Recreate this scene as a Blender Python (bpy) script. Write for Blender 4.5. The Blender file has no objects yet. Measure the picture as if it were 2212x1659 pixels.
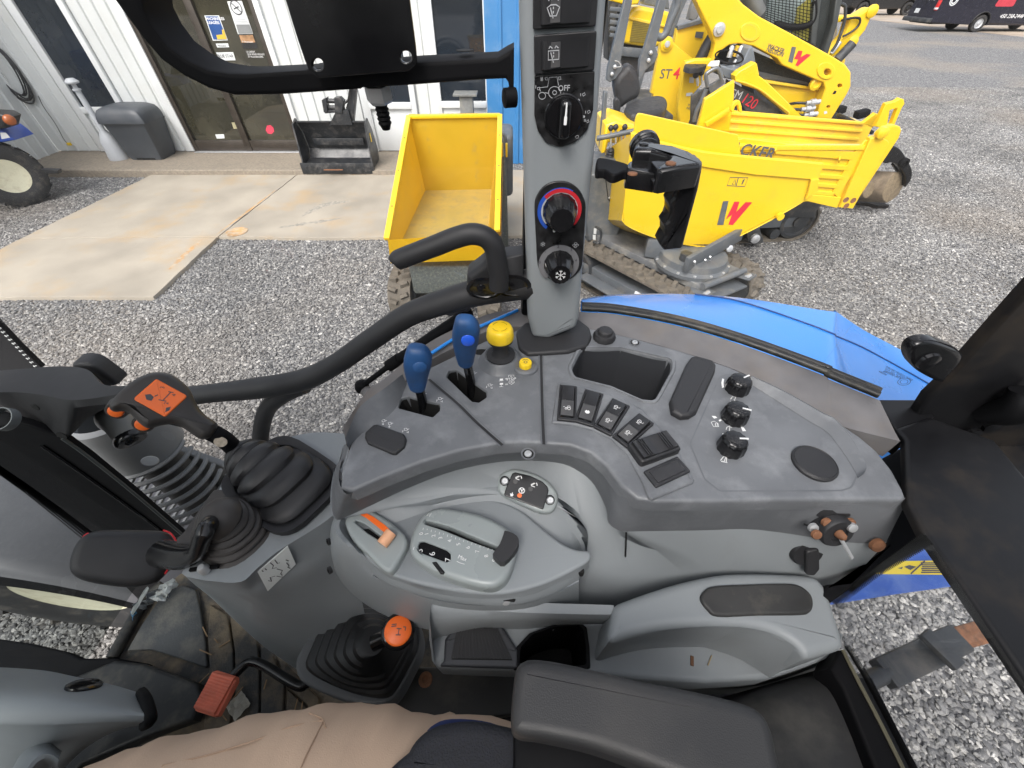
import bpy, bmesh, math, random
import numpy as np
from mathutils import Vector, Matrix
from mathutils.geometry import tessellate_polygon
R = math.radians
random.seed(7); RNG = np.random.default_rng(7)
SC = bpy.context.scene
COL = SC.collection

# ---------------------------------------------------------------- camera
CAM_H, PITCH, FOC = 2.30, R(45.6), 862.3
CAM = Vector((0, 0, CAM_H))
cd = bpy.data.cameras.new('camera'); cam = bpy.data.objects.new('camera', cd); COL.objects.link(cam)
cam.location = CAM; cam.rotation_euler = (math.pi / 2 - PITCH, 0, 0)
cd.sensor_width = 36; cd.lens = FOC / 2212 * 36; cd.clip_start = 0.01; cd.clip_end = 900
SC.camera = cam

# ---------------------------------------------------------------- light
SUN_EL, SUN_AZ = R(52), R(205)          # azimuth of the light source, clockwise from +Y
w = bpy.data.worlds.new('World'); SC.world = w; w.use_nodes = True
nt = w.node_tree; bg = nt.nodes['Background']
sky = nt.nodes.new('ShaderNodeTexSky'); sky.sky_type = 'NISHITA'; sky.sun_disc = False
sky.sun_elevation = SUN_EL; sky.sun_rotation = SUN_AZ; sky.dust_density = 5; sky.air_density = 1.0; sky.ozone_density = 1.0
hs = nt.nodes.new('ShaderNodeHueSaturation'); hs.inputs['Saturation'].default_value = 0.35
nt.links.new(sky.outputs[0], hs.inputs['Color']); nt.links.new(hs.outputs[0], bg.inputs[0])
bg.inputs[1].default_value = 0.15
sd = bpy.data.lights.new('sun', 'SUN'); sd.energy = 0.5; sd.angle = R(26); sd.color = (1, 0.97, 0.93)
sun = bpy.data.objects.new('sun', sd); COL.objects.link(sun)
sdir = Vector((math.sin(SUN_AZ) * math.cos(SUN_EL), math.cos(SUN_AZ) * math.cos(SUN_EL), math.sin(SUN_EL)))
sun.rotation_euler = sdir.to_track_quat('Z', 'Y').to_euler(); sun.location = (0, -4, 12)
SC.view_settings.view_transform = 'Standard'; SC.view_settings.look = 'None'
SC.view_settings.gamma = 1; SC.view_settings.use_curve_mapping = False
SC.view_settings.exposure = 1.2
SC.render.engine = 'CYCLES'
SC.cycles.use_denoising = True
SC.cycles.max_bounces = 7; SC.cycles.diffuse_bounces = 4; SC.cycles.glossy_bounces = 3
SC.cycles.transparent_max_bounces = 24; SC.cycles.caustics_reflective = False; SC.cycles.caustics_refractive = False
SC.cycles.sample_clamp_indirect = 4

# ---------------------------------------------------------------- pixel -> point
CP, SP = math.cos(PITCH), math.sin(PITCH)
def ray(u, v):
    x = (u - 1106) / FOC; a = (829.5 - v) / FOC
    return Vector((x, CP + a * SP, -SP + a * CP))
def PZ(u, v, z):
    d = ray(u, v); return CAM + d * ((z - CAM_H) / d.z)
def PY(u, v, y):
    d = ray(u, v); return CAM + d * (y / d.y)
def PX(u, v, x):
    d = ray(u, v); return CAM + d * (x / d.x)
def PD(u, v, depth):
    return CAM + ray(u, v) * depth
def zf(x0, y0, s):
    return lambda *pts: [(x0 + p[0] * s, y0 + p[1] * s) + tuple(p[2:]) for p in pts]
zA = zf(0, 0, .3516); zB = zf(604.9, 0, .3125); zC = zf(1209.7, 0, .2344); zD = zf(1607.2, 0, .2735)
zE = zf(1209.7, 216, .3516); zF = zf(1123.3, 388.8, .2083); zG = zf(0, 604.9, .3516); zH = zf(0, 1123.3, .3516)
zI = zf(691.3, 604.9, .2735); zJ = zf(1166.5, 674, .2735); zK = zf(1641.8, 604.9, .3646); zL = zf(656.7, 993.7, .3125)
zM = zf(1209.7, 1080.1, .4531); zN = zf(1157.9, 0, .198); zO = zf(1278.8, 259.2, .1771); zQ = zf(1252.9, 483.9, .1758)
zR = zf(0, 777.7, .1823); zS = zf(1062.8, 993.7, .0729); zT = zf(820.9, 207.4, .2917)
zv = zf(0, 0, 1)

# ---------------------------------------------------------------- objects
def obj(name, me, m=None, parent=None, label=None, cat=None, group=None, kind=None):
    o = bpy.data.objects.new(name, me); COL.objects.link(o)
    if m is not None:
        for x in (m if isinstance(m, (list, tuple)) else [m]): me.materials.append(x)
    if parent is not None:
        o.parent = parent
        if parent.get('_b'): pass
        o.matrix_parent_inverse = Matrix.Translation(-base_of(parent))
    return tag(o, label, cat, group, kind)
BASE = {}
def base_of(o):
    return BASE.get(o.name, Vector((0, 0, 0)))
def tag(o, label=None, cat=None, group=None, kind=None):
    if label: o['label'] = label
    if cat: o['category'] = cat
    if group: o['group'] = group
    if kind: o['kind'] = kind
    return o
def thing(name, label, cat, loc=(0, 0, 0), group=None):
    o = bpy.data.objects.new(name, None); COL.objects.link(o); o.location = loc; o.empty_display_size = .1
    BASE[o.name] = Vector(loc)
    return tag(o, label, cat, group)
def finish(bm, ang=38, smooth=True, recalc=True):
    if recalc: bmesh.ops.recalc_face_normals(bm, faces=bm.faces[:])
    me = bpy.data.meshes.new('m'); bm.to_mesh(me); bm.free()
    if smooth and len(me.polygons):
        me.polygons.foreach_set('use_smooth', [True] * len(me.polygons))
        me.set_sharp_from_angle(angle=R(ang))
    return me
def V(p): return Vector(p)

# ---------------------------------------------------------------- curves
def cr(pts, n=6, closed=False):
    """Catmull-Rom through points of any dimension"""
    P = [np.array(tuple(p), float) for p in pts]; N = len(P); out = []
    rng = range(N) if closed else range(N - 1)
    for i in rng:
        p1, p2 = P[i], P[(i + 1) % N]
        p0 = P[(i - 1) % N] if (closed or i > 0) else 2 * p1 - p2
        p3 = P[(i + 2) % N] if (closed or i + 2 < N) else 2 * p2 - p1
        for k in range(n):
            t = k / n
            out.append(tuple(.5 * ((2 * p1) + (-p0 + p2) * t + (2 * p0 - 5 * p1 + 4 * p2 - p3) * t * t + (-p0 + 3 * p1 - 3 * p2 + p3) * t ** 3)))
    if not closed: out.append(tuple(P[-1]))
    return out
def resample(pts, n):
    P = np.array([tuple(p) for p in pts], float)
    L = np.concatenate([[0], np.cumsum(np.linalg.norm(np.diff(P, axis=0), axis=1))])
    t = np.linspace(0, L[-1], n)
    return np.stack([np.interp(t, L, P[:, k]) for k in range(P.shape[1])], 1)
def rnd_poly(pts, r, n=5):
    """round the corners of a closed 2D polygon; r scalar or list"""
    out = []; N = len(pts)
    for i, p in enumerate(pts):
        p = Vector(p[:2]); a = Vector(pts[i - 1][:2]); b = Vector(pts[(i + 1) % N][:2])
        rr = r[i] if isinstance(r, (list, tuple)) else r
        da, db = (a - p), (b - p)
        if rr <= 0 or da.length < 1e-9 or db.length < 1e-9: out.append((p.x, p.y)); continue
        ang = da.angle(db, math.pi)
        t = min(rr / max(math.tan(ang / 2), 1e-3), da.length * .48, db.length * .48)
        s, e = p + da.normalized() * t, p + db.normalized() * t
        for k in range(n + 1):
            f = k / n; q = s * (1 - f) ** 2 + p * 2 * f * (1 - f) + e * f * f
            out.append((q.x, q.y))
    return out
def area2(P): return sum(P[i - 1][0] * P[i][1] - P[i][0] * P[i - 1][1] for i in range(len(P))) / 2
def offset(P, d):
    """move a CCW 2D loop inward by d"""
    N = len(P); out = []
    for i in range(N):
        a, p, b = Vector(P[i - 1]), Vector(P[i]), Vector(P[(i + 1) % N])
        e1, e2 = (p - a), (b - p)
        if e1.length < 1e-9: e1 = e2
        if e2.length < 1e-9: e2 = e1
        e1, e2 = e1.normalized(), e2.normalized()
        n = Vector((-e1.y - e2.y, e1.x + e2.x))
        if n.length < 1e-6: out.append(tuple(p)); continue
        n.normalize(); c = max(.35, n.dot(Vector((-e1.y, e1.x))))
        q = p + n * (d / c); out.append((q.x, q.y))
    if N > 3 and abs(d) > 1e-5:                      # drop the points that crossed over at tight corners
        A = np.array(P, float)[:, :2]; B = np.roll(A, -1, 0); Q = np.array(out); AB = B - A; L2 = (AB ** 2).sum(1) + 1e-18
        t = np.clip(((Q[:, None] - A[None]) * AB[None]).sum(2) / L2, 0, 1)
        dm = np.linalg.norm(Q[:, None] - (A[None] + t[..., None] * AB[None]), axis=2).min(1); ok = dm > abs(d) * .93
        if ok.any() and not ok.all():
            for i in range(N):
                if not ok[i]:
                    k = 1
                    while not (ok[(i + k) % N] or ok[i - k]): k += 1
                    a, b = ok[i - k], ok[(i + k) % N]
                    out[i] = tuple((Q[i - k] + Q[(i + k) % N]) / 2) if a and b else tuple(Q[i - k] if a else Q[(i + k) % N])
    return out

from mathutils.bvhtree import BVHTree
def hit(o, u, v):
    """where the line of sight through a photo point meets a built surface"""
    me = o.data; t = BVHTree.FromPolygons([x.co for x in me.vertices], [tuple(p.vertices) for p in me.polygons])
    q = t.ray_cast(CAM, ray(u, v)); 
    if q[0] is None: return None
    n = q[1] if q[1].dot(ray(u, v)) < 0 else -q[1]
    return q[0], n
class Frame:
    """a plane: origin, ex, ey, n. pix() takes photo pixels onto it."""
    def __init__(s, o, n, ex=None):
        s.o = V(o); s.n = V(n).normalized()
        ex = V(ex) if ex is not None else (Vector((1, 0, 0)) if abs(s.n.x) < .9 else Vector((0, 1, 0)))
        s.ex = (ex - s.n * ex.dot(s.n)).normalized(); s.ey = s.n.cross(s.ex)
    def pt(s, u, v):
        d = ray(u, v); t = (s.o - CAM).dot(s.n) / d.dot(s.n); return CAM + d * t
    def loc(s, p): q = V(p) - s.o; return (q.dot(s.ex), q.dot(s.ey))
    def pix(s, pts): return [s.loc(s.pt(p[0], p[1])) for p in pts]
    def w(s, x, y, h=0): return s.o + s.ex * x + s.ey * y + s.n * h
    def at(s, o): return Frame(o, s.n, s.ex)
def HZ(z): return Frame((0, 0, z), (0, 0, 1), (1, 0, 0))
def FY(y): return Frame((0, y, 0), (0, -1, 0), (1, 0, 0))

def slab_bm(bm, F, outer, h0, h1, r=0, holes=(), seg=3, bottom=True, hole_floor=None):
    """plate between heights h0 (under) and h1 (top) with rounded top edges; outer/holes: local 2D loops"""
    if area2(outer) < 0: outer = outer[::-1]
    holes = [h if area2(h) > 0 else h[::-1] for h in holes]
    def ring(P, h): return [bm.verts.new(F.w(p[0], p[1], h)) for p in P]
    def skin(a, b, flip=False):
        N = len(a)
        for i in range(N):
            f = (a[i - 1], a[i], b[i], b[i - 1])
            try: bm.faces.new(f[::-1] if flip else f)
            except ValueError: pass
    steps = [(r * (1 - math.sin(k / seg * math.pi / 2)), r * (1 - math.cos(k / seg * math.pi / 2))) for k in range(seg + 1)] if r > 0 else [(0, 0)]
    if r > 0: steps = [(r + min(.0012, r * .35), 0)] + steps
    loops2d, top, bots = [], [], []
    for L, sgn in [(outer, 1)] + [(h, -1) for h in holes]:
        k_ = 1 if sgn > 0 else min(1, .0015 / max(r, 1e-6))
        rings = [ring(offset(L, sgn * dx * k_) if dx > 1e-9 else L, h1 - dh * k_) for dx, dh in steps]
        fl = sgn < 0
        for a, b in zip(rings[:-1], rings[1:]): skin(b, a, fl)
        bot = ring(L, h0); skin(bot, rings[-1], fl)
        loops2d.append([Vector((F.loc(v.co)[0], F.loc(v.co)[1], 0)) for v in rings[0]]); top += rings[0]
        bots += bot
        if sgn > 0 and bottom and not holes:
            bm.faces.new(bot[::-1])
        if sgn < 0 and hole_floor:
            bm.faces.new(bot)
    if len(loops2d) == 1:
        bm.faces.new(top)
    else:
        for t in tessellate_polygon(loops2d):
            try: bm.faces.new([top[i] for i in t])
            except ValueError: pass
            if bottom:
                try: bm.faces.new([bots[i] for i in t][::-1])
                except ValueError: pass
def slab(F, pts, h0, h1, r=0, holes=(), seg=3, pix=True, bottom=True, ang=38, floor=None):
    bm = bmesh.new()
    G = F.at(F.w(0, 0, h1)); o = G.pix(pts) if pix else list(pts)
    slab_bm(bm, F, o, h0, h1, r, [G.pix(h) if pix else h for h in holes], seg, bottom, floor)
    if r > 0: bmesh.ops.remove_doubles(bm, verts=bm.verts[:], dist=2e-6)
    return finish(bm, ang)

def strip_bm(bm, rows, n=24, sub=1, closed=False, cap=False):
    """surface through rows of 3D points"""
    G = []
    for r_ in rows:
        r_ = [tuple(p) for p in r_]
        if closed: r_ = r_ + [r_[0]]
        q = cr(r_, 6) if len(r_) > 2 else r_
        G.append(resample(q, n + 1))
    G = np.array(G)
    if sub > 1 and len(G) > 2:
        G = np.array([np.array(p).reshape(n + 1, 3) for p in cr([g.ravel() for g in G], sub)])
    m = n if closed else n + 1
    vs = [[bm.verts.new(p) for p in row[:m]] for row in G]
    for a, b in zip(vs[:-1], vs[1:]):
        for i in range(n):
            j = (i + 1) % m
            try: bm.faces.new((a[i], a[j], b[j], b[i]))
            except ValueError: pass
    if cap and closed:
        bm.faces.new(vs[0]); bm.faces.new(vs[-1][::-1])
def strip(rows, n=24, sub=1, closed=False, cap=False, ang=38, thick=0):
    bm = bmesh.new(); strip_bm(bm, rows, n, sub, closed, cap)
    if thick:
        bmesh.ops.recalc_face_normals(bm, faces=bm.faces[:])
        bmesh.ops.solidify(bm, geom=bm.faces[:], thickness=thick)
    return finish(bm, ang)
def rowz(pts):
    """(u, v, drop below the camera) -> points"""
    return [PZ(p[0], p[1], CAM_H - p[2]) for p in pts]

def tube_bm(bm, pts, rad, seg=10, smooth=6, caps=True, flat=None):
    P = [V(p) for p in pts]
    rr = list(rad) if isinstance(rad, (list, tuple)) else [rad] * len(P)
    if smooth and len(P) > 2:
        q = cr([(*p, r_) for p, r_ in zip(P, rr)], smooth); P = [Vector(a[:3]) for a in q]; rr = [a[3] for a in q]
    up = None; prev = None
    T = []
    for i in range(len(P)):
        a = P[max(i - 1, 0)]; b = P[min(i + 1, len(P) - 1)]; T.append((b - a).normalized())
    n = T[0].orthogonal().normalized()
    if flat is not None: n = (V(flat) - T[0] * T[0].dot(V(flat))).normalized()
    rings = []
    for i, p in enumerate(P):
        n = (n - T[i] * n.dot(T[i])).normalized(); b = T[i].cross(n)
        k = 1.0
        rings.append([bm.verts.new(p + (n * math.cos(2 * math.pi * j / seg) + b * math.sin(2 * math.pi * j / seg)) * rr[i]) for j in range(seg)])
    for a, b in zip(rings[:-1], rings[1:]):
        for j in range(seg): bm.faces.new((a[j - 1], a[j], b[j], b[j - 1]))
    if caps: bm.faces.new(rings[0][::-1]); bm.faces.new(rings[-1])
def tube(pts, rad, seg=10, smooth=6, ang=50, caps=True):
    bm = bmesh.new(); tube_bm(bm, pts, rad, seg, smooth, caps); return finish(bm, ang)
def lathe_bm(bm, c, ax, prof, seg=24, caps=True, sx=1, ex=None, flute=0, nfl=0):
    """prof: [(radius, height along the axis)]"""
    F = Frame(c, ax, ex); rings = []
    for r_, h in prof:
        rings.append([bm.verts.new(F.w(math.cos(a) * r_ * sx * (1 - flute * (.5 + .5 * math.cos(nfl * a))), math.sin(a) * r_ * (1 - flute * (.5 + .5 * math.cos(nfl * a))), h)) for a in [2 * math.pi * j / seg for j in range(seg)]])
    for a, b in zip(rings[:-1], rings[1:]):
        for j in range(seg):
            bm.faces.new((a[j - 1], a[j], b[j], b[j - 1]))
    if caps:
        bm.faces.new(rings[0][::-1]); bm.faces.new(rings[-1])
def lathe(c, ax, prof, seg=24, ang=38, caps=True, sx=1, ex=None, flute=0, nfl=0):
    bm = bmesh.new(); lathe_bm(bm, c, ax, prof, seg, caps, sx, ex, flute, nfl); return finish(bm, ang)
def box_bm(bm, c, size, M=None, bev=0, segs=2):
    r_ = bmesh.ops.create_cube(bm, size=1)
    vs = r_['verts']
    for v in vs: v.co = Vector((v.co.x * size[0], v.co.y * size[1], v.co.z * size[2]))
    if bev > 0:
        es = list({e for v in vs for e in v.link_edges})
        g = bmesh.ops.bevel(bm, geom=es, offset=bev, segments=segs, profile=.5, affect='EDGES')
        vs = list({v for f in g['faces'] for v in f.verts} | {v for v in vs if v.is_valid})
    T = Matrix.Translation(V(c)) @ (M.to_4x4() if M is not None else Matrix())
    for v in vs: v.co = T @ v.co
def box(c, size, M=None, bev=0, segs=2):
    bm = bmesh.new(); box_bm(bm, c, size, M, bev, segs); return finish(bm)
def bar_bm(bm, a, b, wx, wy, up=(0, 0, 1), bev=0):
    """rectangular bar from a to b"""
    a, b = V(a), V(b); z = (b - a); L = z.length; z.normalize()
    x = V(up).cross(z)
    if x.length < 1e-4: x = Vector((1, 0, 0)).cross(z)
    x.normalize(); y = z.cross(x)
    M = Matrix((x, y, z)).transposed()
    box_bm(bm, (a + b) / 2, (wx, wy, L), M, bev)
def bar(a, b, wx, wy, up=(0, 0, 1), bev=0):
    bm = bmesh.new(); bar_bm(bm, a, b, wx, wy, up, bev); return finish(bm)
def ribbon_bm(bm, F, pts, w_, h=0, closed=False):
    """flat stroke in a plane"""
    P = [Vector(p[:2]) for p in pts]; N = len(P); L, Rr = [], []
    for i in range(N):
        a = P[i - 1] if (i > 0 or closed) else P[i]; b = P[(i + 1) % N] if (i < N - 1 or closed) else P[i]
        t = (b - a)
        if t.length < 1e-9: t = Vector((1, 0))
        t.normalize(); n = Vector((-t.y, t.x)) * w_ / 2
        L.append(bm.verts.new(F.w(*(P[i] + n), h))); Rr.append(bm.verts.new(F.w(*(P[i] - n), h)))
    for i in range(N if closed else N - 1):
        j = (i + 1) % N
        bm.faces.new((L[i], Rr[i], Rr[j], L[j]))
def circ(cx, cy, r_, n=16, a0=0, a1=360):
    return [(cx + r_ * math.cos(R(a0 + (a1 - a0) * k / n)), cy + r_ * math.sin(R(a0 + (a1 - a0) * k / n))) for k in range(n + (0 if abs(a1 - a0) >= 360 else 1))]
def strokes(F, items, w_, h=.0006, pix=False):
    """items: list of polylines; closed when flagged ('c', pts); filled when ('f', pts)"""
    bm = bmesh.new()
    for it in items:
        c = False; fill = False
        if isinstance(it, tuple) and it[0] in ('c', 'f'): c = it[0] == 'c'; fill = it[0] == 'f'; it = it[1]
        p = F.at(F.w(0, 0, h)).pix(it) if pix else it
        if fill:
            if area2(p) < 0: p = p[::-1]
            bm.faces.new([bm.verts.new(F.w(*q[:2], h)) for q in p])
        else: ribbon_bm(bm, F, p, w_, h, c)
    return finish(bm, smooth=False, recalc=False)
def text_me(s, size, o, right, up, ext=0.0004, align='LEFT', shear=0, bold=0, sp=1):
    cu = bpy.data.curves.new('t', 'FONT'); cu.body = s; cu.size = size; cu.extrude = ext; cu.align_x = align
    cu.shear = shear; cu.offset = bold; cu.space_character = sp; cu.resolution_u = 3
    t = bpy.data.objects.new('t', cu); COL.objects.link(t)
    me = bpy.data.meshes.new_from_object(t.evaluated_get(bpy.context.evaluated_depsgraph_get()))
    bpy.data.objects.remove(t); bpy.data.curves.remove(cu)
    right, up = V(right).normalized(), V(up).normalized(); n = right.cross(up)
    M = Matrix((right, up, n)).transposed().to_4x4(); M.translation = V(o)
    me.transform(M); me.materials.clear(); return me

# ---------------------------------------------------------------- materials
MC = {}
def mat(name, col, rough=.5, metal=0, var=.12, vs=6, bump=0, bs=400, coat=0, dirt=None, dirt_amt=0, ds=3, rv=.1, spec=.5, thr=.5):
    """procedural paint/plastic: slow colour variation, grain relief, patchy dirt"""
    if name in MC: return MC[name]
    m = bpy.data.materials.new(name); m.use_nodes = True; nt = m.node_tree; N = nt.nodes; Lk = nt.links
    b = N['Principled BSDF']; b.inputs['Metallic'].default_value = metal
    b.inputs['Specular IOR Level'].default_value = spec
    if coat: b.inputs['Coat Weight'].default_value = coat; b.inputs['Coat Roughness'].default_value = .08
    tc = N.new('ShaderNodeNewGeometry')
    n1 = N.new('ShaderNodeTexNoise'); n1.inputs['Scale'].default_value = vs; n1.inputs['Detail'].default_value = 6
    Lk.new(tc.outputs['Position'], n1.inputs['Vector'])
    mr = N.new('ShaderNodeMapRange'); mr.inputs[1].default_value = .3; mr.inputs[2].default_value = .7
    mr.inputs[3].default_value = 1 - var; mr.inputs[4].default_value = 1 + var
    Lk.new(n1.outputs[0], mr.inputs[0])
    vm = N.new('ShaderNodeVectorMath'); vm.operation = 'SCALE'; vm.inputs[0].default_value = col[:3]
    Lk.new(mr.outputs[0], vm.inputs['Scale']); out = vm.outputs[0]
    if dirt is not None:
        n2 = N.new('ShaderNodeTexNoise'); n2.inputs['Scale'].default_value = ds; n2.inputs['Detail'].default_value = 9; n2.inputs['Roughness'].default_value = .65
        Lk.new(tc.outputs['Position'], n2.inputs['Vector'])
        m2 = N.new('ShaderNodeMapRange'); m2.inputs[1].default_value = thr; m2.inputs[2].default_value = thr + .2; m2.inputs[3].default_value = 0; m2.inputs[4].default_value = dirt_amt
        Lk.new(n2.outputs[0], m2.inputs[0])
        mx = N.new('ShaderNodeMixRGB'); mx.inputs[2].default_value = (*dirt, 1); Lk.new(out, mx.inputs[1]); Lk.new(m2.outputs[0], mx.inputs[0]); out = mx.outputs[0]
    Lk.new(out, b.inputs['Base Color'])
    m3 = N.new('ShaderNodeMapRange'); m3.inputs[1].default_value = .3; m3.inputs[2].default_value = .7
    m3.inputs[3].default_value = max(.03, rough - rv); m3.inputs[4].default_value = min(1, rough + rv)
    Lk.new(n1.outputs[0], m3.inputs[0]); Lk.new(m3.outputs[0], b.inputs['Roughness'])
    if bump:
        n4 = N.new('ShaderNodeTexNoise'); n4.inputs['Scale'].default_value = bs; n4.inputs['Detail'].default_value = 2
        Lk.new(tc.outputs['Position'], n4.inputs['Vector'])
        bp = N.new('ShaderNodeBump'); bp.inputs['Strength'].default_value = bump; bp.inputs['Distance'].default_value = .6 / bs
        Lk.new(n4.outputs[0], bp.inputs['Height']); Lk.new(bp.outputs[0], b.inputs['Normal'])
    MC[name] = m; return m
def glass(name, refl=.06, tint=(1, 1, 1), rough=.01, dust=.0):
    m = bpy.data.materials.new(name); m.use_nodes = True; nt = m.node_tree; N = nt.nodes; Lk = nt.links
    N.remove(N['Principled BSDF']); out = N['Material Output']
    tr = N.new('ShaderNodeBsdfTransparent'); tr.inputs[0].default_value = (*tint, 1)
    gl = N.new('ShaderNodeBsdfGlossy'); gl.inputs['Roughness'].default_value = rough
    lw = N.new('ShaderNodeLayerWeight'); lw.inputs[0].default_value = .5
    pw = N.new('ShaderNodeMath'); pw.operation = 'POWER'; pw.inputs[1].default_value = 4.5; Lk.new(lw.outputs['Facing'], pw.inputs[0])
    fr = N.new('ShaderNodeMath'); fr.operation = 'MULTIPLY_ADD'; fr.inputs[1].default_value = .55; fr.inputs[2].default_value = .035; Lk.new(pw.outputs[0], fr.inputs[0])
    mx = N.new('ShaderNodeMixShader'); Lk.new(fr.outputs[0], mx.inputs[0]); Lk.new(tr.outputs[0], mx.inputs[1]); Lk.new(gl.outputs[0], mx.inputs[2])
    last = mx
    if dust:
        df = N.new('ShaderNodeBsdfDiffuse'); df.inputs[0].default_value = (.6, .6, .58, 1)
        no = N.new('ShaderNodeTexNoise'); no.inputs['Scale'].default_value = 9; no.inputs['Detail'].default_value = 9; g = N.new('ShaderNodeNewGeometry'); Lk.new(g.outputs['Position'], no.inputs['Vector'])
        mr = N.new('ShaderNodeMapRange'); mr.inputs[1].default_value = .35; mr.inputs[2].default_value = .8; mr.inputs[3].default_value = dust * .3; mr.inputs[4].default_value = dust * 1.6; Lk.new(no.outputs[0], mr.inputs[0])
        m2 = N.new('ShaderNodeMixShader'); Lk.new(mr.outputs[0], m2.inputs[0]); Lk.new(mx.outputs[0], m2.inputs[1]); Lk.new(df.outputs[0], m2.inputs[2]); last = m2
    Lk.new(last.outputs[0], out.inputs[0]); return m

YEL = mat('yellow_paint', (.76, .50, .014), .34, var=.04, vs=2, coat=.25, dirt=(.25, .19, .08), dirt_amt=.16, ds=5, thr=.55)
YELW = mat('worn_yellow_paint', (.80, .51, .03), .45, var=.06, vs=3, dirt=(.30, .25, .16), dirt_amt=.45, ds=7, thr=.52)
MG = mat('machine_grey', (.095, .105, .115), .45, var=.12, vs=5, dirt=(.28, .25, .2), dirt_amt=.35, ds=7)
MGD = mat('dark_machine_grey', (.035, .038, .042), .5, var=.2, vs=6, dirt=(.2, .17, .13), dirt_amt=.4, ds=6)
BLK = mat('black_plastic', (.012, .012, .013), .42, var=.15, vs=20, bump=.12, bs=1500)
BLKM = mat('matt_black', (.005, .005, .006), .65, spec=.15, var=.2, vs=12, bump=.1, bs=1200)
BLKG = mat('gloss_black', (.008, .008, .009), .2, var=.1, vs=20)
RUB = mat('rubber', (.022, .022, .023), .65, var=.25, vs=9, dirt=(.2, .17, .13), dirt_amt=.35, ds=9)
TRK = mat('dusty_track_rubber', (.115, .10, .08), .85, var=.3, vs=14, bump=.25, bs=90)
CON = mat('console_dark_grey', (.115, .121, .131), .5, var=.10, vs=14, bump=.35, bs=1300, dirt=(.19, .197, .208), dirt_amt=.45, ds=24, rv=.12, thr=.49)
CONW = mat('console_scuffed_grey', (.135, .142, .153), .47, var=.14, vs=22, bump=.35, bs=1300, dirt=(.25, .26, .272), dirt_amt=.5, ds=26, rv=.1, thr=.48)
CLT = mat('console_light_grey', (.245, .265, .278), .5, var=.05, vs=7, bump=.3, bs=1300, dirt=(.17, .17, .16), dirt_amt=.25, ds=9, rv=.06, thr=.55)
CLG = mat('lever_bezel_grey', (.29, .32, .32), .32, var=.04, vs=9, bump=.1, bs=1200)
LEDGE = mat('dusty_ledge_plastic', (.135, .13, .132), .62, var=.15, vs=30, bump=.3, bs=900, dirt=(.17, .14, .11), dirt_amt=.4, ds=18)
SOFT = mat('soft_black_rubber', (.020, .020, .022), .55, var=.12, vs=20, bump=.25, bs=1600)
BOOT = mat('lever_boot_rubber', (.018, .018, .020), .5, var=.12, vs=20, bump=.12, bs=1000)
BOOTB = mat('brown_black_boot_rubber', (.038, .034, .032), .5, var=.12, vs=20, bump=.12, bs=1000)
ORG = mat('orange_plastic', (.95, .17, .025), .38, var=.05, vs=30)
ORGP = mat('faded_orange_plastic', (.80, .42, .24), .45, var=.08, vs=60)
PED = mat('faded_orange_rubber', (.90, .23, .14), .55, var=.15, vs=30, bump=.2, bs=500)
BLU = mat('tractor_blue', (.024, .25, .76), .3, var=.03, vs=3, coat=.5)
BLUH = mat('lever_blue', (.013, .065, .19), .5, var=.25, vs=30, dirt=(.02, .04, .09), dirt_amt=.7, ds=28)
BLUB = mat('button_blue', (.02, .10, .62), .18, var=.05)
WHT = mat('white_print', (.78, .78, .78), .5, var=.05)
GRYP = mat('grey_print', (.42, .43, .45), .5, var=.05)
YELP = mat('yellow_plastic', (.85, .58, .02), .4, var=.08, vs=60, dirt=(.3, .22, .05), dirt_amt=.5, ds=60)
MET = mat('zinc_metal', (.52, .53, .54), .42, metal=.55, var=.15, vs=30)
RUST = mat('rusty_steel', (.20, .09, .045), .75, var=.4, vs=60, bump=.3, bs=300)
RED = mat('red_paint', (.62, .02, .03), .45, var=.05)
CARB = mat('carbon_film', (.014, .014, .015), .35, var=.6, vs=120)
HOLE = mat('deep_black', (.004, .004, .004), .8, var=0)
CREAM = mat('cream_rim_paint', (.60, .58, .43), .4, var=.06, vs=10, dirt=(.3, .24, .15), dirt_amt=.4, ds=14)
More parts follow.
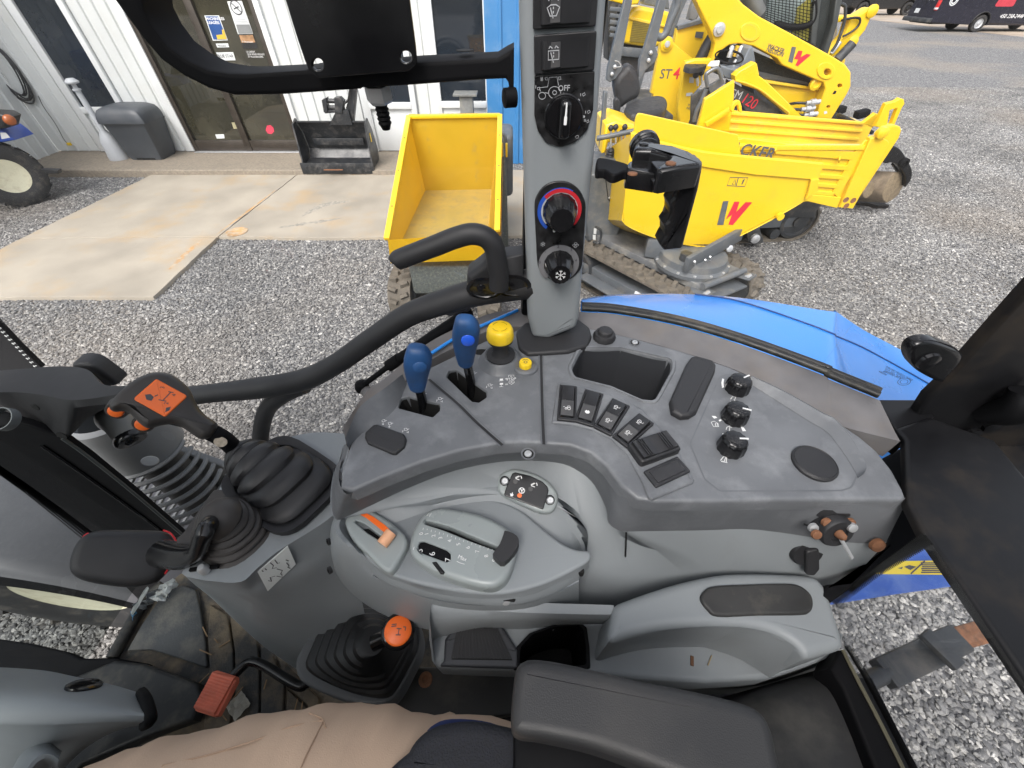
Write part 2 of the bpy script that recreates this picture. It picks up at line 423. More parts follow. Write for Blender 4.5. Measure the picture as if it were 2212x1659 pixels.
# ================================================================ SETTING
def ground_mat():
    m = bpy.data.materials.new('gravel_ground'); m.use_nodes = True; nt = m.node_tree; N = nt.nodes; L = nt.links
    b = N['Principled BSDF']; b.inputs['Roughness'].default_value = .8
    g = N.new('ShaderNodeNewGeometry')
    vo = N.new('ShaderNodeTexVoronoi'); vo.inputs['Scale'].default_value = 42; L.new(g.outputs['Position'], vo.inputs['Vector'])
    se = N.new('ShaderNodeSeparateColor'); L.new(vo.outputs['Color'], se.inputs[0])
    cr_ = N.new('ShaderNodeValToRGB'); e = cr_.color_ramp.elements
    e[0].position = 0; e[0].color = (.05, .05, .054, 1); e[1].position = 1; e[1].color = (.36, .352, .335, 1)
    e2 = e.new(.45); e2.color = (.14, .14, .143, 1); e3 = e.new(.75); e3.color = (.22, .218, .215, 1)
    L.new(se.outputs[0], cr_.inputs[0])
    n2 = N.new('ShaderNodeTexNoise'); n2.inputs['Scale'].default_value = .22; n2.inputs['Detail'].default_value = 8; L.new(g.outputs['Position'], n2.inputs['Vector'])
    mr = N.new('ShaderNodeMapRange'); mr.inputs[1].default_value = .5; mr.inputs[2].default_value = .68; mr.inputs[4].default_value = .55; L.new(n2.outputs[0], mr.inputs[0])
    mx = N.new('ShaderNodeMixRGB'); mx.inputs[2].default_value = (.30, .255, .20, 1); L.new(cr_.outputs[0], mx.inputs[1]); L.new(mr.outputs[0], mx.inputs[0])
    L.new(mx.outputs[0], b.inputs['Base Color'])
    bp = N.new('ShaderNodeBump'); bp.inputs['Strength'].default_value = .9; bp.inputs['Distance'].default_value = .02; bp.invert = True
    L.new(vo.outputs['Distance'], bp.inputs['Height']); L.new(bp.outputs[0], b.inputs['Normal'])
    return m
GND = ground_mat()
bm = bmesh.new()
xs = [-160, -40, -12, 0, 12, 40, 160]; ys = [-30, -6, 0, 6, 14, 40, 300]
gv = [[bm.verts.new((x, y, 0)) for x in xs] for y in ys]
for j in range(6):
    for i in range(6): bm.faces.new((gv[j][i], gv[j][i + 1], gv[j + 1][i + 1], gv[j + 1][i]))
obj('ground', finish(bm, smooth=False), GND, kind='structure')

# --- loose stones, real geometry out to about 15 m
def stone_mat():
    m = bpy.data.materials.new('crushed_stone'); m.use_nodes = True; nt = m.node_tree; N = nt.nodes; L = nt.links
    b = N['Principled BSDF']; b.inputs['Roughness'].default_value = .75
    a = N.new('ShaderNodeAttribute'); a.attribute_name = 'tint'
    cr_ = N.new('ShaderNodeValToRGB'); e = cr_.color_ramp.elements
    e[0].position = 0; e[0].color = (.045, .045, .048, 1); e[1].position = 1; e[1].color = (.56, .545, .52, 1)
    for p, c in ((.3, (.10, .10, .103, 1)), (.6, (.19, .188, .184, 1)), (.85, (.33, .322, .305, 1))):
        x = e.new(p); x.color = c
    L.new(a.outputs['Fac'], cr_.inputs[0])
    g = N.new('ShaderNodeNewGeometry')
    n1 = N.new('ShaderNodeTexNoise'); n1.inputs['Scale'].default_value = 90; n1.inputs['Detail'].default_value = 4; L.new(g.outputs['Position'], n1.inputs['Vector'])
    n2 = N.new('ShaderNodeTexNoise'); n2.inputs['Scale'].default_value = .7; n2.inputs['Detail'].default_value = 6; L.new(g.outputs['Position'], n2.inputs['Vector'])
    mr = N.new('ShaderNodeMapRange'); mr.inputs[1].default_value = .3; mr.inputs[2].default_value = .7; mr.inputs[3].default_value = .75; mr.inputs[4].default_value = 1.25; L.new(n1.outputs[0], mr.inputs[0])
    m2 = N.new('ShaderNodeMapRange'); m2.inputs[1].default_value = .3; m2.inputs[2].default_value = .7; m2.inputs[3].default_value = .74; m2.inputs[4].default_value = 1.28; L.new(n2.outputs[0], m2.inputs[0])
    mu = N.new('ShaderNodeMath'); mu.operation = 'MULTIPLY'; L.new(mr.outputs[0], mu.inputs[0]); L.new(m2.outputs[0], mu.inputs[1])
    vm = N.new('ShaderNodeVectorMath'); vm.operation = 'SCALE'; L.new(cr_.outputs[0], vm.inputs[0]); L.new(mu.outputs[0], vm.inputs['Scale'])
    n3 = N.new('ShaderNodeTexNoise'); n3.inputs['Scale'].default_value = .3; n3.inputs['Detail'].default_value = 7; L.new(g.outputs['Position'], n3.inputs['Vector'])
    m3 = N.new('ShaderNodeMapRange'); m3.inputs[1].default_value = .5; m3.inputs[2].default_value = .66; m3.inputs[4].default_value = .4; L.new(n3.outputs[0], m3.inputs[0])
    mx = N.new('ShaderNodeMixRGB'); mx.inputs[2].default_value = (.24, .20, .155, 1); L.new(vm.outputs[0], mx.inputs[1]); L.new(m3.outputs[0], mx.inputs[0])
    L.new(mx.outputs[0], b.inputs['Base Color']); return m
STN = stone_mat()
def ico():
    b = bmesh.new(); bmesh.ops.create_icosphere(b, subdivisions=1, radius=1)
    v = np.array([x.co[:] for x in b.verts]); f = np.array([[x.index for x in q.verts] for q in b.faces]); b.free(); return v, f
IV, IF = ico()
def rotm(rng, n):
    q = rng.normal(size=(n, 4)); q /= np.linalg.norm(q, axis=1)[:, None]; a, b_, c, d = q.T
    return np.stack([np.stack([1 - 2 * (c * c + d * d), 2 * (b_ * c - a * d), 2 * (b_ * d + a * c)], -1),
                     np.stack([2 * (b_ * c + a * d), 1 - 2 * (b_ * b_ + d * d), 2 * (c * d - a * b_)], -1),
                     np.stack([2 * (b_ * d - a * c), 2 * (c * d + a * b_), 1 - 2 * (b_ * b_ + c * c)], -1)], 1)
def stones_mesh(n, size, area, rng, z=.006, flat=.62):
    pos = np.stack([rng.uniform(-area / 2, area / 2, n), rng.uniform(-area / 2, area / 2, n), rng.uniform(-.002, z, n)], 1)
    s = size * np.exp(rng.normal(0, .32, n)).clip(.45, 1.9)
    rad = rng.uniform(.72, 1.18, (n, len(IV), 1))
    v = IV[None] * rad
    v *= np.stack([rng.uniform(.9, 1.35, n), rng.uniform(.65, 1.0, n), rng.uniform(.4, .75, n)], 1)[:, None, :]
    v = np.einsum('nij,nkj->nki', rotm(rng, n), v)
    v[..., 2] *= flat
    v = v * s[:, None, None] + pos[:, None, :]
    f = (IF[None] + (np.arange(n) * len(IV))[:, None, None]).reshape(-1, 3)
    me = bpy.data.meshes.new('stones'); me.vertices.add(n * len(IV)); me.vertices.foreach_set('co', v.reshape(-1))
    me.loops.add(len(f) * 3); me.loops.foreach_set('vertex_index', f.reshape(-1)); me.polygons.add(len(f))
    me.polygons.foreach_set('loop_start', np.arange(len(f)) * 3); me.update(calc_edges=True); me.validate()
    at = me.attributes.new('tint', 'FLOAT', 'FACE'); at.data.foreach_set('value', np.repeat(rng.beta(3.0, 2.5, n), len(IF)))
    me.polygons.foreach_set('use_smooth', [False] * len(f)); me.materials.append(STN); return me
tiles = []
for k in range(4):
    me = stones_mesh(4600, .0116, 1.06, np.random.default_rng(50 + k))
    tiles.append(bpy.data.objects.new('stone_tile', me))
pts = []
for iy in range(-1, 15):
    for ix in range(-12, 16):
        zd = max((iy + 1) * CP + CAM_H * SP, 1.2)
        if abs(ix) > zd * 1.42 + 1: continue
        if ix < -8 or iy > 8 and ix < 1: continue
        pts.append((ix, iy, 0.002))
me = bpy.data.meshes.new('gravel'); me.from_pydata(pts, [], [])
ai = me.attributes.new('pick', 'INT', 'POINT'); ai.data.foreach_set('value', [random.randrange(4) for _ in pts])
ar = me.attributes.new('turn', 'FLOAT_VECTOR', 'POINT'); ar.data.foreach_set('vector', [c for _ in pts for c in (0, 0, random.randrange(4) * math.pi / 2)])
gr = obj('gravel', me, kind='stuff'); gr['label'] = 'loose grey crushed stone covering the yard'
ng = bpy.data.node_groups.new('scatter_gravel', 'GeometryNodeTree')
ng.interface.new_socket('Geometry', in_out='INPUT', socket_type='NodeSocketGeometry'); ng.interface.new_socket('Geometry', in_out='OUTPUT', socket_type='NodeSocketGeometry')
gi = ng.nodes.new('NodeGroupInput'); go = ng.nodes.new('NodeGroupOutput'); jn = ng.nodes.new('GeometryNodeJoinGeometry'); ip = ng.nodes.new('GeometryNodeInstanceOnPoints')
for t in reversed(tiles):
    oi = ng.nodes.new('GeometryNodeObjectInfo'); oi.inputs['Object'].default_value = t; oi.inputs['As Instance'].default_value = True
    ng.links.new(oi.outputs['Geometry'], jn.inputs[0])
na = ng.nodes.new('GeometryNodeInputNamedAttribute'); na.data_type = 'INT'; na.inputs['Name'].default_value = 'pick'
nb = ng.nodes.new('GeometryNodeInputNamedAttribute'); nb.data_type = 'FLOAT_VECTOR'; nb.inputs['Name'].default_value = 'turn'
ip.inputs['Pick Instance'].default_value = True
ng.links.new(gi.outputs[0], ip.inputs['Points']); ng.links.new(jn.outputs[0], ip.inputs['Instance'])
ng.links.new(na.outputs[0], ip.inputs['Instance Index']); ng.links.new(nb.outputs[0], ip.inputs['Rotation'])
ng.links.new(ip.outputs[0], go.inputs[0])
md = gr.modifiers.new('scatter', 'NODES'); md.node_group = ng

CONC = mat('driveway_concrete', (.33, .295, .24), .8, var=.17, vs=1.6, bump=.4, bs=120, dirt=(.40, .28, .15), dirt_amt=.75, ds=1.4, thr=.52)
SIDE = mat('aggregate_sidewalk_concrete', (.24, .205, .16), .85, var=.22, vs=30, bump=.7, bs=90, dirt=(.18, .16, .13), dirt_amt=.5, ds=4)
GZ = HZ(0)
pad_pts = zv((334, 374), (-20, 549), (-60, 568), (-60, 641), (330, 641), (471, 511), (700, 513), (960, 510), (1190, 508), (1240, 366))
PADZ = HZ(.045)
PW = PADZ.pix(pad_pts)
def jag(P, amp, step):
    """break a straight cast edge slightly"""
    rg = np.random.default_rng(3); out = []
    for i in range(len(P)):
        a, b = Vector(P[i - 1]), Vector(P[i]); n = max(1, int((b - a).length / step))
        for k in range(1, n + 1):
            q = a.lerp(b, k / n)
            if k < n: q += Vector(rg.normal(0, amp, 2))
            out.append((q.x, q.y))
    return out
seam = PADZ.pix(zA((250, 1462), (1340, 1450)))
# four cast panels with recessed joints between them
def line_y(P, x): return P[0][1] + (P[1][1] - P[0][1]) * (x - P[0][0]) / (P[1][0] - P[0][0])
pA, pB, pC, pD, pE, pF, pG, pH, pI, pJ = PW
jt = PADZ.pix(zA((1850, 1052), (1338, 1450)))
sl = PADZ.pix(zA((128, 1464),))[0]
g_ = .006
pan1 = [pA, (sl[0], sl[1] + g_), (pF[0] - g_, pF[1] + g_), (jt[0][0] - g_, jt[0][1])]
pan2 = [(sl[0], sl[1] - g_), pB, pC, pD, pE, (pF[0] - g_, pF[1] - g_)]
pan3 = [(jt[0][0] + g_, jt[0][1]), (pF[0] + g_, pF[1]), pG, pH, pI, pJ]
dw = thing('driveway', 'pale concrete driveway slab in front of the glass door', 'driveway', (-2, 5, 0)); dw['kind'] = 'structure'
for p in (pan1, pan2, pan3):
    obj('concrete_panel', slab(HZ(0), jag(p, .004, .12), -.05, .045, .008, pix=False, seg=2), CONC, dw)
# rust stain lines and the drain cap
STA = mat('rust_stained_concrete', (.42, .25, .11), .85, var=.3, vs=12, dirt=(.40, .36, .29), dirt_amt=1, ds=14, thr=.45)
TYM = mat('tyre_smudged_concrete', (.22, .205, .18), .85, var=.2, vs=12, dirt=(.40, .365, .30), dirt_amt=1, ds=26, thr=.42)
F5 = HZ(.0455)
def stain(name, pts, wd, m_):
    bm = bmesh.new(); P = resample(cr(F5.pix(pts), 6), 30); rg = np.random.default_rng(len(pts) + int(abs(pts[0][0])))
    a, b = [], []
    for i, p in enumerate(P):
        t = P[min(i + 1, 29)] - P[max(i - 1, 0)]; t /= np.linalg.norm(t); n = np.array([-t[1], t[0]]); k = wd * (.35 + math.sin(math.pi * i / 29)) * rg.uniform(.5, 1)
        a.append(bm.verts.new(F5.w(*(p + n * k)))); b.append(bm.verts.new(F5.w(*(p - n * k))))
    for i in range(29): bm.faces.new((a[i], b[i], b[i + 1], a[i + 1]))
    return obj(name, finish(bm, smooth=False), m_, dw)
stain('stain', zA((1040, 1655), (1130, 1570), (1240, 1470)), .035, STA)
stain('stain', zA((1330, 1440), (1480, 1330), (1690, 1170)), .018, STA)
stain('stain', zA((1940, 1065), (2080, 1068), (2300, 1072)), .04, STA)
stain('tyre_mark', zA((1850, 1330), (1990, 1260), (2150, 1235)), .06, TYM)
stain('tyre_mark', zA((1700, 1400), (1900, 1370), (2100, 1340)), .04, TYM)
dc = PADZ.pt(*zA((1455, 1425))[0])
obj('drain_cap', lathe((dc.x, dc.y, .046), (0, 0, 1), [(.13, 0), (.13, .004), (.11, .006), (.10, .003), (.02, .003)], 24), STA, dw)

WY = 7.94
def wx(u, v, y=WY): return PY(u, v, y).x
SWF = PZ(119.5, 367, .12).y
obj('sidewalk', slab(HZ(0), jag([(-8.3, WY + .2), (-8.3, SWF), (-.42, SWF), (-.42, WY + .2)], .006, .15), -.05, .12, .02, pix=False), SIDE, kind='structure')
DIRT = mat('dirt_road', (.33, .27, .21), .9, var=.25, vs=.6, bump=.4, bs=20, dirt=(.36, .35, .34), dirt_amt=.7, ds=.4)
obj('dirt_road', slab(GZ, zv((1700, 22), (2212, 80), (2600, 96), (2600, 12), (1700, 4)), -.02, .012), DIRT, kind='structure')

# ================================================================ BUILDING
WALL = mat('white_steel_siding', (.60, .62, .61), .45, var=.03, vs=1.5, dirt=(.5, .48, .42), dirt_amt=.25, ds=2.2, thr=.5)
TRIM = mat('white_trim', (.66, .68, .68), .4, var=.02, dirt=(.5, .48, .42), dirt_amt=.2, ds=3)
BSID = mat('blue_steel_siding', (.045, .19, .42), .4, var=.05, vs=2, dirt=(.2, .3, .42), dirt_amt=.3, ds=4)
BRZ = mat('bronze_door_frame', (.055, .045, .036), .4, var=.15, vs=8, metal=.3)
PANE = mat('dark_window_glass', (.012, .017, .024), .04, var=.3, vs=.8, spec=.7, rv=0, dirt=(.05, .055, .06), dirt_amt=.5, ds=1.4)
PANED = mat('brown_door_glass', (.028, .026, .016), .03, var=.6, vs=1.2, spec=1.0, rv=0, dirt=(.10, .09, .06), dirt_amt=.6, ds=1.6)
bld = thing('shop_building', 'white ribbed steel shop building with a bronze glass door and blue corner', 'building', (-4, 8, 0))
HW = 4.2
def siding(x0, x1, y, z0, z1, m, face=-1, axis='x', pitch=.195, nm='siding_sheet'):
    """corrugated sheets side by side, trapezoid ribs"""
    n = max(1, round(abs(x1 - x0) / .95)); wsh = (x1 - x0) / n
    for s in range(n):
        a = x0 + s * wsh; bm = bmesh.new(); prof = []; k = 0; x = 0
        L = abs(wsh) - .004; sg = 1 if wsh > 0 else -1
        while x < L - 1e-6:
            for dx, d in ((0, 0), (pitch * .74, 0), (pitch * .82, .022), (pitch * .92, .022)):
                if x + dx < L: prof.append((x + dx, d))
            x += pitch
        prof.append((L, 0))
        rows = []
        for z in (z0, z1):
            rows.append([bm.verts.new((a + sg * px, y + face * d, z) if axis == 'x' else (y - face * d, a + sg * px, z)) for px, d in prof])
        for i in range(len(prof) - 1): bm.faces.new((rows[0][i], rows[0][i + 1], rows[1][i + 1], rows[1][i]))
        obj(nm, finish(bm, smooth=False), m, bld)
XL = wx(130, 330)                      # inner corner
xw = lambda u, v: wx(*zA((u, v))[0]); xb = lambda u, v: wx(*zB((u, v))[0])
zw = lambda u, v, f=zA: PY(*f((u, v))[0], WY).z
w1a, w1b = xw(505, 655), xw(737, 655); s1 = zw(620, 655)
d_a, d_b = xw(1200, 905), xw(1850, 905)
w2a, w2b = xb(620, 705), xb(905, 705); s2 = zw(760, 705, zB)
w3a, w3b = xb(1118, 695), xb(1425, 695)
obj('wall_core', box(((XL + .6) / 2 - .2, WY + .12, HW / 2), (.6 - XL + .4, .18, HW)), TRIM, bld)
z0 = .13
siding(XL, w1a - .16, WY, z0, HW, WALL)
siding(w1b + .10, d_a - .16, WY, z0, HW, WALL)
siding(d_b + .10, w2a - .16, WY, z0, HW, WALL)
siding(w2b + .12, w3a - .12, WY, z0, HW, WALL)
siding(3.0, WY, XL, .02, HW, WALL, axis='y')          # wall coming towards the yard
siding(w3b + .03, .62, WY - .30, .01, HW, BSID, pitch=.26, nm='blue_siding_sheet')
obj('blue_corner_end', box((w3b + .03 + (.62 - w3b - .03) / 2, WY - .12, HW / 2 + .01), (.62 - w3b - .05, .33, HW - .02)), BSID, bld)
def trim(nm, x0, x1, z0_, z1_, y0=WY - .045, th=.07, m=TRIM, par=None):
    return obj(nm, box(((x0 + x1) / 2, y0 + th / 2, (z0_ + z1_) / 2), (abs(x1 - x0), th, abs(z1_ - z0_)), bev=.006), m, par or bld)
def window(xa, xb_, sill, top, lab):
    w_ = obj('window', box(((xa + xb_) / 2, WY + .005, (sill + top) / 2), (xb_ - xa, .02, top - sill)), PANE, bld, label=lab)
    for nm, a, b, c, d in (('window_frame', xa - .13, xa, z0, top + .1), ('window_frame', xb_, xb_ + .09, z0, top + .1), ('window_sill', xa - .005, xb_ + .005, sill - .09, sill)):
        trim(nm, a, b, c, d, par=w_, y0=WY - (.06 if nm == 'window_sill' else .05))
    trim('lower_panel', xa, xb_, z0, sill - .09, y0=WY - .01, par=w_)
    trim('window_head', xa, xb_, top, top + .1, par=w_)
window(w1a, w1b, s1, 2.9, 'tall dark window beside the coiled black cable')
window(w2a, w2b, s2, 2.9, 'dark window above the black digging bucket')
window(w3a, w3b, zw(1250, 697, zB), 2.9, 'dark window next to the blue corner')
# sliding glass door
DZ = 2.55
dr = obj('entrance_door', box(((d_a + d_b) / 2, WY + .03, (DZ + z0) / 2), (d_b - d_a, .02, DZ - z0)), PANED, bld, label='bronze framed sliding glass door with notices')
dm = xw(1528, 900)
for a, b in ((d_a - .015, d_a + .05), (dm - .055, dm + .055), (d_b - .05, d_b + .015)): trim('door_stile', a, b, z0, DZ, m=BRZ, par=dr, y0=WY - .03)
dm2 = xw(1180, 905)
for a, b in ((d_a + .05, dm - .055), (dm + .055, d_b - .05)):
    trim('bottom_rail', a, b, z0, z0 + .16, m=BRZ, par=dr, y0=WY - .02); trim('top_rail', a, b, DZ - .09, DZ, m=BRZ, par=dr, y0=WY - .02)
trim('threshold', d_a, d_b, .121, .131, m=MET, par=dr, y0=WY - .10, th=.1)
for a, b in ((d_a - .16, d_a - .017), (d_b + .017, d_b + .10)): trim('door_trim', a, b, z0, DZ + .1)
trim('door_head', d_a, d_b, DZ + .01, DZ + .12)
siding(d_a - .16, d_b + .10, WY, DZ + .12, HW, WALL)
# print on the door glass
DF = FY(WY + .017)
def poster(nm, pts, m, par=dr, h=.0, z=zA, F=DF):
    return obj(nm, slab(F, z(*pts), h, h + .002), m, par)
PB = mat('poster_blue', (.02, .075, .26), .4); PW_ = mat('poster_white', (.68, .71, .70), .4); PG = mat('poster_gold', (.75, .48, .06), .4)
PK = mat('poster_black', (.02, .02, .02), .4); PS = mat('poster_sunset', (.42, .24, .12), .4, var=.5, vs=12); PR = mat('sticker_red', (.6, .05, .09), .4); PGY = mat('poster_grey', (.22, .23, .23), .4); INK = mat('ink', (.06, .06, .07), .5)
poster('poster', [(1255, 95), (1345, 95), (1400, 248), (1308, 250)], PW_)
poster('poster_field', [(1262, 100), (1340, 100), (1393, 242), (1312, 244)], PB, h=.0022)
poster('poster_corner', [(1362, 182), (1374, 182), (1393, 240), (1336, 242), (1328, 215), (1368, 212)], PG, h=.0046)
poster('poster', [(1395, 8), (1485, 4), (1555, 208), (1462, 210)], PW_)
poster('poster_field', [(1450, 152), (1532, 150), (1552, 205), (1466, 208)], PGY, h=.0022)
poster('poster', [(1465, 213), (1555, 210), (1585, 295), (1495, 298)], PK)
poster('poster_photo', [(1470, 217), (1552, 214), (1568, 260), (1484, 263)], PS, h=.0022)
poster('sign', [(1325, 268), (1400, 266), (1408, 290), (1335, 292)], PW_)
poster('sign', [(1328, 322), (1432, 320), (1447, 370), (1345, 372)], PW_)
poster('notice', [(1322, 826), (1375, 824), (1380, 850), (1332, 852)], PW_)
poster('stop_sticker', [(1640, 772), (1662, 768), (1680, 785), (1684, 808), (1668, 824), (1645, 820), (1632, 800)], PR)
poster('notice', [(1422, 752), (1445, 752), (1460, 790), (1436, 792)], mat('sticker_olive', (.36, .33, .2), .5))
def dtext(s, u, v, size, m=INK, al='LEFT', z=zA, F=DF, h=.004, par=dr, nm='lettering', bold=.0, tilt=None):
    p = F.pt(*z((u, v))[0]) + F.n * h
    right = F.ex if tilt is None else (F.pt(*z(tilt)[0]) + F.n * h - p)
    up = F.n.cross(right)
    return obj(nm, text_me(s, size, p, right, up, .0005, al, bold=bold), m, par)
dtext('MACHINERIES\nUSAGÉES', 1270, 123, .043, WHT, bold=.001)
dtext('BLUE STAR', 1338, 353, .052, bold=.001)
dtext('Milwaukee', 1340, 286, .03)
dtext('LE CRÉDIT\nQUE VOUS VOULEZ\nET PLUS ENCORE.', 1515, 323, .03, WHT)
dtext('P  Promutuel', 1492, 262, .03, WHT)
pc = DF.pt(*zA((1452, 46))[0]); FN = DF.at(pc + DF.n * .004)
obj('no_smoking_mark', strokes(FN, [('c', circ(0, 0, .075, 20)), [(-.05, .05), (.05, -.05)], [(-.04, -.015), (.04, .01)]], .012), INK, dr)
bm = bmesh.new()
for i in range(9): ribbon_bm(bm, FN, [(-.09, -.13 - i * .018), (.07 + .02 * (i % 3), -.13 - i * .018)], .005)
obj('small_print', finish(bm, smooth=False, recalc=False), GRYP, dr, kind='stuff')

# ---- things along the wall
def hz(u, v, z, f): return PZ(*f((u, v))[0], z)
# rubbish bin
c = hz(900, 985, .12, zA); bx, by = c.x, c.y + .22
BIN = mat('bin_grey_plastic', (.055, .062, .072), .5, var=.1, vs=6, dirt=(.12, .12, .12), dirt_amt=.3)
tb = thing('rubbish_bin', 'dark grey plastic bin with a domed lid left of the glass door', 'bin', (bx, by, .12))
def sq(cx, cy, z, hx, hy, r_, n=4):
    P = rnd_poly([(cx - hx, cy - hy), (cx + hx, cy - hy), (cx + hx, cy + hy), (cx - hx, cy + hy)], r_, n); return [(x, y, z) for x, y in P]
obj('bin_body', strip([sq(bx, by, .12, .26, .2, .05), sq(bx, by, .17, .28, .21, .05), sq(bx, by, .62, .34, .25, .06), sq(bx, by, .66, .36, .27, .06)], n=24, closed=True, cap=True), BIN, tb)
obj('bin_lid', strip([sq(bx - .02, by, .66, .38, .29, .08), sq(bx - .02, by, .73, .38, .29, .09), sq(bx - .01, by, .83, .34, .25, .1), sq(bx, by, .87, .24, .18, .1)], n=28, closed=True, cap=True, sub=2), BIN, tb)
obj('bin_base_slot', box((bx, by - .205, .14), (.3, .02, .025)), HOLE, tb)
# ashtray post
c = hz(715, 985, .12, zA); ax_, ay_ = c.x, c.y + .1
ASH = mat('light_grey_plastic', (.42, .44, .46), .5, var=.05)
at_ = thing('ashtray_post', 'light grey smokers post with a narrow neck beside the bin', 'ashtray', (ax_, ay_, .12))
obj('post_body', lathe((ax_, ay_, .12), (0, 0, 1), [(.15, 0), (.15, .06), (.14, .1), (.13, .26), (.08, .36), (.045, .42), (.038, .95)], 24, 50), ASH, at_)
obj('post_cap', lathe((ax_, ay_, 1.07), (0, 0, 1), [(.055, 0), (.055, .02), (.03, .03), (.03, .08), (.085, .09), (.09, .11), (.05, .15), (.01, .155)], 20), ASH, at_)
# coiled cable on the wall
cb = thing('extension_cord', 'black coiled cable hanging on the white wall with a yellow plug', 'cable', (wx(*zA((90, 600))[0]), WY - .05, 1))
FW_ = FY(WY - .055); CBL = mat('cable_black', (.02, .02, .022), .5)
cc = FW_.pix(zA((80, 470)))[0]
bm = bmesh.new()
for k in range(6):
    P = []
    for j in range(25):
        a = 2 * math.pi * j / 24; rx = .16 + .012 * k + .02 * math.sin(2 * a + k); ry = .34 + .01 * k + .015 * math.sin(a * 2 + 2 * k)
        P.append(FW_.w(cc[0] - .05 + rx * math.cos(a), cc[1] + .1 + ry * math.sin(a) - .012 * k, -.008 * (k % 3) + .01))
    tube_bm(bm, P, .012, 6, 1, caps=False)
obj('cable_coil', finish(bm), CBL, cb, kind='stuff')
Pl = [FW_.w(*p, .0) for p in FW_.pix(zA((235, 590), (270, 660), (340, 760), (395, 860), (425, 885)))]
obj('cable_end', tube(Pl, .005, 6), CBL, cb)
obj('plug', box(Pl[-1], (.07, .03, .045), bev=.01), YELP, cb)
obj('hook', box(FW_.w(cc[0] - .05, cc[1] + .44, 0), (.03, .09, .02), bev=.003), MET, cb)
# pedestal by the last window
c = PY(*zB((1290, 700))[0], 7.45)
pe = thing('steel_pedestal', 'grey square steel pedestal with a flat plate under the window', 'pedestal', (c.x, 7.45, .12))
PEM = mat('weathered_grey_steel', (.16, .165, .16), .6, var=.2, vs=20, dirt=(.3, .28, .22), dirt_amt=.4, ds=12)
zt = PY(*zB((1290, 655))[0], 7.45).z
obj('column', box((c.x, 7.45, (zt + .12) / 2), (.2, .2, zt - .12), bev=.006), PEM, pe)
obj('top_plate', box((c.x - .01, 7.45, zt + .015), (.36, .3, .03), bev=.004), PEM, pe)

# ---- black digging bucket with its coupler, standing on the sidewalk edge
bk = thing('digging_bucket', 'black excavator ditching bucket standing on the kerb with its coupler up', 'bucket', (-4.3, SWF + .1, .12))
BKM = mat('bucket_black', (.017, .019, .022), .38, var=.25, vs=6, dirt=(.16, .15, .14), dirt_amt=.5, ds=9)
F1 = FY(SWF + .03)
pl = F1.pix(zB((165, 1160), (640, 1160), (620, 860), (172, 862)))
xL_, xR_ = pl[0][0], pl[1][0]; zTop = F1.w(*pl[3]).z
y0 = SWF + .03
rows = []
prof = [(.10, .13), (.14, .17), (.40, .19), (.50, .32), (.46, .55), (.34, zTop), (.30, zTop + .005)]
for yy, zz in prof: rows.append([(xL_ + .02, y0 + yy - .1, zz), (xR_ - .02, y0 + yy - .1, zz)])
obj('bucket_shell', strip(rows, n=2, ang=30, thick=.018), BKM, bk)
for sx in (xL_, xR_):
    side = [(y0, .125), (y0 + .42, .14), (y0 + .46, .30), (y0 + .38, .6), (y0 + .26, zTop + .03), (y0 + .1, zTop - .02)]
    Fs = Frame((sx, 0, 0), (1, 0, 0), (0, 1, 0))
    obj('bucket_side', slab(Fs, [Fs.loc((sx, a, b)) for a, b in side], -.012, .012, .003, pix=False), BKM, bk)
obj('cutting_edge', bar((xL_ - .03, y0 - .02, .14), (xR_ + .03, y0 - .02, .14), .03, .16, bev=.004), BKM, bk)
obj('wear_strip', bar((xL_ + .36, y0 - .105, .145), (xL_ + .66, y0 - .105, .145), .03, .01), RUST, bk)
for i in range(7):
    obj('bolt', lathe((xL_ + .06 + i * (xR_ - xL_ - .12) / 6, y0 - .03, .153), (0, 0, 1), [(.016, 0), (.016, .012), (.008, .014)], 8), BKM, bk)
obj('inner_brace', box(((xL_ + xR_) / 2, y0 + .33, .43), (xR_ - xL_ - .3, .03, .1), bev=.005), BKM, bk)
FC = FY(y0 + .18)
cp = lambda *q: FC.pix(zB(*q))
obj('coupler_plate', slab(FC, cp((340, 865), (380, 780), (310, 785), (300, 760), (470, 760), (500, 865)), -.08, .0, .004, pix=False), BKM, bk)
obj('coupler_plate', slab(FC, cp((290, 690), (320, 675), (330, 770), (305, 775)), -.1, .02, .004, pix=False), BKM, bk)
obj('coupler_plate', slab(FC, cp((375, 675), (410, 672), (440, 700), (430, 780), (385, 775)), -.1, .02, .004, pix=False), BKM, bk)
obj('pin', tube([FC.w(*p, -.04) for p in cp((300, 700), (440, 705))], .03, 10, 0), BKM, bk)
obj('pin', tube([FC.w(*p, -.04) for p in cp((305, 745), (440, 750))], .028, 10, 0), BKM, bk)
obj('dipper_arm', slab(FC, cp((430, 830), (500, 855), (515, 700), (520, 600), (470, 600), (465, 690)), -.14, -.04, .01, pix=False), BKM, bk)
obj('hose', tube([FC.w(*p, .0) for p in cp((440, 720), (470, 690), (480, 640), (485, 600))], .014, 8), BLK, bk)
obj('decal', box((xR_ + .016, y0 + .2, .52), (.004, .05, .12)), YELP, bk)
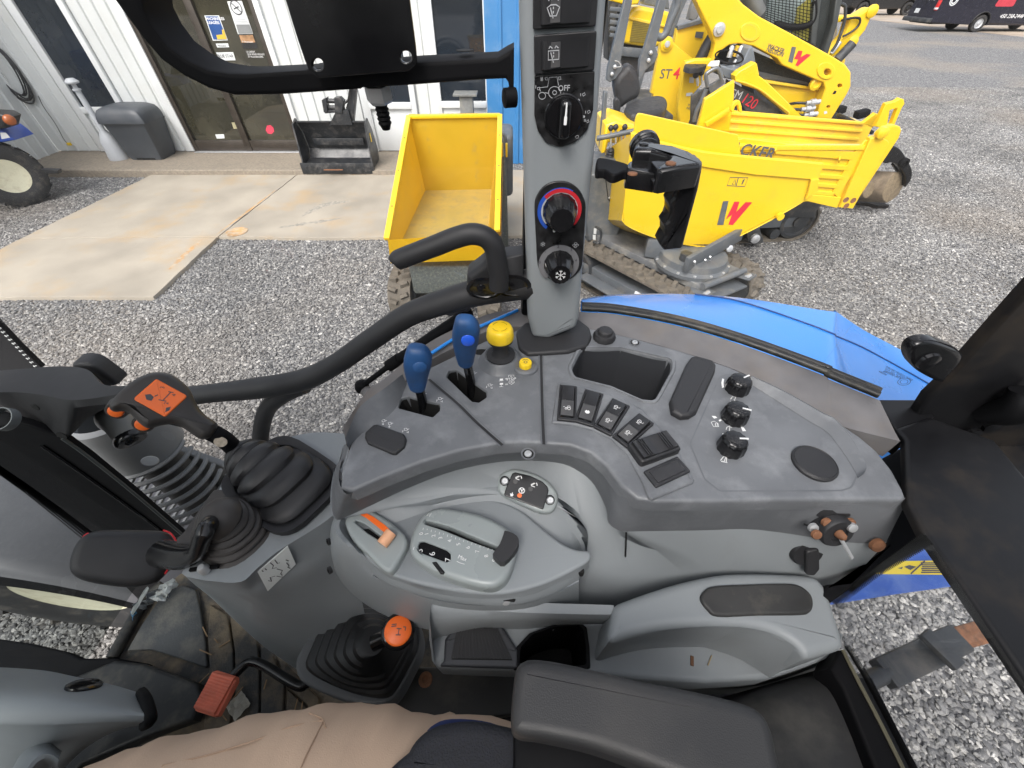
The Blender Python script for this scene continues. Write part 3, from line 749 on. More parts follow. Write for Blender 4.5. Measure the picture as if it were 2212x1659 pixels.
# ================================================================ THE TRACTOR WE SIT IN
def kstrip(rows, k=5, sub=1, closed=False, ang=38, thick=0, cap=False):
    """surface through rows with matching key points"""
    rows = [[tuple(p) for p in r_] for r_ in rows]; n0 = len(rows[0])
    rows = [r_ if len(r_) == n0 else [tuple(x) for x in resample(r_, n0)] for r_ in rows]
    G = [np.array(cr(r_, k, closed)) for r_ in rows]
    G = np.array(G); n = G.shape[1]
    if sub > 1 and len(G) > 2: G = np.array([np.array(p).reshape(n, 3) for p in cr([g.ravel() for g in G], sub)])
    bm = bmesh.new(); vs = [[bm.verts.new(p) for p in row] for row in G]
    m = n if closed else n - 1
    for a, b in zip(vs[:-1], vs[1:]):
        for i in range(m):
            j = (i + 1) % n; bm.faces.new((a[i], a[j], b[j], b[i]))
    if cap and closed: bm.faces.new(vs[0][::-1]); bm.faces.new(vs[-1])
    if thick:
        bmesh.ops.recalc_face_normals(bm, faces=bm.faces[:]); bmesh.ops.solidify(bm, geom=bm.faces[:], thickness=thick)
    return finish(bm, ang)
def kz(f, d, *pts):
    """photo points (u, v) or (u, v, d) at a drop d below the camera"""
    return [PZ(p[0], p[1], CAM_H - (p[2] if len(p) > 2 else d)) for p in f(*pts)]
ZC = 1.93
TOP = HZ(ZC)
tr = thing('tractor', 'blue tractor whose grey cab console, levers, door frame and fender fill the foreground', 'tractor', (0, 0, 0))
def P_(name, me, m, parent=None, label=None, kind=None):
    if name in ('symbols', 'cap_marks', 'sticker_print', 'pen_marks') and kind is None: kind = 'stuff'
    return obj(name, me, m, parent or tr, label=label, kind=kind)

# ---------------------------------------------------------------- console top
top_back = zI((160, 1640), (165, 1500), (235, 1310), (330, 1020), (480, 905), (665, 800), (860, 690), (1300, 478), (1560, 390)) + zv((1190, 690), (1257, 700)) + \
    zJ((400, 128), (700, 192), (1100, 300), (1500, 432), (1900, 612), (2140, 745)) + zK((340, 765), (480, 850), (600, 930), (700, 1015), (790, 1130), (850, 1240))
top_front = zK((868, 1290), (840, 1306), (600, 1303), (0, 1305)) + zJ((1500, 1497), (920, 1500), (770, 1475), (640, 1370), (520, 1210), (400, 1110), (240, 1052), (0, 1035)) + \
    zI((1600, 1280), (1400, 1292), (1100, 1350), (800, 1440), (500, 1555), (350, 1622), (260, 1660))
top_pts = top_back + top_front
cup = rnd_poly(zJ((250, 450), (330, 290), (640, 290), (1040, 380), (1030, 470), (900, 705), (800, 695), (560, 590), (280, 520)), 16, 5)
slot1 = rnd_poly(zI((620, 990), (640, 935), (700, 918), (950, 975), (945, 1030), (890, 1082), (620, 1010)), 5, 4)
slot2 = rnd_poly(zI((998, 765), (1020, 715), (1080, 708), (1318, 880), (1315, 925), (1255, 965), (1200, 958)), 5, 4)
con = P_('console', slab(TOP, top_pts, -.02, 0, .004, holes=[cup, slot1, slot2], seg=3), CONW, label='dark grey scuffed top of the side console')
cw = TOP.pix(cup)
cc_ = np.mean(cw, axis=0)
def scaled(P, s, dx=0, dy=0): return [(cc_[0] + (p[0] - cc_[0]) * s + dx, cc_[1] + (p[1] - cc_[1]) * s + dy) for p in P]
P_('storage_bin', strip([[TOP.w(*p, h) for p in scaled(cw, s)] for s, h in ((1.0, -.004), (.99, -.03), (.96, -.10), (.93, -.155))], n=48, closed=True), mat('bin_depth_shade', (.035, .037, .042), .55, bump=.3, bs=1300), con)  # console plastic darkened: the shade of the deep bin is in its colour
P_('storage_bin_floor', slab(TOP, scaled(cw, .95), -.16, -.15, pix=False), MC['bin_depth_shade'], con)
P_('bin_rim', kstrip([[TOP.w(*p, h) for p in scaled(cw, s)] for s, h in ((1.10, .0002), (1.075, .0022), (1.02, .0022), (.998, -.004))], 1, closed=True), CONW, con)
for sl_ in (slot1, slot2):
    Q = TOP.pix(sl_); c0 = np.mean(Q, axis=0)
    P_('slot_well', strip([[TOP.w(*p, -.004) for p in Q], [TOP.w(c0[0] + (p[0] - c0[0]) * .95, c0[1] + (p[1] - c0[1]) * .95, -.05) for p in Q]], n=32, closed=True), HOLE, con)
    P_('slot_floor', slab(TOP, [(c0[0] + (p[0] - c0[0]) * .97, c0[1] + (p[1] - c0[1]) * .97) for p in Q], -.053, -.045, pix=False), BLKG, con)
# raised lip at the front outer corner
lip = kstrip([[TOP.w(*p, 0.0) for p in TOP.pix(zI((232, 1312), (330, 1215), (440, 1150), (600, 1010), (684, 822)))],
              [TOP.w(*p, .018) for p in TOP.pix(zI((238, 1325), (320, 1120), (400, 1030), (540, 930), (672, 822)))],
              [TOP.w(*p, .0) for p in TOP.pix(zI((225, 1330), (318, 1040), (440, 925), (560, 860), (668, 800)))]], 5)
P_('console_lip', lip, CON, con)
# recessed panel on the right with a raised border
rp = rnd_poly(zJ((1185, 1040), (1420, 510), (1500, 490), (1650, 545)) + zK((420, 900), (560, 1075), (578, 1150), (540, 1230), (480, 1248), (0, 1250)) + zJ((1420, 1415), (1300, 1320)), [10, 14, 6, 4, 8, 12, 14, 14, 10, 3, 14, 14], 4)
bm = bmesh.new(); ribbon_bm(bm, TOP, TOP.pix(rp), .0016, .0003, True)
P_('panel_groove', finish(bm, smooth=False, recalc=False), CON, con)
rpo = TOP.pix(zJ((1650, 540), (1900, 660), (2200, 830)) + zK((420, 850), (520, 960), (600, 1110), (590, 1170)))
rpi = TOP.pix(zJ((1640, 556), (1850, 690), (2120, 860)) + zK((400, 905), (490, 1020), (560, 1130), (578, 1175)))
bm = bmesh.new()
a = [bm.verts.new(TOP.w(*p, .0075)) for p in cr(rpo, 6)]; b_ = [bm.verts.new(TOP.w(*p, .0004)) for p in cr(rpi, 6)]; c_ = [bm.verts.new(TOP.w(*(np.array(p) + np.array((.004, .004))), .0004)) for p in cr([(x + .004, y + .004) for x, y in rpo], 6)]
for q, r_ in ((a, b_), (c_, a)):
    for i in range(len(q) - 1): bm.faces.new((q[i], q[i + 1], r_[i + 1], r_[i]))
P_('panel_step', finish(bm), CONW, con)
# long grooves
for g in (zI((860, 785), (960, 870), (1100, 990), (1220, 1110), (1330, 1210), (1440, 1305)), zI((1745, 600), (1750, 800), (1755, 1000), (1762, 1180), (1768, 1300))):
    q = TOP.pix(cr(g, 5)); bm = bmesh.new()
    P0 = [Vector(x) for x in q]; L = []
    for off, h in ((-.0036, .0012), (-.0026, .0014), (-.0016, .0003), (.0016, .0003), (.0026, .0014), (.0036, .0012)):
        row = []
        for i, p in enumerate(P0):
            t = (P0[min(i + 1, len(P0) - 1)] - P0[max(i - 1, 0)]).normalized(); n = Vector((-t.y, t.x)); row.append(bm.verts.new(TOP.w(*(p + n * off), h)))
        L.append(row)
    for a, b_ in zip(L[:-1], L[1:]):
        for i in range(len(a) - 1): bm.faces.new((a[i], b_[i], b_[i + 1], a[i + 1]))
    P_('groove', finish(bm, 60), CON, con)
    P_('groove_bed', strokes(TOP, [q], .0034, .0005), SOFT, con)
# front fascia
fa_top = zK((868, 1290), (600, 1303), (0, 1305)) + zJ((1300, 1498), (920, 1500), (770, 1475), (640, 1370), (520, 1210), (400, 1110), (240, 1052), (0, 1035)) + zI((1400, 1292), (1100, 1350), (800, 1440), (500, 1555)) + zL((400, 195), (310, 236), (262, 200), (240, 110), (262, 0)) + zI((165, 1500), (235, 1310))
fa_bot = zK((745, 1555), (530, 1560), (-20, 1484)) + zM((700, 148), (420, 152), (300, 150), (232, 110)) + zL((2090, 340), (2010, 180), (1900, 82), (1740, 20), (1400, 12), (1050, 75), (750, 185), (480, 310), (330, 380), (225, 412), (190, 340), (190, 200), (215, 60)) + zI((140, 1500), (190, 1300))
TOPZ = .3735
r0 = [PZ(p[0], p[1], CAM_H - TOPZ) for p in fa_top]; r2 = [PZ(p[0], p[1], CAM_H - .445) for p in fa_bot]
r1 = [a.lerp(b_, .12) + Vector((0, 0, .004)) for a, b_ in zip(r0, r2)]
P_('console_fascia', kstrip([r0, r1, r2], 4), CON)
# light grey body under the fascia
lb0 = [p + Vector((0, 0, .002)) for p in r2]
low = zM((1370, 400), (1180, 520), (900, 520), (560, 520), (300, 520), (150, 520), (0, 520)) + zL((1900, 760), (1800, 640), (1650, 560), (1500, 500), (1300, 470), (1100, 470), (900, 480), (700, 520), (450, 560), (330, 560), (300, 520), (260, 470), (225, 420), (200, 380))
def rowd(pts, ds): return [PZ(p[0], p[1], CAM_H - d) for p, d in zip(pts, ds)]
r3 = rowd(low[:2], [.56, .60]) + rowd(low[2:7], [.60, .60, .60, .60, .60]) + rowd(low[7:], [.52, .49, .48, .475, .475, .475, .475, .475, .475, .475, .475, .475, .475, .475])
P_('console_body', kstrip([lb0, [a.lerp(b_, .5) for a, b_ in zip(lb0, r3)], r3], 4, sub=2), CLT, label='light grey lower body of the side console')
bm = bmesh.new()
for seg_ in (zM((316, 152), (312, 260), (306, 350), (290, 415), (250, 450), (150, 464), (0, 470)),):
    Q = [PZ(p[0], p[1], CAM_H - d) for p, d in zip(seg_, (.446, .50, .545, .575, .595, .60, .60))]
    tube_bm(bm, Q, .0011, 6, 5)
P_('panel_seam', finish(bm), HOLE)

# ---------------------------------------------------------------- hand throttle pod
PODD = .462; POD = HZ(CAM_H - PODD)
pod_pts = cr(zL((285, 470), (300, 400), (430, 332), (620, 275), (850, 252), (1100, 262), (1300, 272), (1480, 335), (1650, 470), (1780, 570), (1880, 615), (1972, 628), (1975, 690), (1850, 770), (1650, 860), (1430, 918), (1200, 925), (900, 880), (620, 805), (500, 740), (400, 640), (310, 530)), 4, True)
pod = P_('throttle_pod', slab(POD, pod_pts, -.03, 0, .0035, seg=3), CLT, label='light grey lens shaped pod carrying the hand throttle')
rim_t = zL((285, 470), (310, 530), (400, 640), (500, 740), (620, 805), (900, 880), (1200, 925), (1430, 918), (1650, 860), (1850, 770), (1975, 690))
rim_b = zL((285, 500), (295, 560), (385, 690), (490, 800), (620, 885), (900, 965), (1200, 1010), (1430, 1018), (1700, 955), (1870, 850), (1972, 735))
ra = [PZ(p[0], p[1], CAM_H - PODD) + Vector((0, .0015, -.009)) for p in rim_t]; rb = [PZ(p[0], p[1], CAM_H - PODD - .035) for p in rim_b]
P_('pod_rim', kstrip([ra, [a.lerp(b_, .5) + Vector((0, -.003, -.002)) for a, b_ in zip(ra, rb)], rb], 4, sub=3), CLT, pod)
# wall below the pod down to the floor box
sw_t = zL((205, 405), (180, 520), (210, 680), (300, 760), (480, 830), (700, 930), (950, 1000), (1300, 1030), (1600, 1000), (1900, 880))
sw_b = zL((175, 560), (185, 680), (250, 830), (400, 980), (640, 1110), (900, 1180), (1100, 1190), (1300, 1190), (1600, 1190), (1900, 1150))
P_('pod_skirt', kstrip([[PZ(p[0], p[1], CAM_H - PODD) + Vector((0, 0, -.006)) for p in zL((312, 405), (308, 465), (332, 520), (415, 628), (510, 730), (700, 830), (950, 892), (1300, 922), (1600, 875), (1900, 740))], [PZ(p[0], p[1], CAM_H - .448) for p in zL((230, 400), (212, 450), (235, 520), (310, 600))] + [PZ(p[0], p[1], CAM_H - .490) for p in zL((500, 795), (700, 885), (950, 960), (1300, 1005), (1600, 965), (1900, 830))],
                        [PZ(p[0], p[1], CAM_H - .50) for p in sw_t], [PZ(p[0], p[1], CAM_H - .62) for p in sw_b]], 4, sub=3), CLT)
for u, v in ((205, 548), (213, 742)):
    q = PZ(*zL((u, v))[0], CAM_H - .50); P_('screw', lathe(q + Vector((-.002, -.004, .004)), (-.6, -.6, .4), [(.0045, 0), (.0045, .003), (.0028, .0035), (.0028, .001)], 12), BLK)
# bezel with the orange lever
b1 = cr(zL((285, 450), (300, 385), (360, 335), (430, 325), (520, 370), (620, 440), (700, 520), (712, 580), (680, 650), (600, 770), (520, 735), (430, 640), (340, 560)), 4, True)
s1_ = rnd_poly(zL((345, 425), (358, 412), (420, 440), (540, 530), (548, 560), (530, 560), (440, 505)), 2, 3)
BZ = POD
bz1 = P_('lever_bezel', slab(BZ, b1, .0, .012, .0045, holes=[s1_], seg=4), CLG, pod)
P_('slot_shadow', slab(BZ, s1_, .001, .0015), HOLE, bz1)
BZ1 = BZ.at(BZ.w(0, 0, .012))
P_('orange_strip', slab(BZ, zL((380, 372), (405, 355), (480, 392), (560, 450), (600, 490), (560, 505), (500, 455), (430, 400)), .0122, .0128), ORG, bz1)
P_('orange_lever', tube([BZ1.pt(*zL((545, 594))[0]) + BZ.n * .004, BZ1.pt(*zL((612, 514))[0]) + BZ.n * .006], .0068, 20, 0, ang=40), ORGP, bz1)
# throttle bezel
b2 = cr(zL((728, 600), (745, 500), (790, 410), (850, 350), (930, 322), (1080, 338), (1250, 382), (1400, 460), (1468, 530), (1476, 600), (1440, 740), (1390, 830), (1300, 876), (1150, 856), (950, 790), (820, 720), (750, 660)), 4, True)
s2_ = rnd_poly(zL((828, 440), (842, 415), (1000, 455), (1200, 540), (1370, 610), (1345, 632), (1150, 560), (980, 490)), 2, 3)
w2_ = rnd_poly(zL((788, 590), (800, 565), (830, 560), (985, 620), (1012, 645), (1015, 690), (985, 705), (810, 640), (790, 615)), 4, 3)
bz2 = P_('throttle_bezel', slab(BZ, b2, 0, .019, .0065, holes=[s2_, w2_], seg=5), CLG, pod)
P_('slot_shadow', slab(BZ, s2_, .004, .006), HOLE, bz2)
P_('numbered_wheel', slab(BZ, w2_, .010, .0165, .002), BLKM, bz2)
DZ_ = BZ.at(BZ.w(0, 0, .0195))
P_('throttle_lever', kstrip([[DZ_.w(*DZ_.pix(zL(p))[0], h - .019) for p, h in zip(((1395, 520), (1470, 555), (1478, 620), (1385, 735), (1320, 700), (1310, 675), (1355, 610), (1380, 545)), [hh] * 8)] for hh in (.016, .024, .031)] , 3, closed=True, cap=True), SOFT, bz2)
DZ_ = BZ.at(BZ.w(0, 0, .0195))
def ctext(F, s, u, v, u2, v2, size, m, par, z=zL, h=.0003, al='CENTER'):
    p = F.pt(*z((u, v))[0]); q = F.pt(*z((u2, v2))[0]); right = q - p
    return P_('lettering', text_me(s, size, p + F.n * h, right, F.n.cross(right), .0002, al), m, par)
NP = [(0, 815, 495), (1, 852, 497), (2, 900, 510), (3, 948, 525), (4, 1012, 545), (5, 1072, 568), (6, 1138, 592), (7, 1202, 618), (8, 1265, 650), (9, 1320, 680)]
for n_, u, v in NP: ctext(DZ_, str(n_), u + 8, v + 12, u + 5, v - 20, .0062, WHT, bz2)
its = []
for k in range(19):
    f = k / 18; u = 825 + (1330 - 825) * f; v = 468 + 158 * f ** 1.1; its.append(zL((u, v), (u - 3, v + (16 if k % 2 == 0 else 9))))
P_('scale_marks', strokes(DZ_, its, .0005, .0002, pix=True), WHT, bz2, kind='stuff')
for n_, u, v in (('5', 808, 618), ('6', 893, 640), ('7', 1003, 682)): ctext(BZ.at(BZ.w(0, 0, .0168)), n_, u + 12, v + 8, u + 14, v - 24, .009, WHT, bz2)
ctext(DZ_, 'Max', 1090, 690, 1130, 705, .006, WHT, bz2); P_('rabbit_mark', strokes(DZ_, [zL((1055, 700), (1080, 712), (1110, 720))], .0006, .0002, True), WHT, bz2)
P_('selector_slot', slab(BZ, rnd_poly(zL((880, 705), (915, 700), (975, 775), (960, 785), (940, 780)), 2, 3), .0145, .0195, .001), BLKG, bz2)
P_('rabbit_mark', strokes(DZ_, [zL((850, 385), (862, 365), (868, 392), (880, 365)), zL((762, 600), (755, 620))], .0006, .0002, True), WHT, bz2)
for u, v in ((1395, 957), (1868, 772)):
    q = PZ(*zL((u, v))[0], CAM_H - PODD - .022); sc_ = P_('screw_recess', box(q, (.022, .008, .012), bev=.002), HOLE, pod)
    P_('screw', lathe(q + Vector((0, -.002, 0)), (0, -1, .5), [(.0045, 0), (.0045, .003), (.002, .0035)], 10), MET, sc_)
# raised eyebrow panel above the pod with the indicator plate
EY = Frame(PZ(*zL((1550, 210))[0], CAM_H - .452), (0, -.35, 1), (1, 0, 0))
eb = P_('indicator_surround', slab(EY, cr(zL((1340, 150), (1355, 100), (1430, 62), (1520, 70), (1650, 120), (1745, 210), (1755, 290), (1720, 355), (1640, 365), (1540, 325), (1400, 260), (1345, 215)), 4, True), -.02, .004, .004), CLG)
ip_ = rnd_poly(zS((520, 570), (600, 400), (690, 360), (1150, 470), (1500, 640), (1640, 780), (1680, 900), (1650, 1030), (1520, 1455), (1480, 1455), (380, 1060), (358, 1000), (430, 780)), 1.5, 2)
pan = P_('indicator_panel', slab(EY, ip_, .004, .0062, .001), BLKG, eb)
for u, v in ((375, 640), (1700, 1200)):
    P_('mounting_ear', slab(EY, [(EY.pix(zS((u, v)))[0][0] + x, EY.pix(zS((u, v)))[0][1] + y) for x, y in circ(0, 0, .0062, 18)], .003, .0058, .001, pix=False), BLKG, eb)
    q = EY.pt(*zS((u + 12, v + 20))[0]); sw = P_('screw', lathe(q + EY.n * .0058, EY.n, [(.0047, 0), (.0047, .0015), (.0035, .003), (.0014, .003), (.0014, .0012)], 14), MET, eb)
EYP = EY.at(EY.w(0, 0, .0064))
for (u, v), m_ in (((690, 640), GRYP), ((1145, 860), GRYP), ((815, 1050), ORG)):
    c_ = EYP.pix(zS((u, v)))[0]; P_('lamp', slab(EYP, [(c_[0] + x, c_[1] + y) for x, y in circ(0, 0, .0029, 12)], 0, .0004, pix=False), mat('dim_lamp', (.06, .06, .06), .4) if m_ is GRYP else m_, pan)
ic = []
for dx, dy in ((0, 0), (460, 210)):
    ic += [zS((690 + dx, 520 + dy), (800 + dx, 470 + dy)), zS((695 + dx, 545 + dy), (810 + dx, 590 + dy)), zS((700 + dx, 535 + dy), (815 + dx, 480 + dy)), zS((845 + dx, 465 + dy), (870 + dx, 500 + dy), (878 + dx, 555 + dy))]
cw_ = [(880 + 82 * math.cos(a), 905 + 82 * math.sin(a)) for a in [k * math.pi / 9 for k in range(18)]]
ic += [('c', zS(*cw_)), zS((880, 905), (840, 850)), zS((880, 905), (940, 870)), zS((880, 905), (890, 985))]
P_('symbols', strokes(EYP, ic, .0011, .0002, True), WHT, pan)
P_('hand_symbol', strokes(EYP, [('f', zS((535, 985), (590, 1000), (595, 960), (615, 960), (620, 1010), (645, 1030), (600, 1080), (545, 1070)))], .001, .0002, True), WHT, pan)

# ---------------------------------------------------------------- switches on the console
def quad_frame(F, pts, h=0):
    """local frame of a rectangle traced in the photo; returns frame at its centre with ex along its first side, and its size"""
    q = [Vector(p) for p in F.pix(pts)]; c = sum(q, Vector((0, 0))) / 4
    e = ((q[1] - q[0]) + (q[2] - q[3])); W = e.length / 2; e.normalize(); n = Vector((-e.y, e.x)); H = abs(((q[3] - q[0]) + (q[2] - q[1])).dot(n)) / 2
    return Frame(F.w(*c, h), F.n, F.ex * e.x + F.ey * e.y), W, H
def rrect(W, H, r_, cx=0, cy=0, n=3): return rnd_poly([(cx - W / 2, cy - H / 2), (cx + W / 2, cy - H / 2), (cx + W / 2, cy + H / 2), (cx - W / 2, cy + H / 2)], r_, n)
SWB = mat('switch_black', (.018, .018, .02), .4, var=.1, vs=40)
SWG = mat('switch_grey_half', (.06, .06, .063), .45, var=.1, vs=40, dirt=(.14, .13, .12), dirt_amt=.3, ds=60)
def rocker(F, pts, lab, icons, grey=True, par=None, tilt=.0028):
    f, W, H = quad_frame(F, pts)
    s = P_('switch', slab(f, rrect(W, H, .0015), 0, .0035, .001, holes=[rrect(W * .74, H * .84, .001)], pix=False), SWB, par or con, label=lab)
    bm = bmesh.new(); iw, ih = W * .70, H * .80
    P = [(-iw / 2, -ih / 2, .0030), (-iw / 2, 0, .0062), (-iw / 2, ih / 2, .0030 + tilt * 2.0)]
    L = [bm.verts.new(f.w(x, y, z)) for x, y, z in P]; Rr = [bm.verts.new(f.w(-x, y, z)) for x, y, z in P]
    Lb = [bm.verts.new(f.w(x, y, -.001)) for x, y, z in P]; Rb = [bm.verts.new(f.w(-x, y, -.001)) for x, y, z in P]
    for i in range(2):
        bm.faces.new((L[i], Rr[i], Rr[i + 1], L[i + 1])); bm.faces.new((L[i], L[i + 1], Lb[i + 1], Lb[i])); bm.faces.new((Rr[i], Rr[i + 1], Rb[i + 1], Rb[i]))
    bm.faces.new((L[0], Rr[0], Rb[0], Lb[0])); bm.faces.new((L[2], Rr[2], Rb[2], Lb[2]))
    bmesh.ops.bevel(bm, geom=[e for e in bm.edges if not e.is_boundary], offset=.0007, segments=2, profile=.5, affect='EDGES')
    P_('button', finish(bm), SWB, s)
    low = Frame(f.w(0, -ih / 4, .0049), (f.n * 1 - f.ey * (.0032 / (ih / 2))).normalized(), f.ex)
    up_ = Frame(f.w(0, ih / 4, .0062 + (tilt * 2 - .0032) / 2 + .0001), (f.n + f.ey * (.0 - (tilt * 2 - .0032) / (ih / 2))).normalized(), f.ex)
    if grey: P_('button_half', slab(low, rrect(iw * .94, ih * .47, .001), .0004, .0009, pix=False), SWG, s)
    for where, its, wd in icons:
        P_('symbol', strokes(low if where == 'low' else up_, its, wd, .0012), WHT, s)
    return s
k_ = .001
trac = [('c', circ(-1.6 * k_, -1.5 * k_, 1.1 * k_, 10)), ('c', circ(2 * k_, -1 * k_, 1.8 * k_, 12)), [(-2.5 * k_, 0), (.2 * k_, .2 * k_), (.4 * k_, 2.6 * k_), (3 * k_, 2.6 * k_), (3.2 * k_, .8 * k_)], [(-5 * k_, 1 * k_), (-3 * k_, 1 * k_)]]
whl = lambda y: [('c', circ(-.8 * k_, y, 2.1 * k_, 14)), [(-2.6 * k_, y), (1 * k_, y)], [(1.8 * k_, y), (3.6 * k_, y + .2 * k_), (3.6 * k_, y + 1.8 * k_)], [(-2.8 * k_, y - 3.2 * k_), (1.6 * k_, y - 3.2 * k_)]]
blob = [('f', [(x * k_, y * k_) for x, y in ((-3, 0), (-1.5, 2.2), (-.4, 1.2), (.6, 2.4), (3, .4), (2, -2), (-.5, -2.6), (-2.4, -1.5))])]
# plinths
pl1 = P_('switch_plinth', slab(TOP, rnd_poly(zJ((90, 870), (140, 560), (160, 548), (330, 580), (560, 640), (800, 750), (950, 910), (1075, 1060), (1225, 1320), (1215, 1345), (890, 1480), (860, 1465), (800, 1320), (690, 1120), (560, 990), (420, 925), (250, 885)), 3, 3), .0, .0035, .003), CONW, con)
S_ = TOP.at(TOP.w(0, 0, .0035))
def sc(*q): return zJ(*q)
rocker(S_, sc((120, 860), (265, 872), (308, 602), (165, 585)), 'rocker switch with a tractor symbol, left end of the row', [('low', trac, .0005)])
rocker(S_, sc((275, 872), (430, 920), (492, 655), (345, 618)), 'rocker switch with a white turtle symbol', [('low', blob, .0005)])
rocker(S_, sc((435, 925), (580, 998), (690, 745), (550, 682)), 'rocker switch with wheel symbols, third in the row', [('low', whl(0), .0005), ('up', whl(0), .0005)])
rocker(S_, sc((582, 1005), (700, 1090), (885, 885), (762, 795)), 'rocker switch with wheel and arrow symbols, fourth in the row', [('low', whl(0), .0005), ('up', whl(0), .0005)])
# big ribbed rocker
f, W, H = quad_frame(S_, sc((700, 1100), (815, 1262), (1080, 1085), (955, 930)))
bs_ = P_('switch', slab(f, rrect(W, H, .004), 0, .009, .0025, pix=False), SWB, con, label='large ribbed rocker switch')
bm = bmesh.new()
for y0_, y1_, za, zb in ((-H * .42, 0, .013, .0095), (0, H * .42, .0095, .013)):
    Q = [f.w(x, y, z) for x, y, z in ((-W * .38, y0_, za), (W * .38, y0_, za), (W * .38, y1_, zb), (-W * .38, y1_, zb))]
    bm.faces.new([bm.verts.new(p) for p in Q])
bm2 = bmesh.new()
yc = [(-H * .43, .0125), (-H * .2, .0118), (0, .0100), (H * .2, .0118), (H * .43, .0125)]
P_('button', strip([[f.w(x, y, z) for y, z in yc] for x, z0_ in ((-W * .40, 0),) ] and [[f.w(-W * .4, y, .008) for y, z in yc], [f.w(-W * .38, y, z) for y, z in yc], [f.w(W * .38, y, z) for y, z in yc], [f.w(W * .4, y, .008) for y, z in yc]], n=16, ang=60), SWB, bs_)
for yy in (-.30, -.25, -.20, .20, .25, .30):
    P_('rib', bar(f.w(-W * .36, H * yy, .0132 - (.3 - abs(yy)) * .004), f.w(W * .36, H * yy, .0132 - (.3 - abs(yy)) * .004), .0012, .0012), SWB, bs_)
bm.free(); bm2.free()
f, W, H = quad_frame(S_, sc((895, 1400), (1175, 1275), (1095, 1138), (830, 1262)))
bl = P_('blank_plate', slab(f, rrect(W, H, .002), 0, .0025, .001, pix=False), SWB, con)
P_('blank_plate_face', slab(f, rrect(W * .8, H * .72, .001), .0025, .0034, .0006, pix=False), SWB, bl)
# padded blanks
P_('rubber_pad', slab(TOP, rnd_poly(zJ((1160, 400), (1200, 345), (1240, 338), (1370, 375), (1395, 410), (1390, 460), (1245, 780), (1190, 815), (1120, 822), (1045, 780), (1030, 690)), 5, 4), 0, .008, .0045, seg=4), SOFT, con, label='upright oval rubber pad beside the storage bin')
P_('rubber_pad', slab(TOP, rnd_poly(zI((355, 1200), (420, 1140), (450, 1136), (660, 1210), (680, 1250), (665, 1310), (600, 1365), (570, 1365), (370, 1280), (352, 1240)), 5, 4), 0, .0045, .0022, seg=3), SOFT, con, label='oval rubber blank at the front of the console')
cq = TOP.pt(*zJ((505, 205))[0])
pk = P_('socket_cap', lathe(cq, (0, 0, 1), [(.0165, 0), (.0165, .005), (.0145, .009), (.0115, .0095), (.0105, .014), (.0085, .0155), (.0, .0155)][:-1] + [(.001, .0155)], 28, flute=.05, nfl=10), SOFT, con, label='round black knurled socket cap beside the pillar')
for u, v, z in ((748, 243, zJ), (445, 883, zK), (1645, 1335, zI)):
    q = TOP.pt(*z((u, v))[0]); dd = .0 if z is not zI else -.02
    q.z += dd * .5
    s_ = P_('screw_well', lathe(q + Vector((0, 0, .0006)), (0, 0, 1), [(.0078, -.0004), (.0082, .0006), (.0066, .0004), (.0062, .0)], 18, caps=False), CON, con)
    P_('screw_bed', lathe(q, (0, 0, 1), [(.0064, .0004), (.0063, .0007)], 16), HOLE, s_)
    P_('screw', lathe(q + Vector((0, 0, .0007)), (0, 0, 1), [(.0044, 0), (.004, .0012), (.0015, .0016), (.0012, .0004)], 12), MET, s_)
q = TOP.pt(*zK((318, 1090))[0])
P_('round_cap', lathe(q, (0, 0, 1), [(.0225, 0), (.0225, .003), (.0205, .005), (.0198, .0042), (.001, .0042)], 32), SOFT, con, label='large round black blanking cap')
# three wiper / lamp knobs
for (u, v), (pu, pv) in (((1548, 582), (1632, 538)), ((1525, 810), (1585, 810)), ((1498, 1052), (1570, 1055))):
    q = TOP.pt(*zJ((u, v + 30))[0]); kb = P_('knob', lathe(q, (0, 0, 1), [(.0145, 0), (.0152, .003), (.0142, .014), (.0120, .0185), (.010, .0195), (.001, .0195)], 66, flute=.06, nfl=11), BLKG, con)
    fr = Frame(q + Vector((0, 0, .0197)), (0, 0, 1)); a = math.atan2(-(pv - v), pu - u) if pv != v else -.35
    P_('pointer', bar(fr.w(.003 * math.cos(a) , .003 * math.sin(a) ), fr.w(.0125 * math.cos(a), .0125 * math.sin(a)), .0016, .0012), WHT, kb)
SY = TOP.at(TOP.w(0, 0, .0003))
syms = [('f', zJ((1440, 525), (1455, 530), (1450, 560), (1455, 595), (1438, 600), (1432, 560))), ('f', zJ((1480, 730), (1500, 716), (1545, 718), (1500, 727))), ('f', zJ((1440, 958), (1500, 950), (1480, 964), (1440, 966)))]
syms += [zJ((1505, 690), (1520, 668), (1545, 672), (1535, 700)), zJ((1500, 700), (1515, 712), (1545, 706)), zJ((1530, 690), (1545, 715)), ('f', zJ((1355, 820), (1385, 822), (1400, 835), (1375, 842))), ('f', zJ((1410, 855), (1425, 845), (1436, 855), (1420, 866)))]
syms += [('c', zJ((1352, 870), (1375, 862), (1405, 880), (1412, 905), (1370, 905))), ('c', zJ((1385, 880), (1400, 880), (1400, 900), (1385, 900))), zJ((1470, 930), (1475, 910), (1500, 900)), zJ((1495, 940), (1500, 905), (1515, 915)), ('f', zJ((1585, 905), (1610, 912), (1628, 940), (1600, 942)))]
syms += [('c', zJ((1425, 1172), (1450, 1142), (1468, 1145), (1455, 1180))), zJ((1430, 1180), (1480, 1190)), zJ((1475, 1140), (1470, 1185))]
P_('symbols', strokes(SY, syms, .0007, .0002, True), WHT, con)
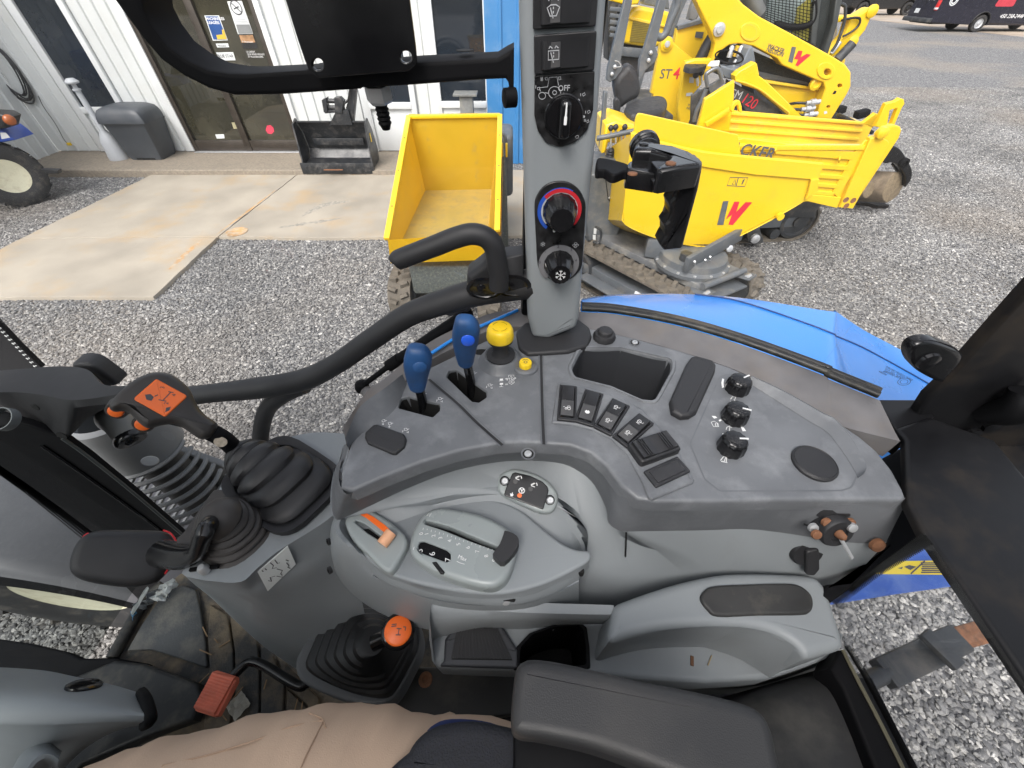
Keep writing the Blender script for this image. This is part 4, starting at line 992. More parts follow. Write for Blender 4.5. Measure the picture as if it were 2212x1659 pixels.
def lever_icon(u, v, t):
    b_ = [('c', zI((u - 12, v - 8), (u + 10, v - 10), (u + 14, v + 6), (u - 8, v + 8))), zI((u + 14, v), (u + 28, v - 4))]
    b_ += [zI((u - 2, v + 14), (u - 2, v + 30)), zI((u - 10, v + 24), (u - 2, v + 32), (u + 6, v + 24))] if t == 0 else [zI((u - 20, v + 6), (u - 24, v + 22)), zI((u + 8, v + 20), (u + 22, v + 28), (u + 20, v + 14))]
    return b_
L_ = []
for u, v, t in ((1212, 735, 0), (1338, 830, 1), (815, 900, 0), (945, 937, 1), (500, 1112, 0), (550, 1133, 0), (676, 1180, 1)): L_ += lever_icon(u, v, t)
L_ += [('c', zI((1432, 740), (1440, 732), (1450, 740), (1440, 750))), ('c', zI((1462, 738), (1472, 730), (1480, 738), (1470, 746))), zI((1440, 730), (1452, 712), (1474, 712), (1476, 730)), zI((1488, 722), (1490, 712), (1520, 710), (1522, 720)),
       ('f', zI((1420, 780), (1445, 778), (1445, 792), (1420, 794))), zI((1412, 798), (1448, 795)), zI((1462, 778), (1484, 776)), zI((1462, 784), (1484, 782)), zI((1488, 768), (1490, 752), (1530, 750), (1532, 764)), ('c', zI((1502, 762), (1510, 757), (1517, 762), (1510, 768))),
       ('f', zI((1420, 814), (1446, 812), (1446, 826), (1420, 828))), zI((1432, 828), (1430, 842)), zI((1415, 844), (1447, 841)), zI((1462, 822), (1484, 820)), zI((1462, 828), (1484, 826)), zI((1492, 812), (1494, 796), (1532, 794), (1534, 810), (1512, 824), (1494, 814)), ('c', zI((1505, 806), (1512, 800), (1520, 806), (1512, 812)))]
P_('symbols', strokes(SY, L_, .0006, .0002, True), WHT, con)
ctext(SY, 'STOP', 1511, 790, 1550, 787, .0055, WHT, con, z=zI)

# ---------------------------------------------------------------- blue hydraulic levers and the yellow PTO knob
def hyd_lever(foot, neck, ktop, hz0, dneck, dtop, lab, btn, wk=1.0):
    f0 = PZ(*zI(foot)[0], ZC - .03); a = PZ(*zI(neck)[0], CAM_H - dneck); b_ = PZ(*zI(ktop)[0], CAM_H - dtop)
    lv = P_('hydraulic_lever', tube([f0, f0.lerp(a, .5) + Vector((.002, 0, 0)), a.lerp(b_, .15)], [.0062, .0058, .0056], 12, 5), BLKG, con, label=lab)
    ax = (b_ - a).normalized(); L = (b_ - a).length
    rows = []
    for t, rx, ry, off in ((-.04, .0060, .0060, 0), (.0, .0085, .0075, 0), (.06, .0098, .0085, 0), (.35, .0128, .0105, 0), (.62, .0150, .012, .001), (.80, .0140, .0115, .002), (.93, .0108, .009, .001), (.985, .0075, .0055, 0), (1.0, .003, .002, 0)):
        c = a + ax * (t * L) + Vector((off, 0, 0)); fr = Frame(c, ax, (1, 0, 0))
        rows.append([fr.w(rx * wk * math.copysign(abs(math.cos(x)) ** .75, math.cos(x)), ry * wk * math.copysign(abs(math.sin(x)) ** .75, math.sin(x))) for x in [2 * math.pi * j / 20 for j in range(20)]])
    P_('grip', kstrip(rows, 1, sub=3, closed=True, cap=True, ang=60), BLUH, lv)
    c = a + ax * (.68 * L); n = (CAM - c).normalized(); n = (n - ax * n.dot(ax) * .75).normalized()
    P_('grip_button', lathe(c + n * .0125 + Vector((.003, 0, 0)), n, [(.0072, -.002), (.0072, .0016), (.0062, .0024), (.001, .0028)], 22), btn, lv)
    return lv
hyd_lever((815, 1030), (770, 850), (760, 522), 0, .338, .268, 'blue hydraulic lever nearer the door with a dark worn button', BLUH)
hyd_lever((1200, 900), (1150, 655), (1140, 292), 0, .325, .245, 'blue hydraulic lever with a bright blue button', BLUB)
for u, v in ((905, 1060), (1280, 935)):
    q = TOP.pt(*zI((u, v))[0]); P_('slot_pin', lathe(q + Vector((0, 0, -.03)), (0, 0, 1), [(.003, 0), (.003, .01), (.001, .011)], 10), MET, con)
q = TOP.pt(*zI((1428, 640))[0])
py_ = P_('pto_switch', lathe(q, (0, 0, 1), [(.031, 0), (.028, .002), (.0245, .009), (.0215, .0115), (.0205, .0105)], 32), CON, con, label='yellow mushroom switch for the power take-off')
P_('collar', lathe(q, (0, 0, 1), [(.0195, .009), (.0195, .0125), (.0125, .014), (.0105, .018), (.0105, .034), (.0165, .037), (.0165, .042)], 28), SOFT, py_)
P_('mushroom_cap', lathe(q, (0, 0, 1), [(.0175, .041), (.0180, .044), (.0170, .053), (.0150, .0575), (.0135, .0585), (.001, .0588)], 32), YELP, py_)
fr = Frame(q + Vector((0, 0, .0590)), (0, 0, 1))
P_('cap_marks', strokes(fr, [circ(0, 0, .0095, 6, 200, 260), circ(0, 0, .0095, 6, 280, 340), circ(0, 0, .0095, 6, 20, 80), circ(0, 0, .0095, 6, 110, 160)], .0008, .0001), mat('yellow_dark_mark', (.3, .2, .01), .5), py_)
q = TOP.pt(*zI((1622, 690))[0])
br_ = P_('push_button', lathe(q, (0, 0, 1), [(.0175, 0), (.0165, .003), (.0135, .0045), (.0130, .002), (.0125, .002)], 28), CON, con, label='small yellow push button with a black symbol')
P_('button_cap', lathe(q + Vector((0, .001, 0)), (0, 0, 1), [(.0085, .002), (.0085, .0085), (.0078, .0095), (.001, .0095)], 22), YELP, br_)
fr = Frame(q + Vector((0, .001, .0097)), (0, 0, 1)); P_('symbol', strokes(fr, [('c', circ(0, -.001, .0022, 10)), circ(0, 0, .0045, 8, 30, 150)], .0009, .0001), INK, br_)
q = TOP.pix(zI((1275, 570)))[0]
P_('cable_hole', slab(TOP, [(q[0] + x, q[1] + y) for x, y in [(.011 * math.cos(t), .006 * math.sin(t)) for t in [k * math.pi / 8 for k in range(16)]]], 0, .0006, pix=False), HOLE, con)

# ---------------------------------------------------------------- ledge, seal and side wall
l_out = zv((742, 925), (770, 880), (800, 838), (830, 820), (920, 745), (1000, 703), (1060, 678), (1130, 668), (1200, 668), (1257, 674)) + zJ((600, 18), (1100, 112), (1600, 262), (2212, 490)) + zK((400, 585), (690, 705))
l_in = zv((748, 960), (775, 905), (815, 868), (850, 845), (930, 778), (1005, 740), (1062, 712), (1130, 705), (1200, 708), (1257, 716)) + zJ((600, 178), (1100, 310), (1600, 480), (2212, 800)) + zK((500, 870), (830, 955))
LZ = ZC + .004
lo = [PZ(p[0], p[1], LZ) for p in l_out]; li = [PZ(p[0], p[1], LZ - .006) for p in l_in]
P_('window_ledge', kstrip([[p + Vector((0, 0, -.05)) for p in lo], lo, [a.lerp(b_, .08) + Vector((0, 0, .003)) for a, b_ in zip(lo, li)], [a.lerp(b_, .8) + Vector((0, 0, .0)) for a, b_ in zip(lo, li)], li, [p + Vector((0, 0, -.03)) for p in li]], 4), LEDGE)
SEAL = mat('window_seal_rubber', (.014, .014, .014), .5, var=.2, vs=30, dirt=(.12, .11, .08), dirt_amt=.5, ds=40)
for off, rr_, h in ((-.004, .0045, .004), (-.013, .0042, .0045), (-.021, .003, .001)):
    q = []
    for i, p in enumerate(lo):
        t = (lo[min(i + 1, len(lo) - 1)] - lo[max(i - 1, 0)]).normalized(); n = Vector((-t.y, t.x, 0)); q.append(p + n * -off * 1.0 + Vector((0, 0, h)))
    P_('window_seal', tube(q[9:], rr_, 8, 4), SEAL if off != -.013 else RUB)
q = [p + Vector((0, .012, -.01)) for p in lo]
P_('outer_skin', kstrip([q, [p + Vector((0, .02, -.25)) for p in q], [p + Vector((0, 0, -.66)) for p in q]], 3), mat('cab_skin_black', (.02, .02, .02), .5))
q = PZ(*zI((1200, 545))[0], LZ + .004)
P_('blue_edge', tube([PZ(*p, LZ + .003) + Vector((0, .004, 0)) for p in zI((850, 610), (1100, 455), (1400, 320), (1560, 250))], .0025, 8), BLU)
GL = glass('cab_glass', dust=.02, tint=(.50, .53, .53))  # tint kept deep to dim the sky light entering the cab
GLW = glass('clear_glass', dust=.028)
go_ = [p + Vector((0, .016, 0)) for p in lo[9:]]
P_('quarter_window', kstrip([go_, [p + Vector((0, .0, .35)) for p in go_], [p + Vector((0, -.03, .68)) for p in go_]], 4), GLW)
Pd = [Vector((-.80, .50, 1.20)), Vector((-.4, .505, 1.2)), Vector((.04, .505, 1.2))]
P_('door_window', kstrip([[Vector((-.82, .52, 1.24)), Vector((-.4, .53, 1.24)), Vector((.03, .53, 1.24))], [Vector((-.82, .52, 2.6)), Vector((-.4, .53, 2.6)), Vector((.03, .53, 2.6))]], 3), GLW)

# ---------------------------------------------------------------- door post with climate controls
YP = .45; PF = FY(YP)
post = P_('door_post', slab(PF, rnd_poly(zv((1118, -160), (1122, 0), (1130, 300), (1138, 600), (1140, 690), (1150, 732), (1185, 736), (1245, 712), (1252, 690), (1262, 560), (1290, 300), (1312, 0), (1322, -160)), [0, 0, 0, 0, 0, 12, 10, 14, 4, 0, 0, 0, 0], 4), -.055, 0, .010, seg=5), CLT, label='grey door post carrying lamp and climate controls')
P_('post_boot', slab(TOP, rnd_poly(zI((1545, 400), (1620, 330), (2040, 300), (2130, 370), (2150, 440), (2110, 515), (1960, 560), (1640, 580), (1570, 530)), 12, 4), -.01, .006, .004, seg=4), SOFT)
# black steel post behind the cover
P_('steel_post', box((.052, YP + .078, 2.3), (.075, .04, .85), bev=.006), BLKM)
P_('post_yellow_reflection', box((PF.pt(*zB((1620, 250))[0]).x + .004, YP + .03, 2.27), (.003, .02, .14)), CLG, post) if False else None
PS_ = PF.at(PF.w(0, 0, .001))
def pswitch(pts, icon, lab):
    f, W, H = quad_frame(PS_, pts)
    s = P_('switch', slab(f, rrect(W, H, .0015), -.002, .003, .0008, pix=False), SWB, post, label=lab)
    b_ = P_('button', kstrip([[f.w(x, y, z) for x, z in ((-W * .38, .003), (-W * .34, .0085), (-.002, .0062), (W * .34, .0045), (W * .40, .0028))] for y in (-H * .36, -H * .33, H * .33, H * .36)], 3, ang=50), SWB, s)
    P_('button_half', slab(f, rrect(W * .24, H * .64, .0005, -W * .2, 0), .0073, .0080, pix=False), SWG, s)
    P_('symbol', strokes(Frame(f.w(-W * .19, 0, .0083), f.n, f.ex), icon, .0008, .0003), GRYP, s)
wsc = lambda pts: [(x * .001, y * .001) for x, y in pts]
ic1 = [('c', wsc([(-5, 2), (-2, 3.6), (2, 3.6), (5, 2), (2.5, -3), (-2.5, -3)])), wsc([(-2.5, 2), (0, -4.5)]), wsc([(-4, 6), (-3, 7.5), (-1, 6.5)]), wsc([(1, 6.5), (2, 7.5), (4, 6)]), wsc([(0, 2.5), (0, 1)]), wsc([(0, 0), (0, -1.5)])]
ic2 = [('c', wsc([(-4.5, 3), (4.5, 3), (4.5, -3), (-4.5, -3)])), wsc([(-2.5, 2), (0, -5)]), wsc([(-4, 4.5), (-3, 6), (-1, 4.5)]), wsc([(1, 4.5), (2, 6), (4, 4.5)]), wsc([(0, 2.2), (0, .8)]), wsc([(0, 0), (0, -1.5)])]
pswitch(zB((1750, 205), (2186, 178), (2192, -75), (1745, -55)), ic1, 'wide rocker switch with a windscreen wiper symbol')
pswitch(zB((1760, 512), (2172, 484), (2183, 210), (1752, 244)), ic2, 'wide rocker switch with a rear wiper symbol')
lp = P_('lamp_panel', slab(PF, rnd_poly(zB((1760, 522), (2176, 492), (2172, 600), (2165, 760), (2125, 900), (2040, 985), (1940, 1020), (1840, 990), (1780, 900), (1758, 800)), [3, 4, 20, 20, 20, 20, 20, 20, 20, 20], 5), -.001, .0022, .0008), CARB, post, label='carbon look panel of the work lamp switch')
PP = PF.at(PF.w(0, 0, .0024))
q = PF.pt(*zB((1958, 800))[0])
kn = P_('lamp_knob', lathe(q + PF.n * .002, PF.n, [(.0185, 0), (.0185, .002), (.0175, .003), (.0165, .003), (.016, .005), (.001, .005)], 36), BLKG, post)
kf = Frame(q + PF.n * .007, PF.n, (1, 0, 0))
P_('knob_bar', slab(kf, rnd_poly([(-.0052, -.0155), (.0052, -.0155), (.0052, .0155), (-.0052, .0155)], .005, 5), 0, .014, .004, pix=False, seg=4), BLKG, kn)
P_('pointer', slab(kf, rnd_poly([(-.0006, .0145), (.0006, .0145), (.0009, .004), (.0013, .0035), (.0013, -.003), (-.0013, -.003), (-.0013, .0035), (-.0009, .004)], .0006, 2), .0141, .0145, pix=False), WHT, kn)
tz = [('c', zB(*[(1898 + 42 * math.cos(t), 640 + 42 * math.sin(t)) for t in [k * math.pi / 9 for k in range(18)]])), ('c', zB(*[(1898 + 14 * math.cos(t), 640 + 14 * math.sin(t)) for t in [k * math.pi / 5 for k in range(10)]])),
      ('c', zB(*[(1812 + 24 * math.cos(t), 662 + 24 * math.sin(t)) for t in [k * math.pi / 7 for k in range(14)]])), zB((1800, 632), (1795, 606), (1850, 600), (1860, 535), (1915, 532), (1925, 590)), zB((1830, 640), (1855, 645)),
      zB((1805, 535), (1805, 560)), zB((1815, 535), (1815, 560)), zB((1768, 590), (1768, 612)), ('c', zB((1832, 540), (1848, 532), (1848, 555), (1835, 552))), ('c', zB((1925, 532), (1938, 530), (1942, 550), (1928, 552))), ('c', zB((1780, 605), (1794, 602), (1794, 622), (1780, 620))),
      zB((2078, 645), (2078, 665)), ('c', zB((2090, 650), (2105, 640), (2110, 655), (2096, 665))), zB((2112, 765), (2112, 785)), ('c', zB((2125, 770), (2140, 762), (2144, 776), (2130, 786))), zB((2103, 822), (2103, 842)), zB((2112, 822), (2112, 842)), ('c', zB((2120, 835), (2132, 828), (2136, 842), (2124, 850))), ('c', zB((2040, 942), (2060, 935), (2066, 955), (2045, 955)))]
for u, v in ((1961, 649), (2064, 692), (2099, 806)): tz.append(('f', zB(*[(u + 9 * math.cos(t), v + 9 * math.sin(t)) for t in [k * math.pi / 5 for k in range(10)]])))
P_('symbols', strokes(PP, tz, .0005, .0002, True), GRYP, lp)
ctext(PP, 'OFF', 1962, 628, 2000, 626, .0062, GRYP, lp, z=zB)
ac = P_('climate_panel', slab(PF, cr(zF((150, 280), (168, 180), (230, 85), (320, 30), (415, 15), (515, 32), (605, 95), (662, 190), (682, 290), (665, 600), (645, 880), (600, 965), (525, 1030), (430, 1055), (330, 1040), (245, 985), (185, 890), (165, 600)), 4, True), -.001, .0022, .0012), CARB, post, label='oval black climate panel with temperature and fan knobs')
c1 = PF.pix(zF((412, 312)))[0]; c2 = PF.pix(zF((400, 862)))[0]
def arc_band(F, c, r0_, r1_, a0, a1, m, par, taper=None, h=.0026, nm='scale_arc'):
    bm = bmesh.new(); a, b_ = [], []; n = 30
    for k in range(n + 1):
        t = k / n; an = R(a0 + (a1 - a0) * t); w0 = r0_ if taper is None else r0_ + (taper - r0_) * (1 - t) ** 1
        a.append(bm.verts.new(F.w(c[0] + w0 * math.cos(an), c[1] + w0 * math.sin(an), h))); b_.append(bm.verts.new(F.w(c[0] + r1_ * math.cos(an), c[1] + r1_ * math.sin(an), h)))
    for i in range(n): bm.faces.new((a[i], b_[i], b_[i + 1], a[i + 1]))
    return P_(nm, finish(bm, smooth=False, recalc=False), m, par)
RB, RR, RG = mat('print_blue', (.02, .08, .42), .4), mat('print_red', (.5, .02, .03), .4), GRYP
rr1 = abs(PF.pix(zF((180, 312)))[0][0] - c1[0])
arc_band(PF, c1, rr1 * .80, rr1, 235, 60, RB, ac, taper=rr1 * .86, h=.0026); arc_band(PF, c1, rr1 * .76, rr1 * .84, 225, -40, RG, ac, h=.0024); arc_band(PF, c1, rr1 * .80, rr1 * .96, -42, 140, RR, ac, taper=rr1 * .8, h=.0028)
e_ = PF.pix(zF((352, 518)))[0]; P_('dot', slab(PF, [(e_[0] + x, e_[1] + y) for x, y in circ(0, 0, .0016, 12)], .002, .003, pix=False), WHT, ac)
rr2 = abs(PF.pix(zF((190, 862)))[0][0] - c2[0])
arc_band(PF, c2, rr2 * .72, rr2, 235, -50, mat('print_mid_grey', (.17, .17, .18), .4), ac, h=.0026)
for c0, rr_ in ((c1, rr1 * .78), (c2, rr2 * .74)):
    q = PF.w(*c0, .002)
    k2 = P_('knob', lathe(q, PF.n, [(rr_, 0), (rr_, .002), (rr_ * .93, .004), (rr_ * .78, .021), (rr_ * .66, .026), (.001, .0262)], 48, flute=.05, nfl=14), BLKG, ac)
q = PF.w(c2[0], c2[1], .0286); sf = Frame(q, PF.n, (1, 0, 0))
fl = []
for k in range(6):
    a = R(60 * k + 30); fl.append([(0, 0), (.0065 * math.cos(a), .0065 * math.sin(a))])
    for s in (-.5, .5): fl.append([(.004 * math.cos(a), .004 * math.sin(a)), (.004 * math.cos(a) + .0024 * math.cos(a + s * 1.6), .004 * math.sin(a) + .0024 * math.sin(a + s * 1.6))])
P_('snowflake', strokes(sf, fl, .0007, .0001), WHT, ac)
def at_icon(u, v): p = PF.pix(zF((u, v)))[0]; return Frame(PF.w(*p, .0026), PF.n, (1, 0, 0))
P_('snowflake', strokes(at_icon(236, 655), [[(x * .45, y * .45) for x, y in q_] for q_ in fl], .0004, .0001), GRYP, ac)
P_('fan_symbol', strokes(at_icon(573, 665), [('c', [(.0016 * math.cos(R(a)) + x, .0012 * math.sin(R(a)) + y) for a in range(0, 360, 45)]) for x, y in ((.002, 0), (-.002, 0), (0, .002), (0, -.002))], .0004, .0001), GRYP, ac)
for s, u, v in (('2', 395, 700), ('1', 260, 752), ('0', 205, 865), ('3', 530, 735), ('4', 580, 845)): ctext(PF.at(PF.w(0, 0, .0027)), s, u, v, u + 30, v - 2, .0048, INK, ac, z=zF)
P_('pointer', slab(PF, zF((262, 880), (275, 890), (325, 970), (318, 985), (300, 978)), .004, .010), WHT, ac)

# ---------------------------------------------------------------- steel bracket and plate at the top left
BF = FY(.455)
bo = zv((250, -60)) + zA((700, 0), (780, 110), (870, 230), (990, 370), (1130, 470), (1280, 545), (1440, 588), (1700, 584), (2212, 548)) + zB((400, 618), (900, 590), (1400, 552), (1560, 546), (1590, 590), (1602, 650), (1575, 660), (1570, 700), (1590, 735), (1615, 742), (1618, 330), (1570, 355), (1500, 398), (940, 427), (170, 483)) + zA((1900, 432), (1500, 452), (1400, 450), (1270, 428), (1150, 370), (1030, 285), (940, 170), (880, 60)) + zv((296, -60))
bk_ = P_('monitor_bracket', slab(BF, bo, -.042, 0, .003, seg=2), BLKM, label='curved black steel bar carrying the monitor plate')
hl = [[(870 + 40 * math.cos(t), 393 + 42 * math.sin(t)) for t in [k * math.pi / 8 for k in range(16)]], [(260 + 38 * math.cos(t), 445 + 42 * math.sin(t)) for t in [k * math.pi / 8 for k in range(16)]]]
PL = FY(.440)
P_('monitor_plate', slab(PL, rnd_poly(zB((-20, -160), (40, 10), (110, 240), (172, 425), (200, 490), (268, 540), (890, 492), (945, 440), (935, 320), (880, -100), (870, -160)), [0, 0, 0, 6, 6, 10, 14, 6, 0, 0, 0], 4), -.004, 0, .001, holes=[zB(*h) for h in hl]), BLKG, label='black flat plate with two round holes')
q = BF.pt(*zB((640, 630))[0]) + Vector((0, .018, -.002))
P_('nut', lathe(q, (0, .12, -1), [(.0125, -.004), (.0125, .008), (.011, .0105)], 6, 20), MET, bk_); P_('bolt_thread', lathe(q + Vector((0, .001, -.01)), (0, .12, -1), [(.0068, 0)] + [(.0068 if k % 2 else .0056, .002 * k) for k in range(1, 11)] + [(.004, .024)], 14, 20), BLKM, bk_)
for u, v in ((1265, 376),): 
    q = BF.pt(*zB((u, v))[0]); P_('bar_hole', lathe((q.x, .455 + .02, q.z + .0005), (0, 0, 1), [(.008, 0), (.008, .0006)], 14), HOLE, bk_)
q = BF.pt(*zB((1592, 675))[0]); P_('bolt', lathe(q, (-.9, -.3, 0), [(.008, -.005), (.008, .006), (.005, .007)], 10), BLKM, bk_)

# ---------------------------------------------------------------- grab bar on the door with its hook handle
def bar_pts(y, *pts): return [PY(p[0], p[1], p[2] if len(p) > 2 else y) for p in pts]
bp_ = bar_pts(.47, (1150, 612), (1090, 622), (1030, 632), (960, 652), (880, 682), (800, 735), (720, 790), (650, 822), (560, 838), (470, 848), (400, 856), (300, 866))
gb = P_('door_grab_bar', tube(bp_, [.020, .019, .0185, .0175, .0165, .0165, .0165, .0185, .0185, .0165, .0165, .0165], 20, 6), SOFT, label='long curved black grab bar across the door window')
P_('bar_branch', tube(bar_pts(.475, (655, 830), (612, 852), (580, 880), (566, 920), (560, 980)), [.017, .0155, .0145, .0145, .0145], 16, 6), SOFT, gb)
P_('hook_handle', tube(bar_pts(.44, *zT((118, 1222), (135, 1214), (260, 1165), (420, 1105), (560, 1050), (680, 1022), (780, 1045), (840, 1110), (862, 1210), (880, 1330), (880, 1420))), [.0085, .0115, .0118, .0120, .0120, .0120, .0120, .0122, .0125, .0125, .0125], 20, 6), SOFT, gb)
hp = rnd_poly(zT((640, 1340), (760, 1250), (800, 1200), (920, 1205), (1060, 1190), (1064, 1530), (940, 1515), (760, 1510), (680, 1525), (640, 1490)), [10, 10, 10, 10, 2, 2, 10, 10, 10, 10], 3)
hb = P_('handle_base', slab(FY(.452), hp, -.03, 0, .008, seg=4), SOFT, gb)
hp2 = rnd_poly(zT((380, 1600), (480, 1510), (590, 1500), (720, 1490), (700, 1540), (640, 1600), (520, 1645)), 4, 3)
P_('strut_boss', slab(FY(.458), hp2, -.02, 0, .006), SOFT, gb)
for u, v in ((775, 1425), (985, 1408)):
    q = PY(*zT((u, v))[0], .452); s_ = P_('screw_pocket', lathe(q, (0, -1, 0), [(.016, -.001), (.016, .0008), (.013, .0012), (.012, .0002)], 22, sx=1.5), BLKG, gb); P_('screw_head', lathe(q + Vector((-.004, 0, .0)), (0, -1, 0), [(.006, 0), (.0055, .002), (.002, .003)], 14), BLKG, gb)
# gas strut
a = PY(*zI((1150, 268))[0], .485); b_ = PY(*zI((560, 668))[0], .485); c_ = PY(*zI((330, 838))[0], .485)
st = P_('gas_strut', tube([a, a.lerp(b_, .35), b_], [.0085, .0088, .0088], 14, 0), BLKM); P_('strut_rod', tube([b_, c_], .0048, 10, 0), BLKM, st)
P_('strut_collar', tube([b_.lerp(a, .13), b_.lerp(c_, .06)], .0102, 14, 0), BLKM, st)
P_('ball_joint', lathe(c_ + Vector((0, 0, -.012)), (0, 0, 1), [(.006, 0), (.0115, .004), (.0125, .011), (.010, .019), (.004, .023)], 18), BLKM, st); P_('ball_joint', lathe(a + Vector((0, 0, -.01)), (0, 0, 1), [(.006, 0), (.0105, .004), (.0115, .011), (.008, .019)], 18), BLKM, st)
q = PY(*zI((400, 888))[0], .47); P_('strut_bracket', tube([c_ + Vector((.004, -.004, -.006)), q, q + Vector((.01, -.01, -.03))], [.009, .0135, .0135], 16, 0), LEDGE, st)

# ---------------------------------------------------------------- window latch handle
LH = HZ(PY(*zO((900, 420))[0], .41).z)
lt = P_('window_latch', slab(LH, rnd_poly(zO((515, 330), (540, 290), (620, 272), (760, 272), (1000, 308), (1200, 378), (1330, 458), (1364, 510), (1330, 532), (870, 602), (815, 590), (800, 560), (940, 462), (965, 430), (900, 408), (720, 362), (540, 352)), 3, 3), -.020, 0, .004, seg=4), BLKG, label='black window latch handle with finger grooves')
gy = LH.pt(*zO((1364, 515))[0]).y
GF = FY(gy - .0)
P_('latch_grip', slab(GF, rnd_poly(zO((1362, 520), (1352, 640), (1310, 850), (1230, 1140), (1120, 1555), (1090, 1585), (890, 1606), (835, 1540), (870, 1470), (900, 1420), (904, 1350), (886, 1300), (935, 1235), (962, 1160), (966, 1090), (950, 1030), (1000, 950), (1030, 862), (800, 866), (750, 822), (752, 775), (800, 760), (800, 612)), 3, 3), -.024, 0, .005, seg=4), BLKG, lt)
P_('latch_arm', slab(HZ(LH.o.z - .012), rnd_poly(zO((432, 540), (450, 500), (540, 478), (600, 490), (800, 548), (880, 600), (800, 640), (440, 590)), 3, 3), -.018, 0, .003), BLKG, lt)
P_('latch_bracket', slab(HZ(LH.o.z - .016), cr(zO((60, 470), (130, 458), (250, 480), (400, 520), (470, 560), (470, 620), (400, 620), (300, 660), (230, 655), (150, 605), (55, 600)), 3, True), -.008, 0, .002), BLKM, lt)
q = PY(*zO((640, 330))[0], .505); P_('pivot_disc', lathe(q, (0, -1, -.15), [(.0165, -.004), (.0165, .002), (.0152, .003), (.0152, .006), (.0138, .007), (.0138, .012), (.012, .013), (.012, .045), (.010, .046)], 40), BLKG, lt)
for u, v, m_ in ((632, 300, BLKG), (960, 535, RUST), (525, 500, RUST)):
    q = LH.pt(*zO((u, v))[0]); P_('rivet', lathe(q if v != 500 else q + Vector((0, 0, -.011)), (0, 0, 1), [(.0046, 0), (.0044, .0012), (.002, .002)], 16), m_, lt)
for k in range(5):
    q = GF.pt(*zO((905 + k * 38, 700 - k * 6))[0]); P_('spring_coil', tube([q + Vector((0, -.002, .007)), q + Vector((.001, -.004, 0)), q + Vector((.001, -.002, -.007))], .0016, 6), BLKG, lt)

# ---------------------------------------------------------------- blue rear fender
f_out = zE((130, 1225), (230, 1207), (400, 1193), (700, 1190), (1100, 1214), (1600, 1290), (1700, 1302)) + zK((450, 186), (620, 300), (880, 442), (1090, 610), (1200, 720))
f_cre = zE((130, 1232), (260, 1214), (450, 1200), (830, 1196), (1100, 1238), (1500, 1370), (1680, 1440)) + zK((440, 330), (600, 398), (800, 505), (1045, 645), (1100, 700))
f_in = zE((140, 1240), (300, 1270), (500, 1310), (830, 1350), (1100, 1440), (1500, 1600), (1700, 1700)) + zv((1860, 880), (1920, 930), (1990, 980), (2040, 1010), (2080, 1040))
DO = [.62, .62, .62, .64, .66, .69, .70, .74, .79, .86, .93, .99]
ro = [PZ(p[0], p[1], CAM_H - d) for p, d in zip(f_out, DO)]
rc = [PZ(p[0], p[1], CAM_H - d + .02) for p, d in zip(f_cre, DO)]
ri = [PZ(p[0], p[1], CAM_H - d + .03) for p, d in zip(f_in, DO)]
ri = [rc[i].lerp(ri[i], 1.25) for i in range(len(ri))]
rlip = [p + Vector((.005, .004, -.06)) for p in ro]
P_('rear_fender', kstrip([rlip, [p + Vector((.001, .002, -.008)) for p in ro], ro, rc, ri, [p + Vector((0, -.02, -.06)) for p in ri]], 5, ang=50), BLU, label='glossy blue rear fender')
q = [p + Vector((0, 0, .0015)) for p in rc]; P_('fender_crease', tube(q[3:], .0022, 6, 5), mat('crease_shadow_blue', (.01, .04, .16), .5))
ff = zM((1285, 500), (1310, 480), (1500, 340), (1740, 172), (1800, 200), (1920, 360), (1960, 400), (1600, 450))
FR = Frame(PZ(*zM((1700, 350))[0], CAM_H - 1.0), (.1, -.2, 1), (1, 0, 0))
fl_ = P_('fender_flank', slab(FR, ff, -.01, 0, .003), mat('dusty_blue_panel', (.03, .10, .42), .5, var=.15, vs=8, dirt=(.2, .3, .5), dirt_amt=.4, ds=10), label='blue fender panel behind the rear window')
ws = P_('warning_sticker', slab(FR, zM((1450, 352), (1560, 292), (1830, 288), (1900, 357)), .0005, .0015), mat('sticker_yellow', (.72, .55, .03), .5), fl_)
P_('sticker_print', strokes(FR.at(FR.w(0, 0, .0018)), [zM((1740, 290), (1672, 352)), zM((1570, 296), (1530, 352)), ('f', zM((1640, 318), (1665, 310), (1700, 318), (1670, 334))), ('f', zM((1610, 325), (1635, 318), (1630, 330)))] + [zM((1720 + 10 * k % 7, 300 + 9 * k), (1840 - 11 * (k % 3), 300 + 9 * k)) for k in range(6)], .003, .0002, True), INK, ws)
P_('sticker_print', strokes(SY, [], .001), INK, ws) if False else None
# etched glass mark, mirrored as seen from inside
QG = Frame(PZ(*zK((780, 590))[0], ZC + .03), Vector((-.45, -.89, 0)).normalized(), (.89, -.45, 0))
GT = mat('etched_mark', (.05, .07, .12), .6)
for s, (u, v), (u2, v2), sz in (('SAINT-GOBAIN SEKURIT', (898, 597), (720, 505), .0075), ('DOT 37  AS3  M33', (850, 585), (710, 515), .0062), ('43R-000586', (830, 588), (700, 530), .0095), ('000584', (745, 566), (690, 538), .006)):
    p = QG.pt(*zK((u, v))[0]); q2 = QG.pt(*zK((u2, v2))[0]); rt = (q2 - p).normalized(); up = -QG.n.cross(rt)
    if up.z < 0: up = -up
    P_('etched_lettering', text_me(s, sz * (p - q2).length / max(.001, len(s) * sz * .62), p, rt, -up if False else up, .0001), GT)
for r_, w_ in ((.0055, .0006), (.0034, .0005)):
    c0 = QG.pix(zK((853, 603)))[0]; P_('etched_ring', strokes(QG, [('c', [(c0[0] + x, c0[1] + y) for x, y in circ(0, 0, r_, 18)])], w_, 0), GT)

